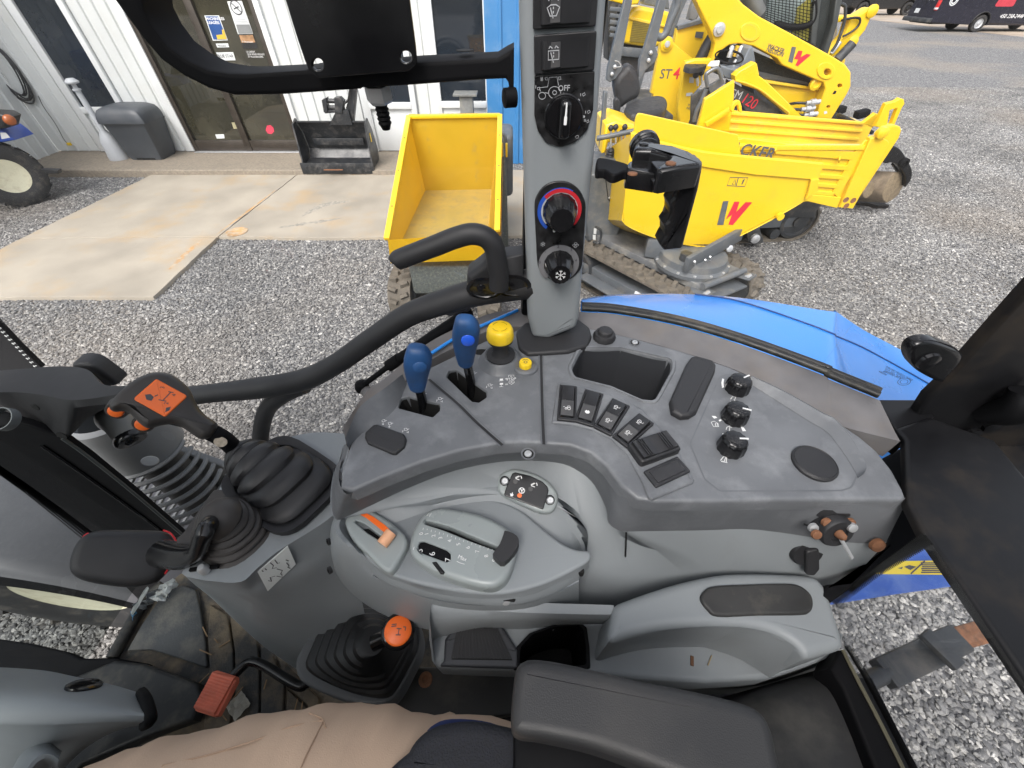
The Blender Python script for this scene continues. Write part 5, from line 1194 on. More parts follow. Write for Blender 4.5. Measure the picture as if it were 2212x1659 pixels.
# ---------------------------------------------------------------- black rear post, tab and rear window frame
PST = mat('dusty_black_steel', (.006, .006, .007), .5, spec=.3, var=.25, vs=14, dirt=(.04, .03, .02), dirt_amt=.7, ds=7, thr=.53)
a_ = PZ(*zv((1962, 935))[0], 1.935)
P_('rear_post', slab(FY(.315), zv((1955, 950), (1962, 925), (2005, 860), (2040, 828), (2212, 640), (2420, 420), (2600, 700), (2300, 1050), (2100, 1060)), -.012, 0, .004), PST, label='black steel rear cab post')
P_('rear_post_rail', slab(HZ(1.93), zv((1935, 925), (1957, 948), (1962, 1085), (1995, 1150), (2075, 1262), (2150, 1370), (2240, 1500), (2330, 1600), (2500, 1600), (2400, 1250), (2150, 950), (2010, 900)), -.010, 0, .004), PST)
P_('rear_corner_plate', slab(HZ(1.86), zv((1960, 930), (2240, 720), (2700, 600), (2700, 1400), (2230, 1150), (2060, 1040)), -.006, 0, .002), PST)
P_('sill_corner', slab(HZ(1.925), zv((1893, 862), (2000, 862), (2020, 900), (1965, 950), (1940, 935)), -.03, 0, .003), PST)
P_('rear_sill', slab(HZ(1.80), zv((1905, 990), (1960, 960), (2010, 1150), (1800, 1298), (1770, 1290), (1785, 1262), (1835, 1255), (1916, 1173), (1950, 1080)), -.02, 0, .003), BLKM)
None and P_('rear_sill_trim', slab(HZ(1.84), zv((1958, 1060), (1985, 1100), (2070, 1235), (2230, 1500), (2330, 1680), (2300, 1300), (2100, 1060)), -.05, 0, .004), PST)
tb_ = P_('latch_tab', slab(FY(.285), cr(zK((885, 440), (920, 390), (1000, 370), (1090, 385), (1210, 455), (1120, 575), (1075, 612), (960, 560), (900, 505)), 4, True), -.012, 0, .004), BLKG, label='round black catch beside the rear post')
q = FY(.285).pt(*zK((995, 478))[0]); P_('tab_bolt', lathe(q, (0, -1, 0), [(.010, 0), (.009, .003), (.004, .005)], 16), BLKG, tb_)
for k in range(3):
    p = PY(*zK((1250 + k * 110, 900 - k * 40))[0], .31); P_('post_bolt', lathe(p, (0, -1, 0), [(.009, 0), (.009, .005), (.004, .006)], 8), PST)
q0, q1 = PY(*zK((1320, 800))[0], .312), PY(*zK((1600, 660))[0], .30); P_('post_clamp', tube([q0, q0.lerp(q1, .5) + Vector((0, -.012, .006)), q1], [.012, .018, .016], 12), PST)
# frit band and lower rear window
fz = 1.60
rw = zM((1290, 480), (1745, 168), (2200, 1300), (1700, 1400))
WG = Frame(PZ(*zM((1500, 450))[0], 1.72), (.9, .0, .42), (0, 1, 0))
WG = Frame((PZ(*zM((1330, 500))[0], 1.74)), Vector((.96, .12, .25)).normalized(), (0, 1, 0))
bm = bmesh.new()
rg = np.random.default_rng(4)
def frit(edge, inw, n, rows, s0, nm='frit_dots', F=WG, m=HOLE, d=.0022):
    """rows of printed dots that shrink away from the frame"""
    bm = bmesh.new()
    A = [Vector(p) for p in F.pix(edge)]; Bq = [Vector(p) for p in F.pix(inw)]
    for j in range(rows):
        for i in range(n):
            t = (i + .5 * (j % 2)) / n; k = t * (len(A) - 1); a = int(min(k, len(A) - 2)); f = k - a
            p = A[a].lerp(A[a + 1], f).lerp(Bq[a].lerp(Bq[a + 1], f), j / rows); s = s0 * (1 - .6 * j / rows)
            vs = [bm.verts.new(F.w(p.x + s * math.cos(x), p.y + s * math.sin(x), 0)) for x in (.0, 1.05, 2.1, 3.14, 4.19, 5.24)]
            bm.faces.new(vs)
    return P_(nm, finish(bm, smooth=False, recalc=False), m, kind='stuff')
frit(zM((1300, 485), (1500, 335), (1740, 165)), zM((1330, 512), (1540, 352), (1785, 215)), 62, 6, .0026)
frit(zM((1360, 700), (1450, 850), (1560, 1060), (1680, 1300)), zM((1385, 690), (1480, 840), (1590, 1050), (1720, 1290)), 90, 5, .0024)
P_('rear_window', slab(WG, zM((1290, 490), (1740, 160), (2300, 1000), (2300, 1500), (1720, 1400), (1355, 700)), -.003, 0), GLW)
# lower rear frame
P_('rear_frame', slab(HZ(1.72), zM((1330, 715), (1352, 712), (1440, 860), (1560, 1090), (1720, 1420), (1560, 1420), (1450, 1150), (1350, 900), (1290, 800)), -.04, 0, .004), BLKM)
P_('frame_seal', tube([PZ(*p, 1.722) for p in zM((1348, 715), (1420, 860), (1520, 1050), (1640, 1290), (1720, 1450))], .0022, 6), mat('seal_olive', (.12, .11, .07), .5))
P_('wheel_arch_panel', strip([rowz([(p[0], p[1], d) for p in zM(*r_)]) for r_, d in ((((700, 960), (1000, 875), (1290, 790)), .70), (((760, 1020), (1040, 900), (1330, 830)), .62), (((860, 1200), (1180, 1100), (1430, 1000)), .60), (((1000, 1450), (1300, 1400), (1600, 1400)), .60))], n=20, sub=3), mat('dusty_black_panel', (.030, .030, .031), .6, var=.3, vs=8, dirt=(.14, .13, .11), dirt_amt=.45, ds=9))
# rusty hitch linkage outside the rear window
q0, q1, q2 = [PZ(*zM(p)[0], .95) for p in ((1440, 880), (1560, 820), (1900, 660))]; q3 = PZ(*zM((2080, 610))[0], .95)
hk = P_('lower_link', tube([q0 - (q1 - q0) * .6, q0, q1], .022, 12, 0), MGD, label='grey hitch link outside the rear window'); P_('link_sleeve', bar(q1.lerp(q0, .2), q2, .07, .04, bev=.006), MGD, hk); P_('link_end', bar(q2, q3, .055, .03, bev=.006), RUST, hk)
P_('link_clamp', box(q2.lerp(q1, .45) + Vector((0, 0, .05)), (.04, .09, .02), Matrix.Rotation(R(25), 3, 'Z'), .004), MGD, hk)

# ---------------------------------------------------------------- ignition socket and cap on the fascia
q = PZ(*zK((420, 1440))[0], CAM_H - .41)
sk = P_('power_socket', slab(Frame(q + Vector((0, .012, 0)), (0, -1, .35), (1, 0, 0)), rnd_poly(zK((215, 1395), (315, 1390), (320, 1345), (480, 1340), (515, 1410), (520, 1450), (470, 1490), (330, 1490), (260, 1455)), 3, 2), -.012, .006, .002), SOFT, label='black trailer socket with rusty screws')
sF = Frame(q, Vector((.05, -1, .42)).normalized(), (1, 0, 0))
P_('socket_drum', lathe(sF.w(0, -.004, 0), sF.n, [(.0185, -.008), (.0185, .010), (.0165, .0125), (.010, .0125), (.0095, .010)], 30, flute=.03, nfl=30), SOFT, sk)
P_('socket_top', box(sF.w(-.001, .018, -.004), (.036, .014, .018), Matrix.Rotation(R(-20), 3, 'X'), .003), SOFT, sk)
for u, v, m_ in ((280, 1441, MET), (357, 1411, RUST), (495, 1412, RUST), (507, 1440, MET), (298, 1480, RUST)):
    p = PZ(*zK((u, v))[0], CAM_H - .405); P_('screw', lathe(p + Vector((0, -.006, .004)), (0, -1, .6), [(.0052, 0), (.0048, .003), (.002, .0038)], 12), m_, sk)
P_('key_blade', bar(sF.w(.001, -.006, .012), sF.w(.012, -.026, .024), .004, .0015), MET, sk); P_('key_pin', lathe(sF.w(.001, -.004, .011), sF.n, [(.005, 0), (.004, .006), (.002, .008)], 12), RUST, sk)
p = PZ(*zK((672, 1543))[0], CAM_H - .437); P_('rusty_screw', lathe(p + Vector((0, -.004, .0)), (0, -1, .5), [(.008, 0), (.0075, .004), (.003, .006)], 14), RUST)
q = PZ(*zK((265, 1600))[0], CAM_H - .475); cf = Frame(q, Vector((0, -1, .5)).normalized(), (1, 0, 0))
cp_ = P_('socket_flap', lathe(q, cf.n, [(.0185, -.004), (.0185, .004), (.0165, .007), (.001, .0075)], 28), SOFT, label='small round socket with a hinged black flap')
P_('flap_tongue', slab(cf, rnd_poly([(-.008, .008), (.006, .012), (.014, -.018), (.010, -.028), (.0, -.026)], .004, 3), .007, .012, .002, pix=False), SOFT, cp_); P_('flap_hinge', box(cf.w(-.003, .018, .004), (.018, .007, .009), None, .002), SOFT, cp_)
# ---------------------------------------------------------------- lower console: tray, armrest plateau, box
D3 = .60; F3 = HZ(CAM_H - D3)
opening = rnd_poly(zL((1500, 1300), (1580, 1215), (1720, 1165), (1890, 1150), (1925, 1180), (1940, 1290), (1945, 1420), (1700, 1440), (1490, 1430)), 5, 3)
base_pts = zL((862, 1060), (880, 1010), (1000, 1000), (1900, 1000)) + zM((120, 470), (1180, 500), (1360, 640), (1330, 735), (1180, 792), (1000, 852), (700, 872), (400, 856), (150, 830)) + zL((1900, 1490), (1480, 1452), (930, 1430), (880, 1380), (865, 1200))
lowc = P_('lower_console', slab(F3, rnd_poly(base_pts, 4, 2), -.05, 0, .006, holes=[opening]), CLT, label='light grey lower console tray with a scuffed edge')
oq = F3.pix(opening); oc = np.mean(oq, axis=0)
P_('pocket_wall', strip([[F3.w(*p, -.002) for p in oq], [F3.w(oc[0] + (p[0] - oc[0]) * .92, oc[1] + (p[1] - oc[1]) * .92, -.12) for p in oq]], n=32, closed=True), BLKM, lowc)
P_('pocket_floor', slab(F3, oq, -.122, -.118, pix=False), HOLE, lowc)
P_('pocket_rim', kstrip([[F3.w(oc[0] + (p[0] - oc[0]) * s, oc[1] + (p[1] - oc[1]) * s, h) for p in oq] for s, h in ((1.17, .0005), (1.14, .006), (1.02, .006), (.99, -.004))], 1, closed=True), BLKM, lowc)
# shelf over the box
sh = [rowz([(*p, .505) for p in zL((885, 985), (940, 958), (1300, 975), (1700, 990), (2100, 1002), (2140, 1008))]),
      rowz([(*p, .508) for p in zL((872, 1040), (950, 1020), (1300, 1045), (1700, 1060), (2080, 1068), (2138, 1060))]),
      rowz([(*p, .520) for p in zL((868, 1100), (960, 1105), (1300, 1100), (1700, 1100), (2060, 1098), (2115, 1100))]),
      rowz([(*p, .595) for p in zL((866, 1250), (975, 1215), (1300, 1150), (1700, 1140), (2060, 1135), (2115, 1135))])]
P_('console_shelf', kstrip(sh, 5, ang=45), CLT, lowc)
P_('shelf_end', strip([rowz([(*p, .505) for p in zL((885, 985), (872, 1040), (868, 1100))]), rowz([(*p, .60) for p in zL((862, 1060), (868, 1250), (900, 1425))])], n=8), CLT, lowc)
# vent grille
gp = rnd_poly(zL((965, 1385), (972, 1240), (1010, 1185), (1090, 1140), (1230, 1124), (1335, 1124), (1372, 1150), (1478, 1310), (1478, 1440), (930, 1422)), 5, 3)
gr_ = P_('vent_grille', slab(F3, gp, 0, .007, .003), mat('vent_dark_grey', (.045, .048, .055), .5, bump=.2, bs=1200), lowc, label='dark grey vent grille with fine bars')
bm = bmesh.new()
ga, gb_, gc_, gd = F3.pix(zL((1060, 1180), (1340, 1175), (1440, 1385), (1020, 1380)))
ga, gb_, gc_, gd = map(Vector, (ga, gb_, gc_, gd))
for i in range(15):
    t = (i + .5) / 15; a = ga.lerp(gb_, t); b_ = gd.lerp(gc_, t); tube_bm(bm, [F3.w(*a, .0085), F3.w(*b_, .0085)], .0011, 4, 0)
for i in range(26):
    t = (i + .5) / 26; a = ga.lerp(gd, t); b_ = gb_.lerp(gc_, t); tube_bm(bm, [F3.w(*a, .0078), F3.w(*b_, .0078)], .0008, 4, 0)
P_('grille_bars', finish(bm), SOFT, gr_, kind='stuff')
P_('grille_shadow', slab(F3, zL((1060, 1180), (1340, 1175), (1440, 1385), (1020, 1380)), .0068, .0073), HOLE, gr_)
q = F3.pt(*zL((1275, 1140))[0]); P_('screw_pocket', lathe(q + Vector((0, 0, .007)), (0, 0, 1), [(.008, -.002), (.008, .0006), (.003, .0002)], 14), HOLE, gr_)
# armrest plateau
AR = HZ(CAM_H - .50)
plat = cr(zM((235, 672), (246, 560), (262, 500), (330, 468), (420, 436), (560, 392), (740, 352), (900, 342), (1080, 346), (1200, 354), (1258, 392), (1290, 450), (1330, 570), (1362, 680), (1340, 712), (1260, 735), (1182, 752), (1120, 690), (1030, 640), (930, 612), (800, 602), (640, 604), (480, 618), (340, 650)), 3, True)
arm = P_('armrest_plateau', slab(AR, plat, -.104, 0, .010, seg=5), CLT, label='raised light grey armrest with a black oval pad')
P_('armrest_pad', slab(AR, cr(zM((672, 470), (690, 430), (740, 408), (900, 400), (1080, 396), (1150, 408), (1200, 450), (1210, 500), (1195, 532), (1150, 544), (960, 546), (760, 552), (705, 520)), 4, True), -.001, .0045, .003, seg=4), mat('dusty_soft_pad', (.034, .034, .034), .62, var=.25, vs=20, bump=.3, bs=1400, dirt=(.12, .11, .09), dirt_amt=.4, ds=30), arm)
P_('armrest_web', strip([rowz([(*p, .592) for p in zM((238, 672), (400, 668), (640, 690), (860, 760), (1000, 850))]), rowz([(*p, .55) for p in zM((300, 668), (420, 640), (680, 640), (900, 700), (1080, 800))]), rowz([(*p, .505) for p in zM((300, 655), (480, 625), (800, 606), (1030, 645), (1180, 752))])], n=24, sub=3), CLT, arm)
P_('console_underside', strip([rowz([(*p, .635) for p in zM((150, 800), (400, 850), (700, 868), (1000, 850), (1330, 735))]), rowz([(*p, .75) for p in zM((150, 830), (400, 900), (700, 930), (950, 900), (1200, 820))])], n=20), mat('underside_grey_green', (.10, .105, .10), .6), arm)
for u, v in ((630, 768), (705, 766)):
    q = F3.pt(*zM((u, v))[0]); d_ = thing('straw_bit', 'short brown straw bit lying on the console tray' if u == 630 else 'thin pale straw lying beside the brown bit on the tray', 'straw', q)
    obj('straw', bar(q + Vector((-.002, -.005, .0012)), q + Vector((.001 if u == 630 else .006, .005, .0012)), .0036 if u == 630 else .001, .002), mat('straw_brown', (.13, .06, .03), .8) if u == 630 else mat('straw_pale', (.35, .27, .15), .8), d_)

# ---------------------------------------------------------------- front body (tunnel) with the boots
t0 = [(395, 1238), (428, 1150), (471, 1062), (505, 1012), (560, 975), (615, 948), (680, 934), (760, 938)]
t1 = [(402, 1246), (455, 1255), (520, 1257), (555, 1228), (597, 1193), (650, 1160), (700, 1128), (735, 1100)]
t2 = [(408, 1252), (458, 1275), (520, 1290), (560, 1290), (620, 1270), (670, 1250), (720, 1220), (760, 1200)]
t3 = [(422, 1264), (457, 1292), (505, 1338), (562, 1390), (620, 1432), (668, 1462), (740, 1503), (830, 1515)]
rows = [rowz([(*p, .60) for p in t0]), rowz([(*p, .515) for p in t0]), rowz([(p[0], p[1], .51) for p in t1]), rowz([(*p, .60) for p in t2]), rowz([(*p, 1.04) for p in t3])]
tun = P_('front_body', kstrip(rows[:2], 4), CLT, label='light grey moulded body carrying the gear lever boots')
P_('body_top', kstrip([rows[1], [a.lerp(b_, .5) + Vector((0, 0, .006)) for a, b_ in zip(rows[1], rows[2])], rows[2]], 4, sub=2), CLT, tun)
bs_w = P_('body_side', kstrip([rows[2], [a.lerp(b_, .5) for a, b_ in zip(rows[2], rows[3])], rows[3], [a.lerp(b_, .5) for a, b_ in zip(rows[3], rows[4])], rows[4]], 4, sub=3), CLT, tun)
# note stuck on the side
hh = [hit(bs_w, *p) for p in zH((1582, 320), (1768, 160), (1818, 272), (1645, 438))]
if all(hh):
    n = sum((h[1] for h in hh), Vector()).normalized(); ctr = sum((h[0] for h in hh), Vector()) / 4
    NF = Frame(ctr + n * .004, n, hh[1][0] - hh[0][0])
    nt_ = P_('note_sticker', slab(NF, zH((1582, 320), (1768, 160), (1818, 272), (1645, 438)), 0, .0008), PW_, tun, label='white handwritten note stuck on the grey body')
    P_('pen_marks', strokes(NF.at(NF.w(0, 0, .0009)), [zH((1610, 310), (1618, 318)), zH((1628, 298), (1638, 308)), zH((1660, 262), (1680, 280), (1672, 300), (1700, 292)), zH((1688, 245), (1705, 268), (1720, 262)), zH((1700, 300), (1735, 310), (1722, 335)), zH((1700, 345), (1735, 352), (1730, 330)), zH((1648, 372), (1668, 378), (1660, 352), (1690, 345)), zH((1760, 262), (1775, 280), (1768, 290), (1785, 298)), zH((1755, 245), (1775, 252))], .0012, .0002, True), INK, nt_)
def loft_rings(rings, m, name, par, ang=28, sub=1, label=None): return P_(name, kstrip(rings, 1, sub=sub, closed=True, cap=True, ang=ang), m, par, label=label)
def superellipse(F, rx, ry, n=28, e=3.0, ang=0, sx=0, sy=0, h=0):
    out = []
    for k in range(n):
        t = 2 * math.pi * k / n; c, s = math.cos(t), math.sin(t)
        x = rx * math.copysign(abs(c) ** (2 / e), c); y = ry * math.copysign(abs(s) ** (2 / e), s)
        out.append(F.w(sx + x * math.cos(ang) - y * math.sin(ang), sy + x * math.sin(ang) + y * math.cos(ang), h))
    return out
def boot(name, base, top, rb, rt, nfold, m, par, lab, ang=0, ry=.8, e0=4, fold=.006, nb=Vector((0, 0, 1))):
    """rubber bellows from a squarish base to a round neck"""
    rings = []; ax = (top - base)
    for k in range(nfold * 4 + 1):
        t = k / (nfold * 4); c = base + ax * t; n = nb.lerp(ax.normalized(), min(1, t * 1.3)).normalized(); F = Frame(c, n, (math.cos(ang), math.sin(ang), 0))
        f = (-.55, .55, 1, .85)[k % 4] * fold * (1 - .4 * t); r_ = rb + (rt - rb) * (t ** .85) + f
        rings.append(superellipse(F, r_, r_ * (ry + (1 - ry) * t), e=e0 + (2 - e0) * min(1, t * 1.2)))
    b0 = superellipse(Frame(base, nb, (math.cos(ang), math.sin(ang), 0)), rb * 1.16, rb * ry * 1.16, e=e0, h=-.006)
    b1 = superellipse(Frame(base, nb, (math.cos(ang), math.sin(ang), 0)), rb * 1.16, rb * ry * 1.16, e=e0, h=.004)
    return loft_rings([b0, b1] + rings, m, name, par, ang=30, label=lab)
# main gear lever with the orange plate
bA = PZ(*zG((1740, 1235))[0], CAM_H - .500); tA = PD(*zG((1470, 1065))[0], .585)
gl = P_('gear_lever', tube([tA.lerp(bA, .3), tA, PD(*zG((1385, 985))[0], .555), PD(*zG((1290, 930))[0], .54)], [.0115, .0115, .0115, .0115], 16, 4), BLKM, label='tall gear lever with a dark grip and orange shift pattern plate')
boot('lever_boot', bA, tA, .068, .0205, 6, BOOT, gl, None, ang=-.55, ry=.74, fold=.006)
P_('boot_collar', lathe(tA + (tA - bA).normalized() * .001, (tA - bA), [(.020, -.006), (.021, .0), (.019, .003), (.0125, .003)], 24), BOOT, gl)
GR = Frame(PD(*zG((960, 760))[0], .500), (CAM - PD(*zG((960, 760))[0], .5)).normalized() + Vector((-.05, .1, .15)), (1, 0, 0))
knob_pts = cr(zG((662, 772), (690, 718), (760, 650), (850, 588), (950, 558), (1040, 566), (1110, 608), (1170, 670), (1212, 760), (1262, 822), (1332, 872), (1336, 905), (1300, 958), (1240, 975), (1180, 942), (1110, 895), (1050, 880), (980, 888), (905, 905), (850, 872), (790, 812), (740, 798), (690, 800)), 3, True)
kp = GR.pix(knob_pts)
if area2(kp) < 0: kp = kp[::-1]
rings = [[GR.w(*p, h) for p in offset(kp, d)] for d, h in ((.012, -.030), (.005, -.026), (.001, -.018), (0, -.010), (.0012, -.003), (.004, .002), (.008, .0045))]
P_('grip', kstrip(rings, 1, closed=True, cap=True, ang=60), BOOTB, gl)
P_('shift_plate', slab(GR, rnd_poly(zG((815, 730), (960, 605), (1155, 712), (1015, 842)), 6, 4), .004, .0062, .0015), ORG, gl)
P_('shift_pattern', strokes(GR.at(GR.w(0, 0, .0063)), [zG((1035, 685), (1065, 692)), zG((1050, 688), (1000, 740)), zG((975, 735), (1022, 745)), zG((970, 705), (950, 715))], .0011, .0002, True), INK, gl)
P_('shift_symbols', strokes(GR.at(GR.w(0, 0, .0063)), [('f', zG((890, 705), (925, 700), (945, 720), (930, 742), (900, 735))), ('f', zG((1020, 785), (1050, 778), (1040, 800), (1015, 812)))], .0011, .0002, True), INK, gl, kind='stuff')
for s, u, v in (('3', 1012, 662), ('4', 1082, 708), ('2', 1035, 758)): ctext(GR, s, u, v + 6, u + 4, v - 12, .006, INK, gl, z=zG, h=.0064)
for u, v, r_ in ((715, 803, 12), (880, 885, 11)):
    q = PD(*zG((u, v))[0], .525); P_('orange_button', lathe(q, (CAM - q).normalized() + Vector((-.3, -.8, -.2)), [(.0085, -.008), (.0085, .002), (.0080, .0025), (.0080, .0035), (.0065, .0045), (.0005, .0045)], 20), ORG, gl)
    P_('button_ring', lathe(q, (CAM - q).normalized() + Vector((-.3, -.8, -.2)), [(.0135, -.012), (.0120, .001), (.0092, .0015), (.0090, -.002)], 20, caps=False), BOOTB, gl)
q = PD(*zG((1355, 995))[0], .535); P_('worn_label', slab(Frame(q, (CAM - q).normalized(), (1, 0, 0)), cr(zG((1312, 1000), (1320, 975), (1350, 970), (1365, 965), (1392, 980), (1395, 1005), (1370, 1025), (1335, 1022)), 3, True), -.002, .001), mat('worn_tan_label', (.42, .36, .28), .7, var=.3, vs=200), gl)
# second boot, cranked arm and the black hand lever
bB = PZ(*zG((1450, 1560))[0], CAM_H - .520); tB = PZ(*zG((1340, 1440))[0], CAM_H - .455)
hl_ = P_('hand_lever', tube([tB + Vector((-.006, -.006, -.004)), PD(*zG((1268, 1530))[0], .452), PD(*zH((1240, 120))[0], .458), PD(*zH((1205, 205))[0], .475), PD(*zH((1120, 228))[0], .50), PD(*zH((1000, 205))[0], .54)], [.010, .0095, .0095, .010, .015, .018], 16, 4), BLKG, label='low hand lever with a wide flat black grip')
P_('boot_surround', slab(HZ(CAM_H - .516), cr(zG((1080, 1600), (1130, 1540), (1290, 1310), (1350, 1285), (1500, 1290), (1690, 1350), (1752, 1420), (1745, 1520)) + zH((1700, 60), (1560, 285), (1470, 350), (1250, 345), (1130, 295)), 3, True), -.001, .006, .003), BOOTB, hl_)
boot('lever_boot', bB + Vector((0, 0, .006)), tB, .052, .019, 6, BOOTB, hl_, None, ang=-.6, ry=.82, fold=.0045, e0=2.6)
P_('boot_dome', lathe(tB + Vector((0, 0, -.012)), (-.3, -.2, 1), [(.026, 0), (.025, .008), (.019, .018), (.010, .023), (.001, .0245)], 24, 60), BOOTB, hl_)
pd_ = Frame(PD(*zH((750, 230))[0], .545), (CAM - PD(*zH((750, 230))[0], .545)).normalized() + Vector((.1, -.1, .5)), (1, 0, 0))
pad_l = pd_.pix(cr(zH((408, 300), (430, 180), (500, 90), (600, 58), (800, 55), (980, 62), (1050, 90), (1082, 150), (1060, 230), (1010, 330), (940, 385), (800, 412), (640, 400), (480, 365)), 4, True))
if area2(pad_l) < 0: pad_l = pad_l[::-1]
P_('grip', kstrip([[pd_.w(*p, h) for p in offset(pad_l, d)] for d, h in ((.010, -.030), (.002, -.024), (0, -.014), (.002, -.005), (.006, -.001), (.012, .001))], 1, closed=True, cap=True, ang=60), SOFT, hl_)
P_('red_trim', tube([pd_.w(*p, -.004) for p in pd_.pix(zH((1000, 60), (1050, 84), (1086, 150), (1064, 232), (1012, 332)))], .0012, 6, 5), RED, hl_)
P_('red_trim', tube([pd_.w(*p, -.012) for p in pd_.pix(zH((476, 150), (500, 98), (530, 76)))], .0018, 6, 5), RED, hl_)
q = PD(*zH((1120, 245))[0], .545); P_('brass_mark', slab(Frame(q, (CAM - q)), zH((1112, 248), (1122, 236), (1136, 240), (1128, 256)), 0, .001), mat('brass', (.35, .24, .08), .4, metal=.8), hl_)
q = PZ(*zH((1265, 310))[0], CAM_H - .505); P_('wing_bolt', lathe(q, (0, 0, 1), [(.006, 0), (.006, .008), (.0035, .012)], 10), MET, hl_); P_('bolt_bar', bar(q + Vector((-.018, 0, .002)), q + Vector((.014, .004, .002)), .004, .004), BLKM, hl_)
# third boot and the round orange knob
bC = PZ(*zL((395, 1300))[0], CAM_H - .80); tC = PZ(*zL((480, 1265))[0], CAM_H - .70)
rl = P_('range_lever', tube([tC, PD(*zL((570, 1225))[0], .60)], [.012, .011], 14, 0), BLKG, label='short lever with a round orange capped knob')
P_('boot_lip', slab(HZ(CAM_H - .83), cr(zL((-60, 1390), (0, 1270), (150, 960), (250, 910), (500, 960), (740, 1060), (800, 1180), (800, 1300), (735, 1450), (640, 1620), (540, 1690), (350, 1680), (150, 1620), (-30, 1520)), 3, True), -.05, 0, .006), mat('lip_grey', (.10, .105, .11), .5, bump=.2, bs=1200), rl)
def ring_px(f, pts, d, n=72): return [tuple(x) for x in resample(cr(rowz([(*p, d) for p in f(*pts)]), 4, True) + [tuple(PZ(*f(pts[0])[0], CAM_H - d))], n + 1)[:-1]]
o3 = [(10, 1400), (55, 1290), (170, 1010), (240, 955), (480, 985), (690, 1060), (765, 1180), (770, 1300), (700, 1450), (620, 1590), (550, 1640), (380, 1620), (180, 1550), (40, 1470)]
r0_ = ring_px(zL, o3, .815); r0_ = [Vector(p) for p in r0_]
cC = sum(r0_, Vector()) / len(r0_); R_ = []
K = 12
for k in range(K + 1):
    t = k / K; s = 1 - .80 * t; f = 1 + (.018 if k % 2 else -.006) * (1 if t > .05 else 0); c = cC.lerp(tC, t)
    rad = np.mean([(p - cC).length for p in r0_])
    row = []
    for p in r0_:
        v_ = (p - cC); v2 = v_.normalized() * rad; w_ = v_.lerp(v2, t); row.append(Vector((c.x + w_.x * s * f, c.y + w_.y * s * f, c.z + (.006 if k % 2 else 0))))
    R_.append(row)
P_('lever_boot', kstrip([[p + Vector((0, 0, -.03)) for p in r0_]] + R_, 1, closed=True, cap=True, ang=40), mat('deep_boot_rubber', (.009, .009, .010), .5, bump=.12, bs=1000), rl)
kc = PD(*zL((650, 1180))[0], .52); kn_ = (CAM - kc).normalized() + Vector((.0, .1, .1))
P_('knob', lathe(kc, kn_, [(.011, -.030), (.017, -.024), (.0215, -.012), (.0215, -.004), (.0185, .0)], 30, 60), BLKG, rl)
P_('knob_cap', lathe(kc, kn_, [(.0175, -.001), (.0172, .0012), (.0150, .0026), (.001, .0036)], 30, 60), ORG, rl)
KF = Frame(kc + kn_.normalized() * .0035, kn_, (1, 0, 0)); P_('shift_pattern', strokes(KF, [[(-.009, .006), (-.003, .007)], [(-.009, .004), (-.003, .005)], [(-.002, .002), (.004, .002)], [(.001, .002), (.001, -.005)], [(-.002, -.005), (.004, -.005)], [(.006, .004), (.009, .004)], [(.009, .004), (.009, 0)]], .0011, .0002), INK, rl, kind='stuff')

# ---------------------------------------------------------------- floor, pedal, litter
MATM = mat('dusty_floor_mat', (.05, .05, .05), .75, var=.3, vs=6, bump=.5, bs=260, dirt=(.24, .185, .12), dirt_amt=.9, ds=9, thr=.42)
MATC = mat('cleaner_floor_mat', (.06, .064, .068), .7, var=.3, vs=8, bump=.4, bs=260, dirt=(.17, .16, .14), dirt_amt=.7, ds=14, thr=.47)
ZF = 1.25; FL = HZ(ZF)
fl0 = P_('cab_floor', slab(FL, zH((690, 855), (800, 620), (860, 530), (1110, 330), (1700, 330), (2600, 600), (3400, 1700), (2200, 1900), (200, 1900), (460, 960)), -.04, 0), MATM, label='dusty rubber cab floor')
P_('side_wall_lower', box((.06, .475, 1.55), (.42, .02, .62)), BLKM)
P_('floor_pan', box((-.02, -.50, ZF - .03), (1.6, 1.3, .03)), BLKM)
for pts, m_ in ((((1010, 440), (1120, 400), (1205, 430), (1232, 560), (1262, 760), (1272, 895), (1255, 905), (1100, 850), (925, 795), (780, 800), (870, 640)), MATC),
            (((1290, 520), (1396, 580), (1430, 800), (1434, 1000), (1405, 1290), (1250, 1290), (1262, 1130), (1285, 905), (1275, 700)), MATM),
            (((1410, 590), (1580, 720), (1592, 900), (1585, 1252), (1425, 1290), (1448, 1000), (1440, 800)), MATM),
            (((1598, 740), (1680, 830), (1745, 1010), (1735, 1216), (1600, 1250), (1606, 900)), MATM),
            (((1700, 830), (1760, 880), (1880, 1020), (1960, 1090), (1950, 1160), (1895, 1170), (1890, 1140), (1758, 1010)), MATM),
            (((1765, 1040), (1880, 1150), (1885, 1185), (1755, 1212)), MATM)):
    P_('mat_rib', slab(FL, zH(*pts), 0, .010, .003), m_, fl0)
BLKP = mat('dusty_black_trim', (.014, .015, .016), .5, var=.3, vs=9, dirt=(.13, .115, .09), dirt_amt=.5, ds=16)
P_('scuff_plate', slab(HZ(1.30), zH((460, 960), (700, 862), (880, 880), (1210, 1000), (1240, 1100), (1180, 1230), (900, 1330), (500, 1500), (300, 1700), (-100, 1750), (-100, 1200)), -.03, 0, .006), BLKP)
P_('front_sill', slab(HZ(1.27), zH((-100, 715), (200, 760), (400, 805), (500, 850), (700, 845), (900, 880), (900, 1100), (460, 1020), (-100, 960)), -.03, 0, .004), BLKM)
P_('floor_edge', tube([PZ(*p, 1.262) for p in zH((690, 845), (760, 720), (850, 560), (905, 470), (1000, 400))], .012, 8, 4), BLKP)
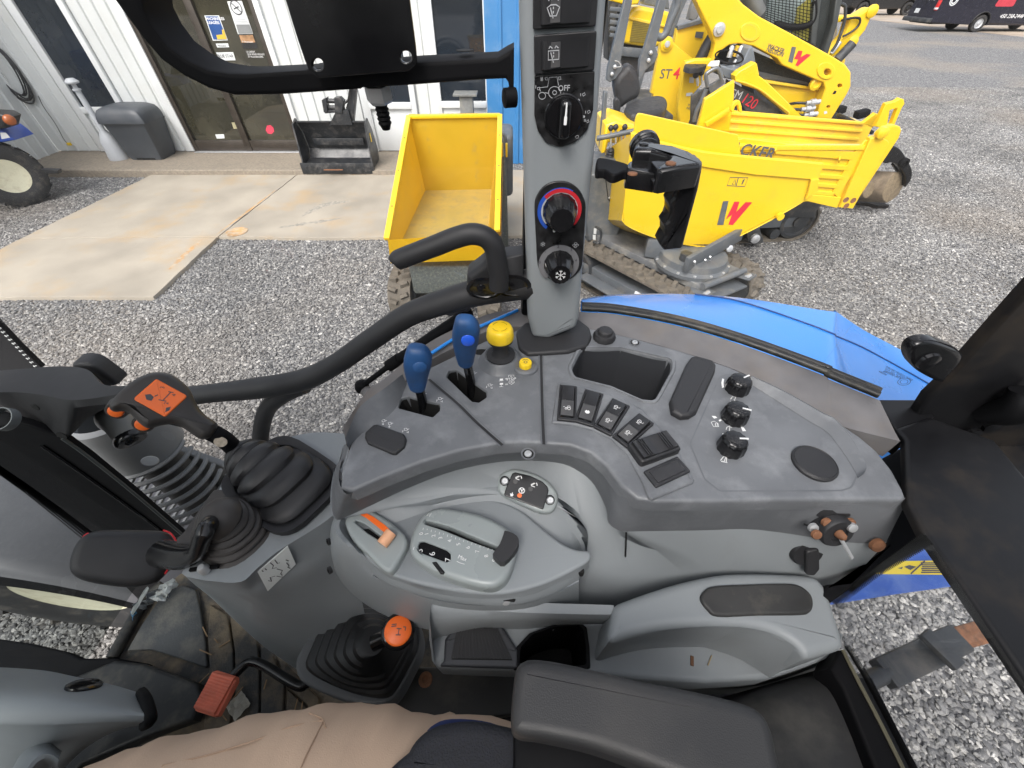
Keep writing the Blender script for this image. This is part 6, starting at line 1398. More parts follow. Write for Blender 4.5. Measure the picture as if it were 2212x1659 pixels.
P_('step_panel', slab(HZ(1.38), zL((735, 1425), (1490, 1445), (1520, 1500), (1500, 1750), (500, 1900), (640, 1620)), -.03, 0, .005), mat('scuffed_black_panel', (.018, .018, .017), .5, var=.4, vs=10, dirt=(.07, .06, .05), dirt_amt=.6, ds=12))
q = HZ(1.38).pt(*zL((840, 1518))[0]); P_('floor_bolt', lathe(q, (0, 0, 1), [(.013, 0), (.012, .002), (.006, .003), (.005, .001)], 14), RUST)
# brake pedal
PDL = Frame(PZ(*zH((1320, 1060))[0], CAM_H - .90), (-.1, .05, 1), (1, 0, 0))
pe_ = P_('pedal', slab(PDL, rnd_poly(zH((1185, 1145), (1300, 930), (1330, 920), (1448, 958), (1448, 990), (1335, 1200), (1300, 1206), (1195, 1172)), 3, 3), -.012, 0, .004), PED, label='faded orange ribbed rubber pedal')
e0, e1, e2, e3 = [Vector(p) for p in PDL.pix(zH((1312, 938), (1445, 972), (1322, 1192), (1198, 1150)))]
for i in range(11):
    t = (i + .5) / 11; a = e0.lerp(e3, t); b_ = e1.lerp(e2, t); P_('tread_rib', tube([PDL.w(*a, .0005), PDL.w(*b_, .0005)], .0038, 8, 0), PED, pe_)
P_('pedal_arm', tube([PZ(*p, CAM_H - .915) for p in zH((1390, 990), (1445, 945), (1515, 880), (1565, 872), (1640, 905), (1740, 968), (1830, 1018), (1870, 1015), (1905, 975))], .0085, 12, 4), BLKG, pe_)
def crumple(F, pts, n, amp, seed, th=.001, h=.003):
    P = F.pix(pts); rg = np.random.default_rng(seed); bm = bmesh.new(); a, b_, c, d = [np.array(p) for p in P]
    g = [[bm.verts.new(F.w(*((a * (1 - s) + b_ * s) * (1 - t) + (d * (1 - s) + c * s) * t), h + rg.uniform(0, amp))) for s in np.linspace(0, 1, n)] for t in np.linspace(0, 1, n)]
    for j in range(n - 1):
        for i in range(n - 1): bm.faces.new((g[j][i], g[j][i + 1], g[j + 1][i + 1], g[j + 1][i]))
    bmesh.ops.solidify(bm, geom=bm.faces[:], thickness=th); return finish(bm, 20)
q = PZ(*zH((1470, 1145))[0], 1.264)
pp_ = thing('paper_scrap', 'crumpled cream paper scrap on the floor mat beside the orange pedal', 'paper', q)
obj('paper', crumple(HZ(1.262), zH((1395, 1152), (1492, 1050), (1550, 1130), (1455, 1240)), 7, .007, 3), mat('cream_paper', (.75, .72, .64), .8, var=.1, vs=60), pp_)
q = PZ(*zH((1000, 480))[0], 1.27)
bg_ = thing('plastic_wrapper', 'crumpled clear plastic wrapper lying by the front edge of the cab floor', 'wrapper', q)
obj('wrapper_film', crumple(HZ(1.27), zH((862, 545), (1020, 420), (1070, 470), (900, 566)), 9, .03, 5), mat('clear_film', (.30, .32, .34), .15, var=.3, vs=60), bg_)
obj('wrapper_paper', crumple(HZ(1.30), zH((945, 495), (1100, 378), (1116, 410), (1010, 520)), 8, .03, 6), mat('white_foil', (.8, .83, .83), .4, var=.15, vs=80), bg_)
obj('wrapper_strip', crumple(HZ(1.30), zH((812, 575), (915, 412), (925, 425), (825, 590)), 6, .006, 8), PW_, bg_)
obj('wrapper_corner', crumple(HZ(1.275), zH((822, 570), (850, 545), (850, 590), (822, 625)), 4, .01, 9), mat('foil_print', (.1, .28, .45), .4, var=.8, vs=120), bg_)
rg = random.Random(4)
for i in range(26):
    u, v = rg.uniform(1220, 1900), rg.uniform(520, 1250)
    if v < (u - 1200) * .95 + 480: continue
    q = PZ(*zH((u, v))[0], ZF + .013); a = rg.uniform(0, 3.1); L = rg.uniform(.006, .018)
    lf = thing('straw', 'dry straw bits scattered over the dusty floor mat', 'straw', q, 'straw bits on the floor mat')
    obj('stalk', bar(q - Vector((math.cos(a) * L, math.sin(a) * L, 0)), q + Vector((math.cos(a) * L, math.sin(a) * L, .003)), .0022, .0015), mat('straw_tan', (.30, .20, .11), .8), lf)

# ---------------------------------------------------------------- steering column cover, front post, windscreen
sc0 = [zH((-80, 900), (250, 922), (460, 962), (700, 1015), (872, 1066)), zH((-80, 1060), (250, 1080), (480, 1110), (700, 1140), (905, 1170)), zH((-80, 1230), (250, 1240), (460, 1240), (700, 1235), (922, 1228)), zH((-80, 1330), (250, 1320), (440, 1290), (640, 1268), (885, 1255)), zH((-120, 1800), (150, 1700), (330, 1580), (480, 1440), (640, 1300))]
scc = P_('column_cover', strip([rowz([(*p, d) for p in r_]) for r_, d in zip(sc0, (.86, .80, .80, .83, .98))], n=30, sub=4), CLT, label='light grey steering column cover at the lower left')
P_('column_cover_edge', tube([PZ(*p, CAM_H - d) for p, d in zip(zH((868, 1060), (898, 1110), (925, 1200), (922, 1235), (890, 1258)), (.85, .81, .80, .80, .82))], .008, 8, 4), BLKM, scc)
P_('column_bulge', strip([rowz([(*p, .86) for p in zH((60, 1560), (120, 1450), (200, 1385), (300, 1368), (380, 1420))]), rowz([(*p, .80) for p in zH((100, 1640), (170, 1520), (240, 1450), (310, 1440), (360, 1470))]), rowz([(*p, .84) for p in zH((160, 1700), (230, 1600), (290, 1530), (330, 1520), (350, 1530))])], n=14, sub=4), CLT, scc)
q = hit(scc, *zH((515, 1022))[0])
if q: P_('column_button', lathe(q[0], q[1], [(.024, -.004), (.024, .003), (.019, .006), (.001, .0065)], 24, sx=1.0), BLKG, scc)
FPT = zv((-60, 885), (60, 918), (135, 946), (190, 985), (290, 1065), (396, 1156), (300, 1166), (205, 1156), (98, 1080), (0, 1014), (-60, 985))
fp = P_('front_post', slab(FY(.42), FPT, -.012, 0, .004), BLKM, label='black front cab post beside the door')
P_('post_groove', tube([PY(u, v, .4185) for u, v in ((90, 962), (190, 1030), (300, 1110), (360, 1155))], .0035, 6, 3), BLKG, fp)
P_('post_edge', tube([PY(u, v, .4195) for u, v in ((135, 947), (190, 986), (290, 1066), (394, 1155))], .003, 6, 3), mat('post_edge_grey', (.05, .055, .055), .5), fp)
P_('post_lower', slab(FY(.425), zv((205, 1156), (300, 1166), (396, 1156), (420, 1180), (330, 1270), (300, 1300), (250, 1250)), -.012, 0, .004), BLKM, fp)
# trim piece over the front post
a0 = zG((-60, 560), (130, 546), (380, 530), (540, 552), (630, 640), (780, 652)); a1 = zG((-60, 690), (120, 690), (260, 706), (420, 736), (580, 726), (780, 690))
a2 = zG((-60, 720), (120, 728), (260, 748), (420, 785), (580, 770), (780, 752)); a3 = zG((-60, 805), (90, 850), (190, 895), (400, 968), (540, 850), (700, 762))
pcr = rowz([(*p, .472) for p in a0])
pc_ = P_('post_cover', kstrip([[p + Vector((0, .0, -.04)) for p in pcr], pcr, rowz([(*p, .475) for p in a1]), rowz([(*p, .488) for p in a2]), rowz([(*p, .56) for p in a3]), rowz([(*p, .62) for p in a3])], 5, ang=40), SOFT, label='soft grey black cover over the front post')
for u, v in ((215, 778), (378, 955)):
    q = hit(pc_, *zG((u, v))[0])
    if q: P_('screw_hole', lathe(q[0], q[1], [(.007, -.001), (.007, .0006), (.001, .0006)], 14, sx=1.4), HOLE, pc_)
P_('cover_shell', slab(FY(.53), cr(zG((430, 535), (480, 515), (560, 530), (650, 590), (718, 650), (600, 660), (540, 600)), 3, True), -.03, 0, .008), SOFT)
q = PY(*zR((40, 700))[0], .40)
rg_ = P_('steel_ring', lathe(q, (.1, -.6, 1), [(.0165, -.008), (.018, -.008), (.018, .006), (.0165, .006)], 32, 30, caps=False), mat('dull_steel', (.16, .17, .17), .5, metal=.3)); P_('ring_core', lathe(q, (.1, -.6, 1), [(.011, -.012), (.011, .0), (.006, .002)], 20), BLKM, rg_)
P_('windscreen_edge', slab(FY(.60), zv((-60, 640), (0, 705), (45, 752), (90, 795), (60, 800), (-60, 815)), -.01, 0), BLKG)
bm = bmesh.new(); F6 = FY(.598)
for i in range(12):
    t = i / 11
    for j in range(2):
        p = Vector(F6.pix(zG((-20 + 240 * t + j * 11 - 10, 275 + 255 * t - j * 4)))[0]); s = .0023 * (1 - .3 * j); bm.faces.new([bm.verts.new(F6.w(p.x + s * math.cos(x), p.y + s * math.sin(x), 0)) for x in [k * math.pi / 4 for k in range(8)]])
P_('frit_dots', finish(bm, smooth=False, recalc=False), PW_, kind='stuff')
P_('windscreen', kstrip([[Vector((-.90, .44, 1.27)), Vector((-.92, 0, 1.27)), Vector((-.92, -.6, 1.27))], [Vector((-.88, .44, 2.6)), Vector((-.90, 0, 2.6)), Vector((-.90, -.6, 2.6))]], 3), GL)
WF = Frame((-.895, 0, 0), (1, 0, 0), (0, 1, 0))
frit([(-10, 1003), (60, 1050), (130, 1100), (205, 1157)], [(-14, 1018), (52, 1066), (115, 1118), (180, 1172)], 80, 5, .0030, F=WF)
# knob hanging by the post and the heat shield outside
q = PD(*zG((815, 990))[0], .80)
nax = ((CAM - q).normalized() + Vector((0, -.2, -1.2))).normalized()
nb_ = P_('blow_nozzle', lathe(q, nax, [(.022, -.02), (.027, -.010), (.027, -.002), (.024, .001), (.013, .0), (.010, .004), (.001, .005)], 26, 50), BLKG, label='round black nozzle on a grey stalk')
P_('nozzle_stalk', tube([q - nax * .015, q - nax * .06, PD(*zG((700, 850))[0], .86)], [.024, .026, .030], 20, 4), mat('smoke_grey', (.17, .17, .16), .5), nb_)
HS = mat('heat_shield_grey', (.16, .168, .172), .42, var=.1, vs=6)
hx, hy, hr = -.965, .615, .088
hs_ = P_('exhaust_shield', lathe((hx, hy, 1.43), (0, 0, 1), [(hr, 0), (hr, .13), (hr * .96, .15), (hr * .80, .155), (hr * .78, .12)], 40, 40, caps=False), HS, label='grey exhaust heat shield with curved slots outside the door')
for k in range(15):
    z = 1.43 - k * .030
    bm = bmesh.new(); pts_ = [(hx + (hr + .004 * k) * math.cos(R(a)), hy - .0 + (hr + .004 * k) * math.sin(R(a)), z) for a in range(-200, 25, 9)]
    tube_bm(bm, pts_, .0062, 6, 1); P_('shield_rib', finish(bm), HS, hs_)
P_('shield_side', slab(FY(hy + .05), zG((640, 845), (760, 850), (900, 970), (1050, 1035), (1400, 1160), (1400, 1300), (1330, 1290), (1060, 1110), (880, 1020), (760, 1000)), -.02, 0, .006), HS, hs_)
P_('inner_pipe', lathe((hx, hy, .95), (0, 0, 1), [(.05, 0), (.05, .5)], 20), mat('pipe_dark', (.02, .02, .02), .5), hs_)
q = PY(*zG((922, 1112))[0], hy - hr - .04); P_('shield_medallion', lathe(q, (CAM - q), [(.011, 0), (.010, .003), (.001, .004)], 20, sx=1.4), mat('pale_disc', (.32, .33, .33), .5), hs_)
# front mudguard and wheel seen through the windscreen
MUD = mat('mudguard_grey', (.13, .13, .14), .4, var=.12, vs=3, dirt=(.2, .2, .2), dirt_amt=.3, ds=3)
wc = Vector((-1.87, .68, .46))
rows = []
for yy, dr_ in ((1.02, -.03), (.98, 0), (.74, .012), (.49, 0), (.44, -.03)):
    rows.append([(wc.x + (.60 + dr_) * math.cos(R(a)), yy, wc.z + (.60 + dr_) * math.sin(R(a)) * 1.08) for a in range(165, -6, -9)])
mg = P_('front_mudguard', strip(rows, n=36, sub=4, thick=.012), MUD, label='dark grey front mudguard seen through the windscreen')
P_('mudguard_skirt', strip([[Vector(p) + Vector((0, 0, 0)) for p in rows[-1]], [Vector((p[0], p[1] - .01, p[2] - .07)) for p in rows[-1]]], n=36, thick=.008), BLKM, mg)
def tyre_wheel(par, c, ax, Ro, Ri, wd, rimc, dish, lugs=18, name='front_wheel', seg=48, label=None, hubr=.09):
    F = Frame(c, ax); h = wd / 2
    w_ = P_ if par is tr else None
    mk = lambda nm, me, m, p, **k: obj(nm, me, m, p, **k)
    prof = [(Ri, -h * .80), (Ri + (Ro - Ri) * .35, -h * 1.0), (Ri + (Ro - Ri) * .75, -h * .98), (Ro * .965, -h * .86), (Ro * .975, 0), (Ro * .965, h * .86), (Ri + (Ro - Ri) * .75, h * .98), (Ri + (Ro - Ri) * .35, h), (Ri, h * .80), (Ri * .97, h * .6), (Ri * .97, -h * .6), (Ri, -h * .8)]
    t = mk(name, lathe(c, F.n, prof, seg, 30, caps=False), RUB, par, label=label)
    for i in range(lugs):
        for s in (-1, 1):
            a = 2 * math.pi * (i + (.5 if s > 0 else 0)) / lugs; d = Vector((math.cos(a), math.sin(a))); b = a + .22 * (1)
            p0 = F.w(Ro * .985 * math.cos(a), Ro * .985 * math.sin(a), s * h * .05); p1 = F.w(Ro * .975 * math.cos(b), Ro * .975 * math.sin(b), s * h * .96)
            up = (F.ex * math.cos(a) + F.ey * math.sin(a)); mk('tread_lug', bar(p0, p1, wd * .10, Ro * .07, up=up.cross(p1 - p0), bev=0), RUB, t)
    rp_ = [(Ri * 1.0, h * .84), (Ri * 1.03, h * .86), (Ri * 1.0, h * .78), (Ri * .90, h * .66), (Ri * .86, h * dish), (Ri * .55, h * dish - .01), (Ri * .30, h * (dish - .1)), (Ri * .28, h * (dish + .25)), (.001, h * (dish + .25))]
    r_ = mk('rim', lathe(c, F.n, rp_, seg, 30), rimc, t)
    mk('rim', lathe(c, F.n, [(Ri * 1.0, -h * .84), (Ri * .90, -h * .6), (Ri * .6, -h * .2), (.001, -h * .2)], seg, 30), rimc, t)
    for i in range(8):
        a = 2 * math.pi * i / 8; mk('wheel_nut', lathe(F.w(Ri * .42 * math.cos(a), Ri * .42 * math.sin(a), h * dish - .012), F.n, [(.016, 0), (.016, .02), (.009, .024)], 6, 20), rimc, t)
    return t
tyre_wheel(tr, wc, (0, -1, 0), .50, .20, .32, CREAM, .1, lugs=16, label='front wheel with a cream rim under the mudguard')

# ---------------------------------------------------------------- cab shell beyond the frame: roof, posts, seat
LINER = mat('roof_liner', (.45, .45, .44), .8)  # kept pale so the unseen roof bounces more light down
rf_ = P_('cab_roof', slab(HZ(2.84), rnd_poly([(-.95, .62), (-.95, -1.45), (.75, -1.45), (.75, .30), (.4, .55), (.1, .62)], .1, 4), -.06, .06, .04, pix=False, holes=[[(-.40, .52), (-.40, -.85), (.66, -.85), (.66, .24), (.36, .46), (.1, .52)]]), LINER, label='cab roof')  # roof opening shaped to let sky light onto the console
P_('added_skylight', slab(HZ(2.85), [(-.41, .53), (-.41, -.86), (.67, -.86), (.67, .25), (.37, .47), (.1, .53)], -.004, 0, pix=False), GLW, rf_)  # skylight added to brighten the interior
for nm, x, y in (('rear_left_post', .70, -1.35), ('front_left_post', -.90, -1.35), ('front_right_post', -1.02, .56)):
    P_(nm, bar((x, y, .9 if 'left' in nm else 1.9), (x, y, 2.8), .07, .07, bev=.01), BLKM)
P_('left_shade_panel', box((-.1, -1.40, 1.68), (1.6, .03, .96)), BLKM)  # unseen panel, raised to keep sky light off the column cover
P_('added_left_pane', box((-.1, -1.40, 2.46), (1.55, .006, .60)), GL); P_('added_rear_pane', box((.74, -.62, 2.2), (.006, 1.4, 1.15)), GL)  # unseen tinted panes, added to darken the cab from left and rear
P_('shade_dash', box((-.80, -.66, 1.69), (.16, 1.06, .86), bev=.04, segs=3), CLT)  # unseen dash, made tall and wide to shade the column cover
st_ = P_('seat', box((.28, -.46, 1.58), (.54, .52, .16), bev=.05, segs=3), SOFT, label='black operator seat')
P_('seat_back', box((.60, -.46, 1.92), (.14, .50, .62), bev=.05, segs=3), SOFT, st_)
P_('seat_suspension', box((.28, -.46, 1.38), (.40, .40, .26), bev=.02), BLKM, st_)
sa = HZ(CAM_H - .365)
ar_p = cr(zv((1104, 1562), (1107, 1500), (1114, 1448), (1128, 1428), (1156, 1421), (1220, 1430), (1310, 1450), (1391, 1469), (1460, 1482), (1527, 1496), (1600, 1514), (1645, 1534), (1670, 1570), (1684, 1624), (1700, 1730), (1600, 1740), (1450, 1680), (1300, 1625), (1180, 1598), (1120, 1588)), 4, True)
P_('seat_armrest', slab(sa, ar_p, -.050, 0, .008, seg=4), mat('armrest_vinyl', (.024, .024, .025), .5, var=.12, vs=12, bump=.3, bs=1000, dirt=(.06, .055, .05), dirt_amt=.4, ds=9), st_, label='black padded seat armrest at the bottom right')
P_('armrest_hinge', box(PZ(1240, 1640, CAM_H - .45), (.10, .05, .04), bev=.006), BLKM, st_)

# ================================================================ THE OPERATOR'S LAP
PANT = mat('khaki_cotton', (.56, .40, .285), .85, var=.07, vs=9, bump=.35, bs=900)
SHIRT = mat('black_mesh_fabric', (.012, .013, .018), .8, var=.6, vs=500, bump=.8, bs=600)
NAVY = mat('navy_cotton', (.015, .025, .09), .85)
pr = thing('person', 'seated person in khaki trousers and a black mesh shirt, only the lap in view', 'person', (.1, -.3, 1.25))
def limb_rings(P, rx, rz, n=26, seed=0, amp=.004):
    rg = np.random.default_rng(seed); ph = rg.uniform(0, 6.3, 8); rings = []
    Q = cr([(*p, a, b) for p, a, b in zip(P, rx, rz)], 7)
    for i, q in enumerate(Q):
        c = Vector(q[:3]); a = Vector(Q[max(i - 1, 0)][:3]); b = Vector(Q[min(i + 1, len(Q) - 1)][:3]); t = (b - a).normalized()
        up = Vector((0, 0, 1)) - t * t.z
        if up.length < .2: up = Vector((1, 0, 0)) - t * t.x
        up.normalize(); sd_ = t.cross(up); row = []
        for k in range(n):
            th = 2 * math.pi * k / n
            w_ = 1 + amp / .08 * (math.sin(5 * th + ph[0] + i * .55) * .5 + math.sin(3 * th - i * .9 + ph[1]) * .6 + math.sin(i * 1.7 + ph[2] + 2 * th) * .5)
            row.append(c + sd_ * q[3] * math.cos(th) * w_ + up * q[4] * math.sin(th) * w_)
        rings.append(row)
    return rings
# body: hips, two thighs, shins and feet grown as one skin
bm = bmesh.new(); J = {}
def jv(n, p, r_): v = bm.verts.new(p); J[n] = (v, r_)
jv('pelvis', (.13, -.30, 1.78), .12); jv('waist', (.20, -.32, 1.92), .115); jv('chest', (.24, -.34, 2.08), .125)
for s, y0_, y1_ in (('r', -.145, -.07), ('l', -.42, -.50)):
    jv('hip' + s, (.06, y0_, 1.765), .078); jv('mid' + s, (-.16, (y0_ + y1_) / 2 + (.05 if s == 'r' else 0), 1.765), .070); jv('knee' + s, (-.40, y1_ - .02, 1.76), .052); jv('shin' + s, (-.50, y1_ - .03, 1.52), .044); jv('ankle' + s, (-.56, y1_ - .04, 1.34), .032); jv('toe' + s, (-.72, y1_ - .04, 1.295), .03)
for a, b in [('pelvis', 'waist'), ('waist', 'chest')] + [(x + s, y + s) if x != 'pelvis' else ('pelvis', y + s) for s in 'rl' for x, y in (('pelvis', 'hip'), ('hip', 'mid'), ('mid', 'knee'), ('knee', 'shin'), ('shin', 'ankle'), ('ankle', 'toe'))]:
    bm.edges.new((J[a][0], J[b][0]))
me = bpy.data.meshes.new('body'); bm.verts.index_update(); rads = {v.index: r_ for v, r_ in J.values()}; root = J['pelvis'][0].index
bm.to_mesh(me); bm.free()
tmp = bpy.data.objects.new('tmp', me); COL.objects.link(tmp); md = tmp.modifiers.new('s', 'SKIN')
for i, d in enumerate(me.skin_vertices[0].data): d.radius = (rads[i], rads[i]); d.use_root = (i == root)
sb = tmp.modifiers.new('b', 'SUBSURF'); sb.levels = 2; sb.render_levels = 2
bme = bpy.data.meshes.new_from_object(tmp.evaluated_get(bpy.context.evaluated_depsgraph_get())); bpy.data.objects.remove(tmp)
bme.polygons.foreach_set('use_smooth', [True] * len(bme.polygons)); bme.materials.clear()
obj('body', bme, mat('skin', (.45, .26, .19), .5), pr)
edge = [(1060, 1556), (960, 1546), (860, 1529), (750, 1519), (640, 1536), (470, 1574), (340, 1612), (240, 1662)]
PR_ = []; RX = []; RZ = []
for i, (u, v) in enumerate(edge):
    r_ = .098 - .003 * i; p = PZ(u, v, 1.765); PR_.append(Vector((p.x, p.y - r_, 1.765))); RX.append(r_); RZ.append(r_ * .92)
PR_ = [PR_[0] + Vector((.12, -.08, .0))] + PR_; RX = [.12] + RX; RZ = [.10] + RZ
PR_ += [PR_[-1] + Vector((-.10, -.03, -.03)), PR_[-1] + Vector((-.15, -.04, -.16)), PR_[-1] + Vector((-.19, -.04, -.38))]; RX += [.07, .066, .058]; RZ += [.072, .066, .058]
tro = obj('trousers', kstrip(limb_rings(PR_, RX, RZ, 40, 4, .002), 1, closed=True, cap=True, ang=75), PANT, pr)
PL2 = [Vector((p.x + .02, p.y - .34, p.z)) for p in PR_]
obj('trouser_leg', kstrip(limb_rings(PL2, RX, RZ, 26, 9, .003), 1, closed=True, cap=True, ang=75), PANT, pr)
for pts in (((1000, 1452 + 60), (1300, 1440), (1600, 1345), (1800, 1270), (1990, 1235)), ((1900, 1190), (1960, 1215), (1985, 1235), (2000, 1280)), ((1985, 1240), (1930, 1350), (1880, 1450), (1850, 1524))):
    q = [hit(tro, *zH(p)[0]) for p in pts]; q = [x[0] + x[1] * .0006 for x in q if x]
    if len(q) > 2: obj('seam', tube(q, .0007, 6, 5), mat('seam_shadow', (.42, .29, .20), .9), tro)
q = [hit(tro, *zH(p)[0]) for p in ((1892, 1170), (1990, 1135), (2120, 1120), (2150, 1150), (2020, 1290), (1960, 1200))]
if all(q):
    F_ = Frame(sum((x[0] for x in q), Vector()) / 6 + q[1][1] * .004, sum((x[1] for x in q), Vector()).normalized(), (1, 0, 0))
    obj('pocket_flap', slab(F_, cr(zH((1890, 1172), (1935, 1148), (1990, 1150), (2040, 1140), (2080, 1160), (2060, 1220), (2025, 1290), (1990, 1240), (1950, 1205), (1905, 1200)), 3, True), -.004, .001, .0008), PANT, tro)
hx_ = [(.24, -.34, 2.05, .17, .12), (.22, -.31, 1.98, .175, .13), (.17, -.26, 1.90, .19, .16), (.11, -.22, 1.85, .19, .185)]
rings = []
for i, (x, y, z, a, b) in enumerate(hx_):
    rings.append([Vector((x + a * .85 * math.cos(t), y + b * 1.3 * math.sin(t), z + .006 * math.sin(5 * t + i))) for t in [2 * math.pi * k / 32 for k in range(32)]])
obj('shirt', kstrip(rings, 1, sub=5, closed=True, cap=True, ang=75), SHIRT, pr)
hem = HZ(1.855)
obj('shirt_hem', slab(hem, cr(zv((860, 1680), (880, 1625), (905, 1590), (945, 1566), (1020, 1556), (1100, 1570), (1180, 1590), (1240, 1620), (1260, 1690)), 3, True), -.02, 0, .008), SHIRT, pr)
obj('undershirt', slab(HZ(1.84), cr(zv((925, 1585), (940, 1562), (975, 1552), (1040, 1556), (1080, 1572), (1020, 1600)), 3, True), -.012, .0, .004), NAVY, pr)
# ================================================================ MACHINES IN THE YARD
def plate(par, nm, y, pts, m, t=.03, r=.004, z=zE, label=None, holes=(), back=True):
    F = FY(y); return obj(nm, slab(F, z(*pts), -t, 0, r, seg=2, holes=[z(*h) for h in holes]), m, par, label=label)
def quad(par, nm, ps, m, th=.02, label=None):
    bm = bmesh.new(); bm.faces.new([bm.verts.new(p) for p in ps]); bmesh.ops.solidify(bm, geom=bm.faces[:], thickness=th); return obj(nm, finish(bm), m, par, label=label)
def track(par, a, b, r_, wd, lat, nl=44, lug=.035, rollers=4, label=None, two=True):
    """rubber crawler track: belt, staggered lugs, wheels and frame"""
    a, b, lat = V(a), V(b), V(lat).normalized(); ax = (b - a).normalized(); up = ax.cross(lat)
    if up.z < 0: up = -up
    L = (b - a).length; per = 2 * L + 2 * math.pi * r_
    def pos(s, rr):
        s %= per
        if s < L: return a + ax * s + up * rr, up
        s -= L
        if s < math.pi * r_: t = s / r_; n = up * math.cos(t) + ax * math.sin(t); return b + n * rr, n
        s -= math.pi * r_
        if s < L: return b - ax * s - up * rr, -up
        s -= L; t = s / r_; n = -up * math.cos(t) - ax * math.sin(t); return a + n * rr, n
    bm = bmesh.new(); N = 60; R4 = []
    for i in range(N):
        s = per * i / N; o, n = pos(s, r_); q, _ = pos(s, r_ - .022)
        R4.append([bm.verts.new(p) for p in (o - lat * wd / 2, o + lat * wd / 2, q + lat * wd / 2, q - lat * wd / 2)])
    for i in range(N):
        for k in range(4): bm.faces.new((R4[i - 1][k], R4[i - 1][(k + 1) % 4], R4[i][(k + 1) % 4], R4[i][k]))
    bt = obj('track', finish(bm, 30), TRK, par, label=label)
    pitch = per / nl; shared = None
    for i in range(nl):
        for sd_ in (-1, 1):
            s = pitch * (i + (.5 if sd_ > 0 else 0)); o, n = pos(s, r_ + lug * .4); t = lat.cross(n).normalized()
            M = Matrix((lat, t, n)).transposed() @ Matrix.Rotation(sd_ * .35, 3, 'Z')
            if shared is None:
                b2 = bmesh.new(); box_bm(b2, (0, 0, 0), (wd * .40, pitch * .46, lug)); 
                for v in b2.verts:
                    if v.co.z > 0: v.co.x *= .82; v.co.y *= .6
                shared = finish(b2, smooth=False); shared.materials.append(TRK)
            lg = bpy.data.objects.new('track_lug', shared); COL.objects.link(lg); lg.parent = bt
            T = M.to_4x4(); T.translation = o + lat * sd_ * wd * .25; lg.matrix_world = T
            lg.matrix_parent_inverse = Matrix(); lg.matrix_basis = Matrix.Translation(-base_of(par)) @ T if False else T
            lg.parent = par; lg.matrix_parent_inverse = Matrix.Translation(-base_of(par))
    for c, rr in ((a, r_ - .03), (b, r_ - .03)):
        obj('track_wheel', lathe(c, lat, [(rr, -wd * .42), (rr, wd * .42), (rr * .82, wd * .46), (rr * .75, wd * .36), (rr * .3, wd * .36), (rr * .28, wd * .5), (.001, wd * .5)], 28), MGD, par)
    for i in range(rollers):
        c = a.lerp(b, (i + .5) / rollers) - up * (r_ - .085); obj('road_wheel', lathe(c, lat, [(.062, -wd * .4), (.062, wd * .4), (.03, wd * .42), (.001, wd * .42)], 16), MGD, par)
    obj('track_frame', bar(a + ax * .02, b - ax * .02, wd * .5, r_ * .9, up=lat, bev=.01), MG, par)
    return bt
def wlogo(par, F, z, pts_g, pts_r, h=.003):
    obj('logo_grey_bar', strokes(F, [('f', z(*pts_g))], .001, h, True), MG, par)
    for q in pts_r: obj('logo_red_stroke', strokes(F, [('f', z(*q))], .001, h, True), mat('logo_red', (.62, .03, .05), .4), par)
def letters(par, s, F, p0, p1, z, size, m, h=.003, bold=.0):
    a = F.pt(*z(p0)[0]); b = F.pt(*z(p1)[0]); rt = (b - a).normalized()
    me = text_me(s, 1, (0, 0, 0), (1, 0, 0), (0, 1, 0), .0); xs_ = [v.co.x for v in me.vertices]; w_ = max(xs_) - min(xs_) if xs_ else 1
    k = (b - a).length / w_ if size is None else size
    return obj('lettering', text_me(s, k, a + F.n * h, rt, F.n.cross(rt), .0006, bold=bold * k), m, par)
LET = mat('letter_grey', (.09, .095, .10), .4); LETR = mat('logo_red', (.62, .03, .05), .4)
STW = mat('sticker_white', (.62, .64, .64), .5, var=.1)
def sticker(par, F, pts, z, m=None, h=.003, nm='sticker'): return obj(nm, slab(F, z(*pts), h - .002, h), m or STW, par)

# ---------------------------------------------------------------- dumper facing us with the open skip
d1 = thing('track_dumper', 'yellow tracked dumper with an empty square skip tipped towards the tractor', 'dumper', (-.5, 3.8, 0))
dB = lambda q, d: PD(*zT(q)[0], d)
bTL, bTR = dB((213, 152), 3.70), dB((888, 142), 3.70); fTL, fTR = dB((50, 1060), 3.08), dB((868, 1000), 3.08)
bBL, bBR = dB((335, 700), 4.2), dB((825, 690), 4.2)
fz_ = .69; fBL = PZ(*zT((78, 1240))[0], fz_); fBR = PZ(*zT((800, 1212))[0], fz_)
iBL = fBL + Vector((.03, .05, .02)); iBR = fBR + Vector((-.01, .05, .02)); iTL = fTL + Vector((.06, .06, -.03)); iTR = fTR + Vector((-.06, .06, -.03))
bl_, br_2 = Vector((iBL.x, iBL.y, bBL.z)), Vector((iBR.x, iBR.y, bBR.z))
W1 = mat('skip_inner_yellow', (.80, .54, .04), .45, var=.05, vs=3, dirt=(.38, .33, .26), dirt_amt=.5, ds=9, thr=.60)
W1F = mat('skip_floor_worn', (.76, .56, .15), .5, var=.08, vs=5, dirt=(.50, .40, .24), dirt_amt=.5, ds=12, thr=.5)
quad(d1, 'skip_back_wall', (bTL, bTR, bBR, bBL), W1, .02)
quad(d1, 'skip_side_wall', (fTL, bTL, bBL, bl_), W1, .02); quad(d1, 'skip_side_wall', (bTR, fTR, br_2, bBR), W1, .02)
quad(d1, 'skip_floor', (bBL, bBR, br_2, bl_), W1F, .02)
quad(d1, 'skip_front_wall', (fTL + Vector((.01, -.01, -.002)), fTR + Vector((-.01, -.01, -.002)), fBR, fBL), YEL, .02)
for a, b_ in ((fTL, bTL), (bTL, bTR), (bTR, fTR)):
    obj('skip_rim', bar(a, b_, .045, .03, bev=.004), YEL, d1)
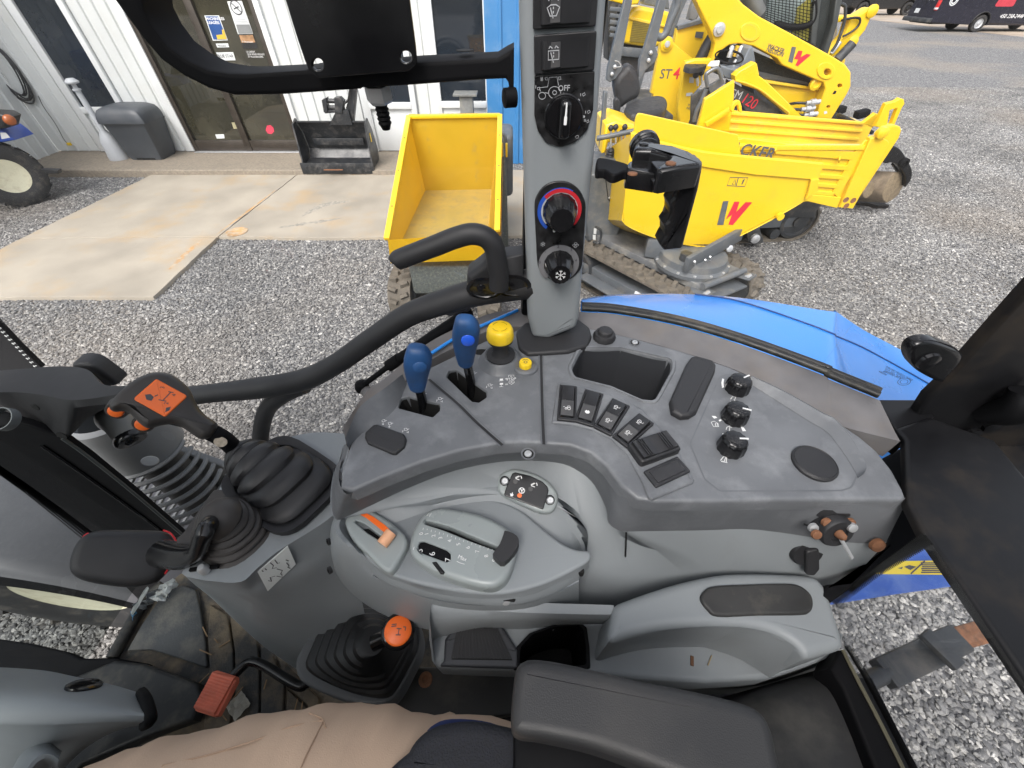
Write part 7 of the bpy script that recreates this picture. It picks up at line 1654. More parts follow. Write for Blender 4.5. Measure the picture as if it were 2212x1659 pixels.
quad(d1, 'skip_outer_side', (fTR + Vector((.03, 0, -.02)), bTR + Vector((.03, 0, -.02)), bBR + Vector((.12, 0, .1)), fBR + Vector((.06, 0, .1))), YEL, .015)
for t in (.22, .5, .78):
    for a, b_ in ((fTL, bTL), (bTR, fTR)):
        p = a.lerp(b_, t) + Vector((0, 0, .016)); obj('rim_bolt', lathe(p, (0, 0, 1), [(.008, 0), (.007, .003), (.003, .004)], 8), MGD, d1)
cx1 = (bBL.x + bBR.x) / 2
SPK = mat('speckled_machine_grey', (.085, .095, .09), .5, var=.3, vs=60, dirt=(.3, .3, .22), dirt_amt=.4, ds=40)
obj('chassis', box((cx1, 4.0, .46), (.62, 1.9, .28), bev=.03), SPK, d1)
obj('skip_cradle', box((cx1, 3.9, .63), (.5, 1.3, .08), bev=.02), MGD, d1)
xr = PY(1095, 420, 4.6).x
obj('engine_cover', box((cx1 + .1, 4.95, .85), (.95, .5, .62), bev=.05, segs=3), MG, d1)
obj('side_cover', slab(FY(4.45), zT((880, 440), (930, 450), (945, 940), (950, 1150), (870, 1160), (868, 1010)), -.25, 0, .02), mat('speckled_machine_grey', (.085, .095, .09), .5, var=.3, vs=60, dirt=(.3, .3, .22), dirt_amt=.4, ds=40), d1)
obj('handrail', tube([PY(*zT(p)[0], 4.6) for p in ((884, 275), (915, 285), (930, 330), (935, 450))], .018, 8), MG, d1)
obj('corner_lamp', box(PY(*zT((890, 398))[0], 4.45), (.06, .04, .12), bev=.008), YEL, d1); obj('corner_lamp', box(PY(*zT((937, 400))[0], 4.45), (.02, .04, .12), bev=.004), YELP, d1)
track(d1, (cx1 - .44, 3.2, .21), (cx1 - .44, 4.75, .21), .20, .20, (-1, 0, 0)); track(d1, (cx1 + .36, 3.12, .21), (cx1 + .36, 4.75, .21), .20, .20, (1, 0, 0))

# ---------------------------------------------------------------- swivel dumper with the logo skip
YS = 3.45
d2 = thing('swivel_dumper', 'yellow tracked dumper with a pointed swivel skip bearing a grey and red W', 'dumper', (1.5, 3.6, 0))
PZc = .45
P1, P2, P3 = PZ(1513, 617.5, PZc), PZ(1603, 582, PZc), PZ(1314, 521, PZc); P4 = P3 + (P2 - P1)
ax2 = (P1 - P3).normalized(); lat2 = Vector((-ax2.y, ax2.x, 0)) * -1
if lat2.dot(P1 - P2) < 0: lat2 = -lat2
DST = mat('dusty_chassis_grey', (.13, .135, .14), .6, var=.15, vs=8, dirt=(.34, .32, .27), dirt_amt=.6, ds=5)
C2 = HZ(PZc)
obj('chassis_deck', slab(C2, [C2.loc(p) for p in (P3 - ax2 * .6, P1, P2, P4 - ax2 * .6)], -.06, 0, .006, pix=False), DST, d2)
e_ = ax2 * .02
obj('chassis_side', bar(P3 - ax2 * .6 + Vector((0, 0, -.1)) + lat2 * .012, P1 + Vector((0, 0, -.1)) + lat2 * .012, .02, .20, up=lat2, bev=.003), MG, d2)
obj('chassis_front', bar(P1 + Vector((0, 0, -.12)) + e_, P2 + Vector((0, 0, -.12)) + e_, .02, .18, up=ax2, bev=.003), MG, d2)
obj('cross_tube', tube([P1 + Vector((0, 0, .0)) + ax2 * .02, P2 + Vector((0, 0, 0)) + ax2 * .02], .03, 12, 0), MG, d2)
for p, dx in ((P1, -.0), (P2, .0)):
    s_ = 1 if p is P2 else -1
    lug_ = bar(p - ax2 * .12 + Vector((0, 0, -.06)), p + ax2 * .12 + Vector((0, 0, -.03)), .022, .14, up=lat2, bev=.01)
    obj('towing_lug', lug_, MG, d2); obj('lug_pin', lathe(p + ax2 * .08 + Vector((0, 0, -.03)) + lat2 * .03, lat2, [(.022, -.04), (.022, .012), (.012, .016)], 12), MET, d2)
track(d2, P3 + lat2 * .17 - ax2 * .1 + Vector((0, 0, -.23)), P1 + lat2 * .17 - ax2 * .05 + Vector((0, 0, -.23)), .195, .22, lat2, nl=28, lug=.034)
track(d2, P4 - lat2 * .17 - ax2 * .1 + Vector((0, 0, -.23)), P2 - lat2 * .17 - ax2 * .05 + Vector((0, 0, -.23)), .195, .22, -lat2, nl=34, lug=.03)
ca = PZ(*zQ((240, 560))[0], .22)
s2f = Frame(P3.lerp(P1, .62) + lat2 * .285 + Vector((0, 0, -.2)), lat2 + Vector((0, 0, .3)), ax2)
obj('side_sticker', slab(s2f, rrect(.07, .09, .01), 0, .003, pix=False), STW, d2); obj('sticker_band', slab(s2f, rrect(.06, .012, .002), .003, .004, pix=False), RED, d2)
obj('side_cover', bar(P3 + lat2 * .285 + Vector((0, 0, -.26)), P1 + lat2 * .285 - ax2 * .1 + Vector((0, 0, -.27)), .02, .20, up=lat2, bev=.01), MG, d2)
tc_ = PZ(*zQ((1400, 450))[0], .50)
obj('turntable', lathe(tc_ + Vector((0, .05, -.05)), (0, 0, 1), [(.33, 0), (.33, .03), (.30, .05), (.29, .10), (.25, .12), (.001, .12)], 36), MG, d2)
for k in range(14):
    a = 2 * math.pi * k / 14; obj('bolt', lathe(tc_ + Vector((.315 * math.cos(a), .05 + .315 * math.sin(a), -.018)), (0, 0, 1), [(.014, 0), (.014, .012), (.006, .014)], 6, 20), MET, d2)
obj('pivot_block', box(PZ(*zQ((1050, 330))[0], .55) + Vector((0, .1, 0)), (.30, .2, .18), Matrix.Rotation(R(-15), 3, 'Z'), .02), MG, d2)
obj('pivot_cap', lathe(PZ(*zQ((1310, 370))[0], .62), (0, 0, 1), [(.05, -.05), (.05, .01), (.03, .015), (.012, .012)], 18), MGD, d2)
obj('support_arm', bar(PZ(*zQ((1300, 500))[0], .60), PY(*zQ((1990, 110))[0], YS + .05), .04, .13, bev=.006), MG, d2)
for q in ((1600, 440), (1540, 480), (1410, 500)): obj('grease_pipe', tube([PZ(*zQ((q[0], q[1] - 40))[0], .66), PZ(*zQ(q)[0], .60)], .008, 6, 0), MET, d2)
obj('arm_pin', lathe(PY(*zQ((1810, 290))[0], YS - .02), (0, -1, .3), [(.03, 0), (.03, .05), (.015, .055)], 12), MET, d2)
S2 = FY(YS)
near = zE((442, 208), (412, 460), (388, 690), (396, 765), (590, 850), (765, 890), (1000, 884), (1518, 612), (1582, 492), (1600, 400))
nw = [S2.pt(*p) for p in near]
rim_near = [S2.pt(*p) for p in zE((442, 208), (600, 262), (880, 326), (1250, 366), (1600, 400))]
side = obj('skip_side', slab(S2, near + zE((1250, 366), (880, 326), (600, 262)), -.012, 0, .002), YEL, d2)
FAR = Vector((0, .86, -.35))
bm = bmesh.new(); strip_bm(bm, [[p + Vector((0, .012, 0)) for p in cr(nw, 3)], [p + FAR for p in [Vector(x) for x in cr(nw, 3)]]] if False else [[Vector(x) + Vector((0, .012, 0)) for x in cr(nw[:3], 3)] + nw[3:], [Vector(x) + FAR for x in cr(nw[:3], 3)] + [p + FAR for p in nw[3:]]], n=40)
bmesh.ops.recalc_face_normals(bm, faces=bm.faces[:]); bmesh.ops.solidify(bm, geom=bm.faces[:], thickness=.012)
obj('skip_shell', finish(bm, 30), YEL, d2)
obj('skip_side', slab(FY(YS + .86), [(S2.loc(p + FAR)) for p in nw + rim_near[::-1][1:-1]], -.012, 0, .002, pix=False), YEL, d2)
obj('raised_side', slab(FY(YS + .05), cr(zE((448, 250), (462, 130), (480, 86), (510, 86)), 3)[:-1] + zE((510, 86), (800, 150), (1096, 215), (1112, 350), (1112, 372), (880, 345), (600, 300)), -.02, 0, .005), YEL, d2)
obj('rim_flange', slab(FY(YS - .016), zE((436, 200), (600, 256), (880, 320), (1250, 360), (1604, 392), (1622, 388), (1616, 420), (1598, 455), (1590, 485), (1545, 490), (1200, 462), (885, 414), (640, 352), (430, 290)), -.014, .0, .006), YEL, d2)
obj('spout_gusset', slab(FY(YS - .03), zE((1545, 492), (1592, 486), (1586, 560), (1510, 612), (1528, 560)), -.02, .0, .004), YEL, d2)
obj('skip_rim', tube([p + Vector((0, 0, .006)) for p in rim_near], .012, 8, 4), YEL, d2); obj('skip_rim', tube([p + FAR + Vector((0, 0, .006)) for p in rim_near], .012, 8, 4), YEL, d2)
wlogo(d2, S2, zE, ((965, 768), (1002, 622), (1036, 620), (1003, 768)), (((1020, 732), (1072, 625), (1103, 625), (1083, 688), (1140, 628), (1182, 628), (1062, 768), (1035, 766), (1056, 705)),))
sf_ = zE((1045, 475), (1156, 478), (1135, 532), (1026, 526))
obj('warning_sticker', strokes(S2, [('c', sf_), zE((1096, 477), (1082, 528)), ('c', zE((1058, 518), (1075, 488), (1080, 520))), ('f', zE((1125, 490), (1138, 484), (1120, 520), (1114, 518)))], .006, .002, True), LET, d2)
obj('drain_pin', lathe(S2.pt(*zE((1340, 705))[0]) + Vector((0, -.02, 0)), (0, -1, 0), [(.03, 0), (.03, .03), (.015, .03)], 12), YEL, d2)
# body behind the skip
obj('engine_cover', slab(FY(3.95), zF((640, -60), (1085, -60), (1075, 200), (1050, 480), (990, 640), (700, 640)), -.7, 0, .02), MG, d2)
obj('cover_seam', strokes(FY(3.947), [zF((890, 0), (915, 200), (965, 250), (985, 450), (1010, 490))], .008, .001, True), HOLE, d2)
for k, (u, v) in enumerate(((1060, 240), (1060, 280), (1060, 320), (1062, 370), (1065, 10))):
    obj('cooling_louvre', box(PY(*zF((u, v))[0], 3.93), (.10, .03, .018), bev=.004), MGD, d2)
obj('cover_bolt', lathe(PY(*zF((925, 185))[0], 3.945), (0, -1, 0), [(.010, 0), (.010, .008), (.004, .01)], 10), MET, d2)
obj('step_frame', tube([PY(*zF(p)[0], 3.75) for p in ((780, 485), (835, 520), (838, 600), (810, 655), (760, 640))], .012, 8), MGD, d2)
for pts in (((768, 500), (795, 505), (790, 562), (762, 558)), ((755, 568), (785, 572), (785, 625), (755, 618))): sticker(d2, FY(3.90), pts, zF)
obj('control_cover', slab(FY(4.05), zC((415, 1150), (520, 1105), (660, 1150), (740, 1180), (700, 1330), (620, 1340), (450, 1320), (420, 1420), (385, 1420)), -.45, 0, .03), YEL, d2)
obj('lever_plate', slab(HZ(PY(*zC((500, 1440))[0], 3.98).z), zC((360, 1450), (440, 1420), (640, 1410), (640, 1470), (600, 1500), (370, 1500)), -.03, 0, .004), MG, d2)
for (kx, ky), (bx_, by_) in zip(((470, 1180), (513, 1172), (598, 1170), (568, 1222)), ((470, 1400), (515, 1395), (600, 1390), (565, 1385))):
    y_ = 3.98; k0 = PY(*zC((kx, ky))[0], y_); b0 = PY(*zC((bx_, by_))[0], y_)
    lv = obj('control_lever', tube([b0, k0], .008, 8, 0), MET, d2)
    obj('lever_ball', lathe(k0 + Vector((0, 0, -.024)), (0, 0, 1), [(.006, 0), (.018, .008), (.025, .024), (.018, .04), (.006, .048)], 14, 60), SOFT, lv)
    obj('lever_boot', lathe(b0 + Vector((0, 0, -.03)), (0, 0, 1), [(.045, 0), (.034, .012), (.042, .02), (.030, .032), (.036, .04), (.022, .055), (.010, .065)], 14, 20), BLK, lv)
letters(d2, 'DT', FY(4.046), (478, 1300), (545, 1300), zC, None, LET); letters(d2, '15', FY(4.046), (560, 1310), (602, 1312), zC, None, LETR)
obj('guard_rail', tube([PY(*zC(p)[0], 3.85) for p in ((340, 1275), (480, 1250), (690, 1205))], .02, 10), MG, d2)
obj('grab_post', slab(FY(4.2), zC((405, 840), (440, 850), (420, 1150), (400, 1400), (360, 1400)), -.05, 0, .01), MG, d2)
# seat and roll bar
YB = 4.85
sf2 = FY(YB)
seat_ = obj('seat_back', slab(sf2, cr(zC((585, 650), (620, 612), (660, 605), (705, 650), (735, 740), (745, 830), (720, 905), (640, 945), (560, 1000), (520, 900), (505, 780), (540, 700)), 3, True), -.16, 0, .05, seg=4), SOFT, d2)
obj('seat_cushion', slab(HZ(PY(*zC((800, 930))[0], YB - .1).z), cr(zC((600, 970), (700, 915), (850, 878), (960, 885), (995, 920), (985, 975), (930, 1010), (800, 1030), (660, 1040)), 3, True), -.14, 0, .04, seg=4), SOFT, d2)
obj('seat_bellows', box(PY(*zC((800, 1110))[0], YB + .02), (.42, .4, .18), bev=.03), RUB, d2)
obj('seat_arm', slab(FY(YB - .2), cr(zC((500, 930), (535, 905), (560, 960), (560, 1050), (610, 1090), (600, 1150), (540, 1110), (505, 1040)), 3, True), -.06, 0, .015), SOFT, d2)
for pts in (((610, -60), (680, -60), (560, 560), (580, 620), (560, 700), (460, 760), (430, 740), (440, 640)), ((930, -60), (1000, -60), (880, 440), (905, 500), (880, 570), (790, 650), (740, 830), (720, 760), (735, 560), (780, 440))):
    obj('roll_bar', slab(FY(YB + .05), zC(*pts), -.07, 0, .008), MG, d2)
for u, v in ((505, 615), (478, 682), (835, 485), (815, 555)): obj('bar_pin', lathe(PY(*zC((u, v))[0], YB + .04), (0, -1, 0), [(.018, 0), (.016, .02), (.006, .025)], 12), MET, d2)
obj('pin_cable', tube([PY(*zC(p)[0], YB + .02) for p in ((505, 560), (540, 570), (560, 610), (520, 620))], .004, 6), MET, d2)

# ---------------------------------------------------------------- dumper with the slatted tub
d3 = thing('side_dumper', 'yellow dumper with a long ribbed drop side tub and a raised end gate', 'dumper', (3, 5, 0))
Y3, Y3b = 4.40, 5.55
S3 = FY(Y3)
tub = zE((1000, 270), (1100, 245)) + zD((0, 1095), (880, 1205), (955, 1215), (740, 1640), (560, 1585)) + zE((1400, 640), (1000, 600))
panel = obj('tub_side', slab(S3, tub, -.02, 0, .003), YEL, d3)
tw = [S3.pt(*p) for p in zD((-300, 1400), (560, 1585), (740, 1640))]
xl3, xr3 = PY(*zE((1000, 400))[0], Y3).x, PY(*zD((850, 1400))[0], Y3).x
zt3 = S3.pt(*zD((400, 1145))[0]).z; zb3 = S3.pt(*zD((700, 1630))[0]).z
# raised ribs along the side
for i, (ya, yb) in enumerate(((1150, 1215), (1262, 1300), (1340, 1372), (1412, 1440), (1470, 1500))):
    x1 = (900, 860, 820, 775, 740)[i]
    obj('tub_rib', slab(FY(Y3 - .022), zD((-320, ya - 35), (x1 - 20, ya + 50), (x1 - 38, yb + 52), (-320, yb - 38)), -.022, 0, .008), YEL, d3)
obj('lower_rail', slab(FY(Y3 - .03), zD((-300, 1500), (500, 1535), (770, 1560), (735, 1645), (500, 1590), (-300, 1545)), -.03, 0, .006), YEL, d3)
obj('corner_gusset', slab(FY(Y3 - .02), zD((870, 1205), (960, 1110), (1030, 1095), (950, 1225), (740, 1560), (700, 1520)), -.02, 0, .004), YEL, d3)
gp_ = obj('gate_post', slab(FY(Y3 - .05), zD((1000, 1095), (1060, 1075), (1135, 1110), (1150, 1130), (862, 1650), (752, 1640)), -.06, 0, .008), YEL, d3)
for u, v in ((805, 1578), (862, 1583), (808, 1625)): obj('bolt_hole', lathe(PY(*zD((u, v))[0], Y3 - .0495), (0, -1, 0), [(.028, 0), (.028, .003), (.02, .001)], 16), RUST, d3)
obj('end_gate', slab(FY(Y3 + .04), zD((1060, 1060), (1110, 1010), (1190, 988), (1235, 1000), (1245, 1030), (1225, 1090), (912, 1562), (880, 1560)), -.06, 0, .01), YEL, d3)
obj('hinge_boss', lathe(PY(*zD((1090, 1050))[0], Y3 - .06), (0, -1, 0), [(.05, -.02), (.05, .02), (.03, .03)], 16), YEL, d3)
obj('rear_gate', slab(FY(5.1), zD((1035, 1000), (1120, 820), (1200, 800), (1235, 775), (1265, 785), (1270, 820), (1250, 850), (1180, 1010), (1120, 1015)), -.05, 0, .008, holes=[zD((1150, 870), (1215, 850), (1165, 980), (1130, 985))]), YEL, d3)
obj('rear_gate_foot', slab(FY(5.3), zD((940, 975), (1040, 895), (1075, 905), (1020, 1010)), -.05, 0, .008), YEL, d3)
# far wall with corrugation and floor
farp = zD((-300, 855), (0, 882), (500, 925), (962, 965), (1020, 990), (930, 1180), (870, 1260), (-300, 1200))
obj('tub_far_side', slab(FY(Y3b), farp, -.03, 0, .004), YELW, d3)
for ya in (925, 985, 1050, 1120):
    obj('tub_rib', slab(FY(Y3b - .025), zD((-300, ya - 55), (960 - (ya - 925) * .35, ya + 42), (950 - (ya - 925) * .35, ya + 64), (-300, ya - 28)), -.025, 0, .008), YELW, d3)
zf3 = S3.pt(*zD((0, 1200))[0]).z
obj('tub_floor', box(((xl3 + xr3) / 2, (Y3 + Y3b) / 2, zf3 - .25), (xr3 - xl3 + .3, Y3b - Y3 - .04, .03)), YELW, d3)
obj('top_rail', slab(HZ(S3.pt(*zD((400, 1150))[0]).z + .01), [(xl3, Y3 - .03), (xr3 + .05, Y3 - .03), (xr3 + .05, Y3 + .03), (xl3, Y3 + .03)], -.04, 0, .008, pix=False), YEL, d3)
for u, v in ((250, 1190), (755, 1262)): obj('tie_loop', tube([PY(*zD((u, v - 20))[0], Y3 - .03), PY(*zD((u - 2, v))[0], Y3 - .06), PY(*zD((u - 6, v + 22))[0], Y3 - .03)], .008, 8), YEL, d3)
letters(d3, 'WACKER', FY(Y3 - .047), (-230, 1190), (218, 1262), zD, None, LET, bold=.02)
obj('left_gate', slab(FY(5.2), zC((1335, 915), (1430, 855), (1610, 742), (1605, 900), (1560, 1215), (1300, 1190), (1270, 1165)), -.05, 0, .01), YEL, d3)
obj('gate_brace', bar(PY(*zC((1340, 1150))[0], 5.14), PY(*zC((1560, 1010))[0], 5.14), .04, .05, bev=.006), YEL, d3)
obj('gate_hook', slab(FY(4.95), cr(zC((1570, 1010), (1610, 940), (1660, 930), (1680, 1030), (1650, 1030), (1640, 970), (1610, 990), (1600, 1040)), 2, True), -.04, 0, .006), YEL, d3)
obj('chassis', box(((xl3 + xr3) / 2 - .1, 5.0, .42), (1.7, .6, .24), bev=.02), MGD, d3)
track(d3, (2.15, 4.72, .24), (3.42, 4.85, .24), .235, .26, (.1, -1, 0), nl=40, rollers=3)
track(d3, (2.15, 5.45, .24), (3.42, 5.55, .24), .235, .26, (-.1, 1, 0), nl=40, rollers=3)
obj('swing_arm', slab(FY(4.52), cr(zE((1160, 800), (1215, 770), (1240, 830), (1250, 870), (1215, 890), (1165, 880), (1150, 840)), 3, True), -.08, 0, .01), MGD, d3)
obj('wheel_cap', lathe(PY(*zE((1198, 852))[0], 4.42), (0, -1, 0), [(.05, -.02), (.05, .02), (.03, .03)], 16), MET, d3)

# ---------------------------------------------------------------- grapple with logs
g1 = thing('log_grapple', 'black log grapple holding a short log beside the yellow machines', 'grapple', (5.4, 5.6, 0))
lc = PD(*zD((1180, 1478))[0], 5.2); LOGB = mat('log_bark', (.19, .15, .105), .85, var=.3, vs=14, bump=.6, bs=60); LOGE = mat('log_end_wood', (.17, .13, .08), .8, var=.35, vs=30, dirt=(.12, .09, .06), dirt_amt=.6, ds=18)
def log(c, r_, L, ax, lab, cat='log'):
    t = thing('log', lab, cat, c); rg = np.random.default_rng(3); F = Frame(c, ax); N = 28
    pr_ = [1 + rg.normal(0, .035) for _ in range(N)]
    ring = lambda h, s=1: [F.w(r_ * s * pr_[k] * math.cos(2 * math.pi * k / N), r_ * s * pr_[k] * math.sin(2 * math.pi * k / N) * .95, h) for k in range(N)]
    obj('bark', kstrip([ring(-L), ring(-L / 2, 1.04), ring(0)], 1, closed=True), LOGB, t); obj('cut_face', kstrip([ring(0), ring(.004, .96)], 1, closed=True, cap=True), LOGE, t); return t
laxis = Vector((.35, -.85, .25)).normalized()
log(lc, .185, .55, laxis, 'short thick log held in the black grapple')
log(PD(*zD((985, 1500))[0], 5.2), .10, .5, laxis, 'thinner log half hidden behind the yellow end gate')
GF_ = FY(lc.y - .02)
obj('grapple_claw', slab(GF_, cr(zD((1095, 1230), (1130, 1175), (1185, 1155), (1240, 1185), (1290, 1260), (1328, 1340), (1325, 1410), (1300, 1450), (1275, 1478), (1282, 1410), (1262, 1360), (1220, 1310), (1170, 1285), (1110, 1290)), 3, True), -.10, 0, .012), BLKG, g1)
obj('claw_boss', lathe(GF_.pt(*zD((1262, 1285))[0]), (0, -1, 0), [(.055, -.02), (.055, .02), (.03, .03), (.028, .01)], 18), BLKM, g1)
obj('claw_tooth', slab(FY(lc.y + .12), cr(zD((1180, 1310), (1210, 1295), (1260, 1350), (1285, 1430), (1270, 1470), (1240, 1400)), 2, True), -.05, 0, .006), BLKG, g1)
obj('grapple_frame', box((lc.x - .35, lc.y + .35, .30), (.6, .3, .3), bev=.03), BLKG, g1)
obj('base_tine', slab(HZ(.05), zD((880, 1600), (960, 1560), (1090, 1590), (1150, 1622), (1060, 1625), (960, 1600)), -.04, 0, .004), BLKM, g1)
obj('hydraulic_cylinder', tube([GF_.pt(*zD((1150, 1200))[0]) + Vector((0, .1, .02)), Vector((lc.x - .3, lc.y + .3, .5))], .04, 12, 0), BLKG, g1)
for u, v in ((760, 905), (945, 935)):
    q = PY(*zD((u, v))[0], 6.3 if u == 760 else 5.9)
    rb_ = thing('rubber_foot' if u == 760 else 'quick_hitch', 'black rubber block at the foot of the big yellow loader arm' if u == 760 else 'flat black steel hitch behind the yellow tub corner', 'hitch', q)
    obj('block', box(q + Vector((0, .1, -.08)), (.24 if u == 760 else .5, .2, .16 if u == 760 else .05), Matrix.Rotation(R(20), 3, 'Y'), .02), BLK, rb_); obj('block_top', box(q + Vector((.02, .1, .03)), (.14, .12, .08), Matrix.Rotation(R(-15), 3, 'Y'), .015), BLKM, rb_)

# ---------------------------------------------------------------- skid steer loader with the big arm
YA = 6.3
s1 = thing('skid_loader', 'big yellow skid steer loader with a meshed cab and a lettered lift arm', 'loader', (3.6, 7, 0))
arm_p = zC((1225, -60), (1600, -60), (1690, 40)) + zD((120, 130), (400, 280), (690, 440), (800, 508), (845, 570), (845, 680), (815, 745), (760, 830), (690, 945), (570, 930), (600, 810), (642, 700), (625, 650), (575, 635), (300, 515)) + zC((2000, 540), (1780, 425), (1640, 402), (1560, 415), (1480, 470), (1420, 560), (1370, 600), (1418, 470), (1428, 400), (1400, 310), (1310, 130))
hol = lambda cx_, cy_, rx, ry: [(cx_ + rx * math.cos(t), cy_ + ry * math.sin(t)) for t in [k * math.pi / 7 for k in range(14)]]
AF = FY(YA)
obj('lift_arm', slab(AF, arm_p, -.16, 0, .015, holes=[zD(*hol(657, 572, 26, 27)), zD(*hol(758, 677, 20, 18)), zD(*hol(667, 843, 16, 13))]), YEL, s1, label='long yellow lift arm with lettering')
obj('arm_boss', slab(AF, zD(*[(650 + 72 * math.cos(t), 560 + 68 * math.sin(t)) for t in [k * math.pi / 12 for k in range(24)]]), 0, .012, .006, holes=[zD(*hol(657, 572, 34, 34))]), YEL, s1)
obj('arm_boss', slab(AF, zC(*[(1755 + 95 * math.cos(t), 295 + 90 * math.sin(t)) for t in [k * math.pi / 12 for k in range(24)]]), 0, .010, .006), YEL, s1)
obj('arm_boss_ring', strokes(AF, [('c', zC(*[(1745 + 68 * math.cos(t), 295 + 70 * math.sin(t)) for t in [k * math.pi / 12 for k in range(24)]]))], .015, .012, True), YELW, s1)
obj('arm_slot', slab(AF, zD((697, 745), (715, 715), (733, 718), (722, 742)), .0, .002), HOLE, s1)
for u, v in ((1462, 270),): 
    q = AF.pt(*zC((u, v))[0]); obj('arm_pin', lathe(q, (0, -1, 0), [(.065, -.01), (.065, .03), (.04, .035), (.035, .05), (.01, .052)], 18), MET, s1)
wlogo(s1, AF, zD, ((348, 485), (378, 368), (412, 372), (382, 498)), (((396, 466), (430, 400), (463, 403), (447, 452), (495, 425), (530, 432), (425, 522), (405, 516), (428, 470)),))
letters(s1, 'WACKER', AF, (180, 373), (308, 420), zD, None, LET, bold=.02); letters(s1, 'NEUSON', AF, (170, 402), (298, 448), zD, None, LET, bold=.02)
sticker(s1, AF, ((632, 880), (655, 876), (658, 895), (634, 902)), zD)
obj('side_recess', slab(FY(YA + .25), zD((70, 400), (300, 500), (575, 640), (640, 700), (600, 940), (100, 940), (60, 600)), -.4, 0, .01), MGD, s1)
obj('window_band', slab(FY(YA + .22), zD((80, 420), (330, 540), (560, 650), (520, 668), (150, 600), (100, 560)), -.02, 0, .004), mat('dark_grille', (.02, .022, .02), .6, var=.8, vs=50), s1)
obj('grey_rail', slab(FY(YA + .20), zD((100, 560), (500, 650), (520, 672), (150, 625)), -.02, 0, .004), MG, s1)
obj('lower_frame', slab(FY(YA + .16), zD((150, 630), (600, 705), (620, 720), (580, 930), (400, 940), (250, 760)), -.3, 0, .01), YEL, s1)
obj('frame_rail', slab(FY(YA + .12), zD((150, 628), (610, 700), (618, 722), (170, 660)), -.06, 0, .01), YEL, s1)
obj('frame_eye', lathe(PY(*zD((562, 662))[0], YA + .05), (0, -1, 0), [(.07, -.02), (.07, .02), (.04, .03), (.035, .01)], 18), YEL, s1)
for k, (u, v) in enumerate(((550, 815), (510, 865), (530, 910))):
    q = PY(*zD((u, v))[0], YA - .05); cpn = obj('hydraulic_coupling', lathe(q + Vector((-.10, 0, 0)), (1, 0, .1), [(.025, 0), (.025, .05), (.04, .055), (.04, .11), (.028, .115), (.028, .17), (.015, .18)], 12, 20), MET, s1)
    obj('hydraulic_hose', tube([q + Vector((-.1, 0, 0)), q + Vector((-.22, .05, -.01)), q + Vector((-.34, .2, -.08))], .016, 8), BLK, cpn)
# cab with wire mesh
YC = 7.0
CBF = FY(YC)
obj('cab_body', slab(FY(YC + .05), zD((60, -80), (780, -80), (760, 60), (650, 440), (400, 300), (120, 130)), -.9, 0, .02), mat('cab_dark', (.02, .024, .024), .4, var=.5, vs=3), s1)
obj('cab_window', slab(CBF, zD((200, -60), (560, -60), (530, 340), (160, 170)), -.02, 0), mat('cab_window_glass', (.34, .42, .42), .2, var=.6, vs=2.5), s1)
obj('cab_yellow_inside', slab(FY(YC - .002), zD((420, 60), (520, -20), (545, 60), (520, 330), (380, 260)), -.01, .0), mat('seen_yellow', (.35, .32, .05), .5, var=.3, vs=5), s1)
bm = bmesh.new(); MFm = FY(YC - .04)
c4 = [Vector(p) for p in MFm.pix(zD((170, -60), (560, -60), (540, 345), (150, 160)))]
for i in range(15):
    t = i / 14; tube_bm(bm, [MFm.w(*c4[0].lerp(c4[1], t)), MFm.w(*c4[3].lerp(c4[2], t))], .0045, 4, 0)
    tube_bm(bm, [MFm.w(*c4[0].lerp(c4[3], t)), MFm.w(*c4[1].lerp(c4[2], t))], .0045, 4, 0)
obj('mesh_guard', finish(bm), BLKM, s1, kind='stuff')
for pts in (((730, -60), (790, -60), (740, 200), (665, 430), (620, 420), (700, 180)), ((60, -60), (190, -60), (170, 180), (120, 130), (60, 60)), ((560, -60), (620, -60), (570, 370), (520, 345))):
    obj('cab_post', slab(FY(YC - .05), zD(*pts), -.1, 0, .02), mat('cab_post_grey', (.05, .055, .055), .45), s1)
obj('seat_bar', tube([PY(*zD(p)[0], YC - .02) for p in ((240, 190), (400, 215), (520, 190), (560, 120), (560, 0))], .035, 8), BLKM, s1)
obj('mirror_arm', tube([PY(*zD(p)[0], YC - .3) for p in ((770, 30), (800, 60), (790, 180), (740, 330), (690, 410))], .018, 8), MGD, s1)
obj('exhaust_pipe', tube([PY(*zD(p)[0], YC - .1) for p in ((30, -60), (80, 60), (110, 120))], .10, 12), mat('pipe_grey', (.16, .16, .15), .4, metal=.5), s1)
obj('lower_body', box((4.2, YC + .3, .5), (2.0, 1.0, .6), bev=.05), YEL, s1)
for x in (3.4, 4.9): tyre_wheel(s1, Vector((x, YA + .55, .4)), (0, -1, 0), .40, .22, .28, YEL, .3, lugs=12, name='wheel', seg=28)

# ---------------------------------------------------------------- loader with the lettered lift tower
t1_ = thing('mini_loader', 'yellow compact loader with a lift tower lettered ST and a red 4', 'loader', (2.2, 6.6, 0))
TF = FY(6.55)
obj('lift_tower', slab(TF, zC((925, 430), (940, 365), (985, 340), (1035, 375), (1075, 420), (1215, 530), (1180, 570), (1150, 630), (1100, 980), (1110, 1180), (850, 1180), (860, 870), (840, 860)), -.10, 0, .012), YEL, t1_)
obj('rear_tower_plate', slab(FY(6.75), zC((1050, 420), (1080, 255), (1330, 190), (1400, 330), (1340, 440), (1230, 560), (1180, 560)), -.10, 0, .012), YEL, t1_)
obj('top_bolting_rail', slab(FY(6.72), zC((1085, 240), (1320, 172), (1335, 210), (1085, 278)), -.12, 0, .006), MG, t1_)
obj('tower_pin', lathe(TF.pt(*zC((980, 405))[0]), (0, -1, 0), [(.075, -.01), (.075, .025), (.05, .03), (.045, .05), (.012, .052)], 20), YEL, t1_)
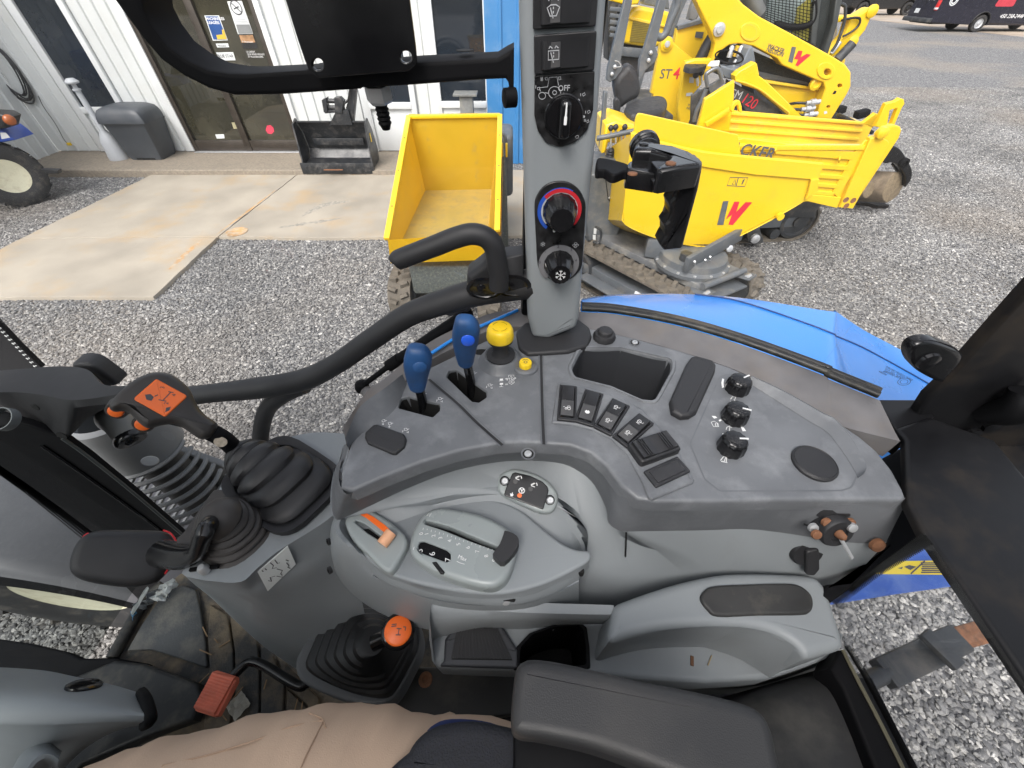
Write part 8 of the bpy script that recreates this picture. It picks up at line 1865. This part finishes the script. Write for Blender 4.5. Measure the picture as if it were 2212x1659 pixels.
obj('pin_core', lathe(TF.pt(*zC((980, 403))[0]) + Vector((0, -.05, 0)), (0, -1, 0), [(.035, 0), (.03, .012), (.008, .014)], 14), MET, t1_)
letters(t1_, 'ST', TF, (912, 722), (1012, 724), zC, None, LET, bold=.008); letters(t1_, '4', TF, (1032, 726), (1088, 728), zC, None, LETR, bold=.008)
sticker(t1_, FY(6.74), ((1255, 290), (1325, 296), (1312, 355), (1242, 345)), zC, LET)
obj('hydraulic_ram', tube([PY(*zC(p)[0], 6.5) for p in ((1290, 560), (1350, 440), (1420, 330))], .075, 12, 0), BLK, t1_)
obj('rear_body', box((2.6, 7.3, .6), (1.5, 1.0, .9), bev=.05), MGD, t1_)
ST_Y = YEL
obj('control_pod', slab(FY(6.2), zC((1140, 620), (1160, 570), (1240, 545), (1400, 540), (1400, 640), (1290, 800), (1220, 880), (1205, 1150), (1110, 1180), (1085, 1000)), -.10, 0, .02), YEL, t1_)
obj('armrest_pad', slab(HZ(PY(*zC((1250, 600))[0], 6.1).z), cr(zC((1145, 605), (1180, 575), (1280, 572), (1355, 590), (1300, 620), (1200, 628)), 3, True), -.05, .0, .01), SOFT, t1_)
for (u, v), (u2, v2) in (((1256, 634), (1275, 770)), ((1253, 690), (1270, 790)), ((1303, 665), (1310, 780))):
    k0 = PY(*zC((u, v))[0], 6.05); lv = obj('control_lever', tube([PY(*zC((u2, v2))[0], 6.05), k0], .012, 8, 0), MET, t1_)
    obj('lever_ball', lathe(k0 + Vector((0, 0, -.035)), (0, 0, 1), [(.01, 0), (.03, .012), (.038, .035), (.03, .06), (.01, .07)], 14, 60), SOFT, lv)
for pts in (((1195, 712), (1235, 708), (1232, 765), (1190, 762)), ((1165, 858), (1220, 852), (1222, 882), (1162, 886))): sticker(t1_, FY(6.19), pts, zC)
letters(t1_, 'WA', FY(6.19), (1175, 975), (1215, 978), zC, None, LET); letters(t1_, 'NEU', FY(6.19), (1162, 1006), (1215, 1010), zC, None, LET)

# ---------------------------------------------------------------- stand-on loader
m1 = thing('stand_on_loader', 'grey and yellow stand-on loader with a sloping side panel lettered SM120', 'loader', (3.0, 6.0, 0))
YM = 5.95
obj('side_panel', slab(FY(YM), zC((1600, 760), (1620, 770), (1760, 850), (2060, 1055), (1700, 1020), (1660, 930), (1580, 930), (1590, 830)), -.25, 0, .01), MGD, m1)
obj('lift_arm', slab(FY(YM - .08), zC((1610, 700), (1650, 660), (1800, 575), (1818, 590), (1838, 700), (1900, 745), (2120, 960), (2230, 1075), (2100, 1065), (1980, 960), (1820, 830), (1700, 790), (1612, 745)), -.12, 0, .012), YEL, m1)
obj('arm_crease', tube([PY(*zC(p)[0], YM - .083) for p in ((1620, 742), (1720, 770), (1850, 830), (2000, 950), (2100, 1030), (2108, 1060))], .010, 6), YELW, m1)
obj('hood', slab(FY(YM + .1), zC((1480, 600), (1600, 640), (1660, 620), (1740, 450), (1772, 425), (1790, 480), (1805, 580), (1650, 660), (1605, 700), (1610, 740), (1520, 720), (1470, 660)), -.4, 0, .015), mat('hood_blue_grey', (.13, .15, .175), .4), m1)
letters(m1, 'SM', FY(YM - .001), (1560, 890), (1650, 915), zC, None, mat('letter_pale', (.45, .46, .47), .4)); letters(m1, '120', FY(YM - .001), (1655, 935), (1762, 1000), zC, None, LETR)
obj('platform_guard', slab(FY(YM - .25), zC((1210, 880), (1330, 820), (1370, 790), (1500, 715), (1520, 770), (1390, 860), (1340, 900), (1240, 1160), (1205, 1150)), -.03, 0, .006), MGD, m1)
obj('guard_plate', slab(FY(YM - .30), zC((1365, 800), (1498, 718), (1512, 775), (1385, 865)), -.03, 0, .005), MG, m1)
obj('hand_hoop', tube([PY(*zC(p)[0], YM - .35) for p in ((1360, 800), (1345, 700), (1370, 665), (1440, 630), (1470, 660), (1490, 720))], .022, 10), mat('tube_grey', (.16, .17, .18), .35, metal=.4), m1)
obj('bent_tube', tube([PY(*zC(p)[0], YM - .35) for p in ((1350, 820), (1300, 940), (1260, 1020), (1235, 1120))], .025, 10), MG, m1)
obj('display', slab(FY(YM - .1), zC((1365, 610), (1400, 565), (1475, 560), (1460, 625)), -.03, 0, .004), STW, m1)
sw_ = PY(*zC((1555, 535))[0], YM + .15)
obj('steering_wheel', lathe(sw_, (0, -.3, 1), [(.16, 0), (.17, .012), (.16, .024), (.15, .012), (.16, 0)], 24, 60, caps=False, sx=1), BLKM, m1)
obj('dash', slab(FY(YM + .5), zC((1440, 600), (1470, 480), (1560, 420), (1700, 420), (1740, 460), (1660, 620)), -.1, 0, .01), BLKM, m1)
for u, v in ((1575, 470), (1610, 595), (1660, 470)): obj('valve', lathe(PY(*zC((u, v))[0], YM + .3), (0, 0, 1), [(.03, -.06), (.03, .03), (.02, .05)], 10), MET, m1)
obj('valve_pipe', bar(PY(*zC((1600, 520))[0], YM + .35), PY(*zC((1640, 420))[0], YM + .35), .05, .03), YELW, m1)
obj('body', box((3.1, YM + .6, .55), (1.5, .8, .9), bev=.04), MGD, m1)

# ---------------------------------------------------------------- excavator hood behind
x1_ = thing('yellow_excavator', 'yellow excavator standing behind the roll bars with a boxy slatted rear hood', 'excavator', (2.4, 9, 0))
YX = 8.8
obj('rear_hood', slab(FY(YX), zC((640, 120), (680, 65), (760, 58), (1010, 110), (1000, 260), (960, 420), (860, 440), (720, 425), (560, 400), (600, 230)), -1.0, 0, .05, seg=3), YEL, x1_)
obj('hood_top_shade', slab(FY(YX - .03), zC((640, 150), (1000, 235), (998, 262), (632, 178)), -.03, 0, .008), YELW, x1_)
obj('grille', slab(FY(YX - .012), zC((672, 192), (845, 208), (808, 400), (640, 385)), -.01, 0, .004), mat('mustard_grille', (.42, .32, .03), .6, var=.2, vs=20), x1_)
for k in range(12):
    t = (k + .5) / 12; obj('grille_slat', bar(PY(*zC((672 - 32 * t, 192 + 190 * t))[0], YX - .02), PY(*zC((845 - 37 * t, 208 + 190 * t))[0], YX - .02), .012, .012), mat('slat_dark', (.22, .16, .02), .6), x1_)
obj('undercarriage', slab(FY(YX + .1), zC((520, 440), (860, 450), (900, 640), (700, 700), (520, 620)), -.9, 0, .03), MGD, x1_)
obj('undercarriage_rail', bar(PY(*zC((560, 470))[0], YX - .0), PY(*zC((860, 500))[0], YX - .0), .1, .12, bev=.01), MG, x1_)
obj('cab_glass', slab(FY(YX + .3), zC((780, -60), (1000, -60), (1010, 90), (770, 40)), -.3, 0, .02), mat('grey_cab_glass', (.10, .11, .12), .2), x1_)
obj('upper_beam', slab(FY(YX - .2), zC((470, -60), (760, -60), (720, 40), (620, 50), (470, 10)), -.3, 0, .02), YEL, x1_)
for k in range(5):
    obj('step', bar(PY(*zC((460, 80 + 60 * k))[0], YX - .3), PY(*zC((560 - 12 * k, 90 + 60 * k))[0], YX - .3), .05, .05, bev=.006), MG, x1_)
obj('step_side', slab(FY(YX - .25), zC((540, 40), (580, 50), (520, 420), (480, 420)), -.05, 0, .006), MGD, x1_)
obj('dark_side', slab(FY(YX + .6), zC((440, -60), (620, -60), (560, 480), (440, 560)), -.5, 0, .02), MGD, x1_)
obj('hose_loop', tube([PY(*zC(p)[0], 5.6) for p in ((1090, -60), (1080, 60), (1020, 200), (980, 300), (930, 345), (890, 330))], .035, 8), MG, x1_)
obj('mast', slab(FY(6.9), zC((1080, -60), (1200, -60), (1110, 140), (1040, 340), (960, 320), (1020, 120)), -.1, 0, .01), MG, t1_)
obj('tower_ram', slab(FY(7.2), zC((1250, -60), (1330, -60), (1330, 60), (1250, 200), (1180, 180), (1210, 60)), -.1, 0, .02), mat('ram_grey', (.2, .2, .2), .4, metal=.4), t1_)
ex2 = thing('backhoe_boom', 'small yellow excavator boom and dipper raised behind the loader cab', 'excavator', (5.6, 10.5, 0))
YE = 10.5
obj('dipper', slab(FY(YE), zD((740, 125), (900, 120), (990, 65), (1015, 60), (1030, 85), (960, 240), (885, 330), (850, 340), (700, 460), (660, 440), (800, 280), (840, 160), (740, 180)), -.25, 0, .03), YEL, ex2)
obj('hose', tube([PY(*zD(p)[0], YE - .05) for p in ((770, 160), (870, 140), (915, 150), (905, 200), (850, 250), (780, 290))], .02, 8), BLK, ex2)
obj('ram', tube([PY(*zD(p)[0], YE - .1) for p in ((860, 340), (740, 470))], .09, 12, 0), MGD, ex2); obj('ram_rod', tube([PY(*zD(p)[0], YE - .05) for p in ((760, 330), (690, 420))], .04, 10, 0), MET, ex2)
for u, v in ((855, 328), (1010, 88)): obj('boom_pin', lathe(PY(*zD((u, v))[0], YE), (0, -1, 0), [(.10, -.02), (.10, .03), (.06, .05)], 16), YEL, ex2)
obj('boom', slab(FY(YE + .3), zD((660, 180), (740, 190), (740, 260), (700, 380), (650, 440), (640, 300)), -.3, 0, .03), mat('boom_pale', (.5, .5, .5), .5), ex2)
obj('boom_base', box((PY(*zD((560, 400))[0], YE + .6).x, YE + .8, .6), (1.2, 1.0, 1.0), bev=.08), YEL, ex2)

# ---------------------------------------------------------------- blue tractor at the left edge
b1_ = thing('blue_tractor', 'blue tractor at the left edge showing one cream rimmed front wheel and an amber lamp', 'tractor', (-7.4, 5.9, 0))
wcn = PD(*zA((120, 1093))[0], 5.75); wcn.z = .40
wcn = PY(*zA((60, 1095))[0], 5.9); wcn.z = .39
tyre_wheel(b1_, wcn, Vector((.80, -.60, 0)), .395, .20, .26, CREAM, -.55, lugs=14, name='front_wheel', seg=36)
HB = mat('blue_hood', (.02, .06, .30), .35, coat=.3)
q = PY(*zA((10, 840))[0], 5.9)
obj('blue_panel', slab(FY(5.9), zA((-260, 780), (0, 795), (50, 830), (88, 862), (20, 876), (-260, 880)), -.3, 0, .02), HB, b1_)
obj('panel_label', slab(FY(5.899), zA((0, 815), (35, 815), (62, 845), (10, 855)), 0, .002), STW, b1_)
obj('lamp_housing', slab(FY(5.8), zA((-160, 690), (0, 700), (45, 725), (30, 790), (-160, 800)), -.2, 0, .03), BLK, b1_)
lq = PY(*zA((80, 738))[0], 5.75); obj('amber_lamp', lathe(lq + Vector((-.08, .03, 0)), (.8, -.5, -.1), [(.04, 0), (.06, .02), (.052, .045), (.03, .065), (.001, .07)], 20, 60), mat('amber_lens', (.30, .08, .02), .15), b1_)
obj('step_bar', slab(FY(5.7), zA((250, 1040), (355, 1045), (358, 1068), (280, 1068)), -.06, 0, .008), BLK, b1_)
obj('axle', box((wcn.x - .4, wcn.y + .3, .42), (.7, .12, .12), Matrix.Rotation(R(-37), 3, 'Z'), .02), BLKM, b1_)
obj('hood_body', box((wcn.x - 1.0, wcn.y + .2, 1.05), (1.4, .8, .6), bev=.08), HB, b1_)

# ---------------------------------------------------------------- vehicles far off
def wheel_(par, c, ax, r_, wd, m=BLK, rimm=MET):
    F = Frame(c, ax); t = obj('wheel', lathe(c, F.n, [(r_ * .62, -wd / 2), (r_ * .95, -wd / 2), (r_, -wd * .35), (r_, wd * .35), (r_ * .95, wd / 2), (r_ * .62, wd / 2), (r_ * .6, wd * .3)], 28, 30), RUB, par)
    obj('rim', lathe(c + F.n * wd * .3, F.n, [(r_ * .62, 0), (r_ * .56, .03), (r_ * .45, 0), (r_ * .2, .01), (r_ * .15, .04), (.001, .04)], 20, 30), rimm, t)
VAN = mat('van_dark_paint', (.012, .012, .022), .22, var=.1, coat=.5)
van = thing('cargo_van', 'black cargo van with phone numbers and decals at the top right corner', 'van', (0, 0, 0))
vy = 29.5; w0 = PZ(*zD((1858, 255))[0], 0); vy = w0.y
z0v = lambda p: PY(*zD(p)[0], vy)
xa = z0v((1480, 140)).x
L_v = 6.2; Wv = 2.0
sideF = FY(vy)
bod = rnd_poly([(xa, .45), (xa - .02, 1.0), (xa + .12, 2.55), (xa + .4, 2.7), (xa + 4.3, 2.68), (xa + 5.1, 1.75), (xa + 6.1, 1.35), (xa + 6.25, .5)], .12, 3)
wv0 = Vector((z0v((1858, 180)).x, vy + .1, .38)); wv1 = Vector((wv0.x + 3.9, vy + .1, .38))
arch = lambda c: [(c.x + .47 * math.cos(R(a)), c.z + .47 * math.sin(R(a))) for a in range(-12, 193, 15)]
sidepts = [(xa, .42)] + [(wv0.x - .47, .32)] + [(p[0], p[1]) for p in arch(wv0)][::-1] + [(wv0.x + .47, .3), (wv1.x - .47, .3)] + arch(wv1)[::-1] + [(wv1.x + .47, .32), (xa + 6.25, .5), (xa + 6.1, 1.35), (xa + 5.1, 1.75), (xa + 4.3, 2.68), (xa + .4, 2.7), (xa + .12, 2.55), (xa - .02, 1.0)]
obj('body', slab(sideF, [(p[0], p[1]) for p in sidepts], -Wv, 0, .05, pix=False, seg=3), VAN, van)
obj('underbody', box((xa + 3.0, vy + 1.0, .5), (5.6, 1.7, .3)), BLKM, van)
for c in (wv0, wv1): wheel_(van, c, (0, -1, 0), .38, .26); wheel_(van, c + Vector((0, 1.75, 0)), (0, 1, 0), .38, .26)
obj('wheel_arch_trim', tube([Vector((p[0], vy - .01, p[1])) for p in [(wv0.x + .5 * math.cos(R(a)), .38 + .5 * math.sin(R(a))) for a in range(-5, 186, 12)]], .035, 8, 1), BLK, van)
obj('rear_bumper', box((xa - .08, vy + .95, .52), (.35, 2.0, .2), bev=.04), MGD, van)
bmp = obj('rear_door_seam', box((xa - .012, vy + 1.0, 1.5), (.01, .02, 1.9)), HOLE, van)
obj('tail_lamp', box((xa + .02, vy + .05, 1.15), (.14, .14, .42), bev=.02), mat('tail_red', (.5, .02, .02), .2), van); obj('tail_lamp_white', box((xa + .015, vy + .05, 1.02), (.145, .146, .08), bev=.01), STW, van)
RFv = Frame((xa - .03, vy + 1.0, 1.0), (-1, 0, 0), (0, -1, 0))
obj('lettering', text_me('450 258-2448', .26, RFv.w(-.85, .35, .01), RFv.ex, RFv.ey, .002, shear=.2), WHT, van)
obj('number_plate', slab(RFv, rrect(.36, .2, .02, -.35, -.12), .005, .015, pix=False), STW, van)
obj('lettering', text_me('450 258-2448', .24, sideF.w(wv0.x + .95, .62, .01), sideF.ex, sideF.ey, .002, shear=.2), WHT, van)
rd = sideF.w(xa + .75, 1.35, .008)
obj('round_decal', strokes(Frame(rd, sideF.n, (1, 0, 0)), [('c', circ(0, 0, .2, 20)), ('c', circ(0, 0, .12, 16))], .05), STW, van)
obj('side_decal', slab(sideF, rnd_poly([(xa + 3.2, 1.1), (xa + 4.3, 1.1), (xa + 4.1, 1.9), (xa + 3.3, 1.7)], .1, 2), .004, .008, pix=False), mat('decal_red', (.45, .04, .06), .4), van)
obj('side_decal', lathe(sideF.w(xa + 2.2, 1.62, .004), sideF.n, [(.14, 0), (.13, .006), (.001, .007)], 16), mat('decal_gold', (.6, .38, .08), .4), van)
tk = thing('pickup_truck', 'black pickup truck parked left of the van beyond the yellow boom', 'truck', (0, 0, 0))
c0 = PZ(*zD((1262, 124))[0], 0); ty_ = c0.y
c1 = Vector((c0.x, ty_ + .1, .42)); c2 = Vector((c0.x - 3.7, ty_ + .1, .42)); TFr = FY(ty_)
ar2 = lambda c: [(c.x + .52 * math.cos(R(a)), c.z + .52 * math.sin(R(a))) for a in range(-5, 186, 15)]
tp = [(c2.x - 1.1, .6)] + [(c2.x - .53, .42)] + ar2(c2)[::-1] + [(c1.x - .53, .42)] + ar2(c1)[::-1] + [(c1.x + 1.0, .55), (c1.x + 1.15, 1.1), (c1.x + 1.0, 1.25), (c1.x - .4, 1.32), (c1.x - 1.3, 1.95), (c2.x + .7, 1.97), (c2.x + .2, 1.3), (c2.x - 1.15, 1.3)]
obj('body', slab(TFr, tp, -1.9, 0, .06, pix=False, seg=3), mat('truck_black', (.012, .012, .013), .2, coat=.5), tk)
for c in (c1, c2): wheel_(tk, c, (0, -1, 0), .42, .28, rimm=BLKG); wheel_(tk, c + Vector((0, 1.65, 0)), (0, 1, 0), .42, .28, rimm=BLKG)
obj('underbody', box(((c1.x + c2.x) / 2, ty_ + .95, .55), (4.4, 1.6, .25)), BLKM, tk)
obj('side_window', slab(TFr, [(c1.x - .55, 1.4), (c1.x - 1.3, 1.88), (c2.x + .75, 1.88), (c2.x + .4, 1.4)], .002, .006, pix=False), PANE, tk)
cbq = PZ(*zD((1450, 105))[0], 0)
cbr = thing('concrete_barrier', 'pale concrete block barrier between the pickup and the van', 'barrier', cbq)
obj('block', strip([sq(cbq.x, cbq.y + .3, 0, 1.0, .35, .02), sq(cbq.x, cbq.y + .3, .25, 1.0, .33, .02), sq(cbq.x, cbq.y + .3, 1.0, .95, .16, .02)], n=24, closed=True, cap=True), mat('barrier_concrete', (.36, .35, .33), .85, var=.15, vs=3), cbr)
for dx in (-.5, 0, .5): obj('forklift_slot', box((cbq.x + dx, cbq.y - .04, .3), (.2, .03, .14)), HOLE, cbr)
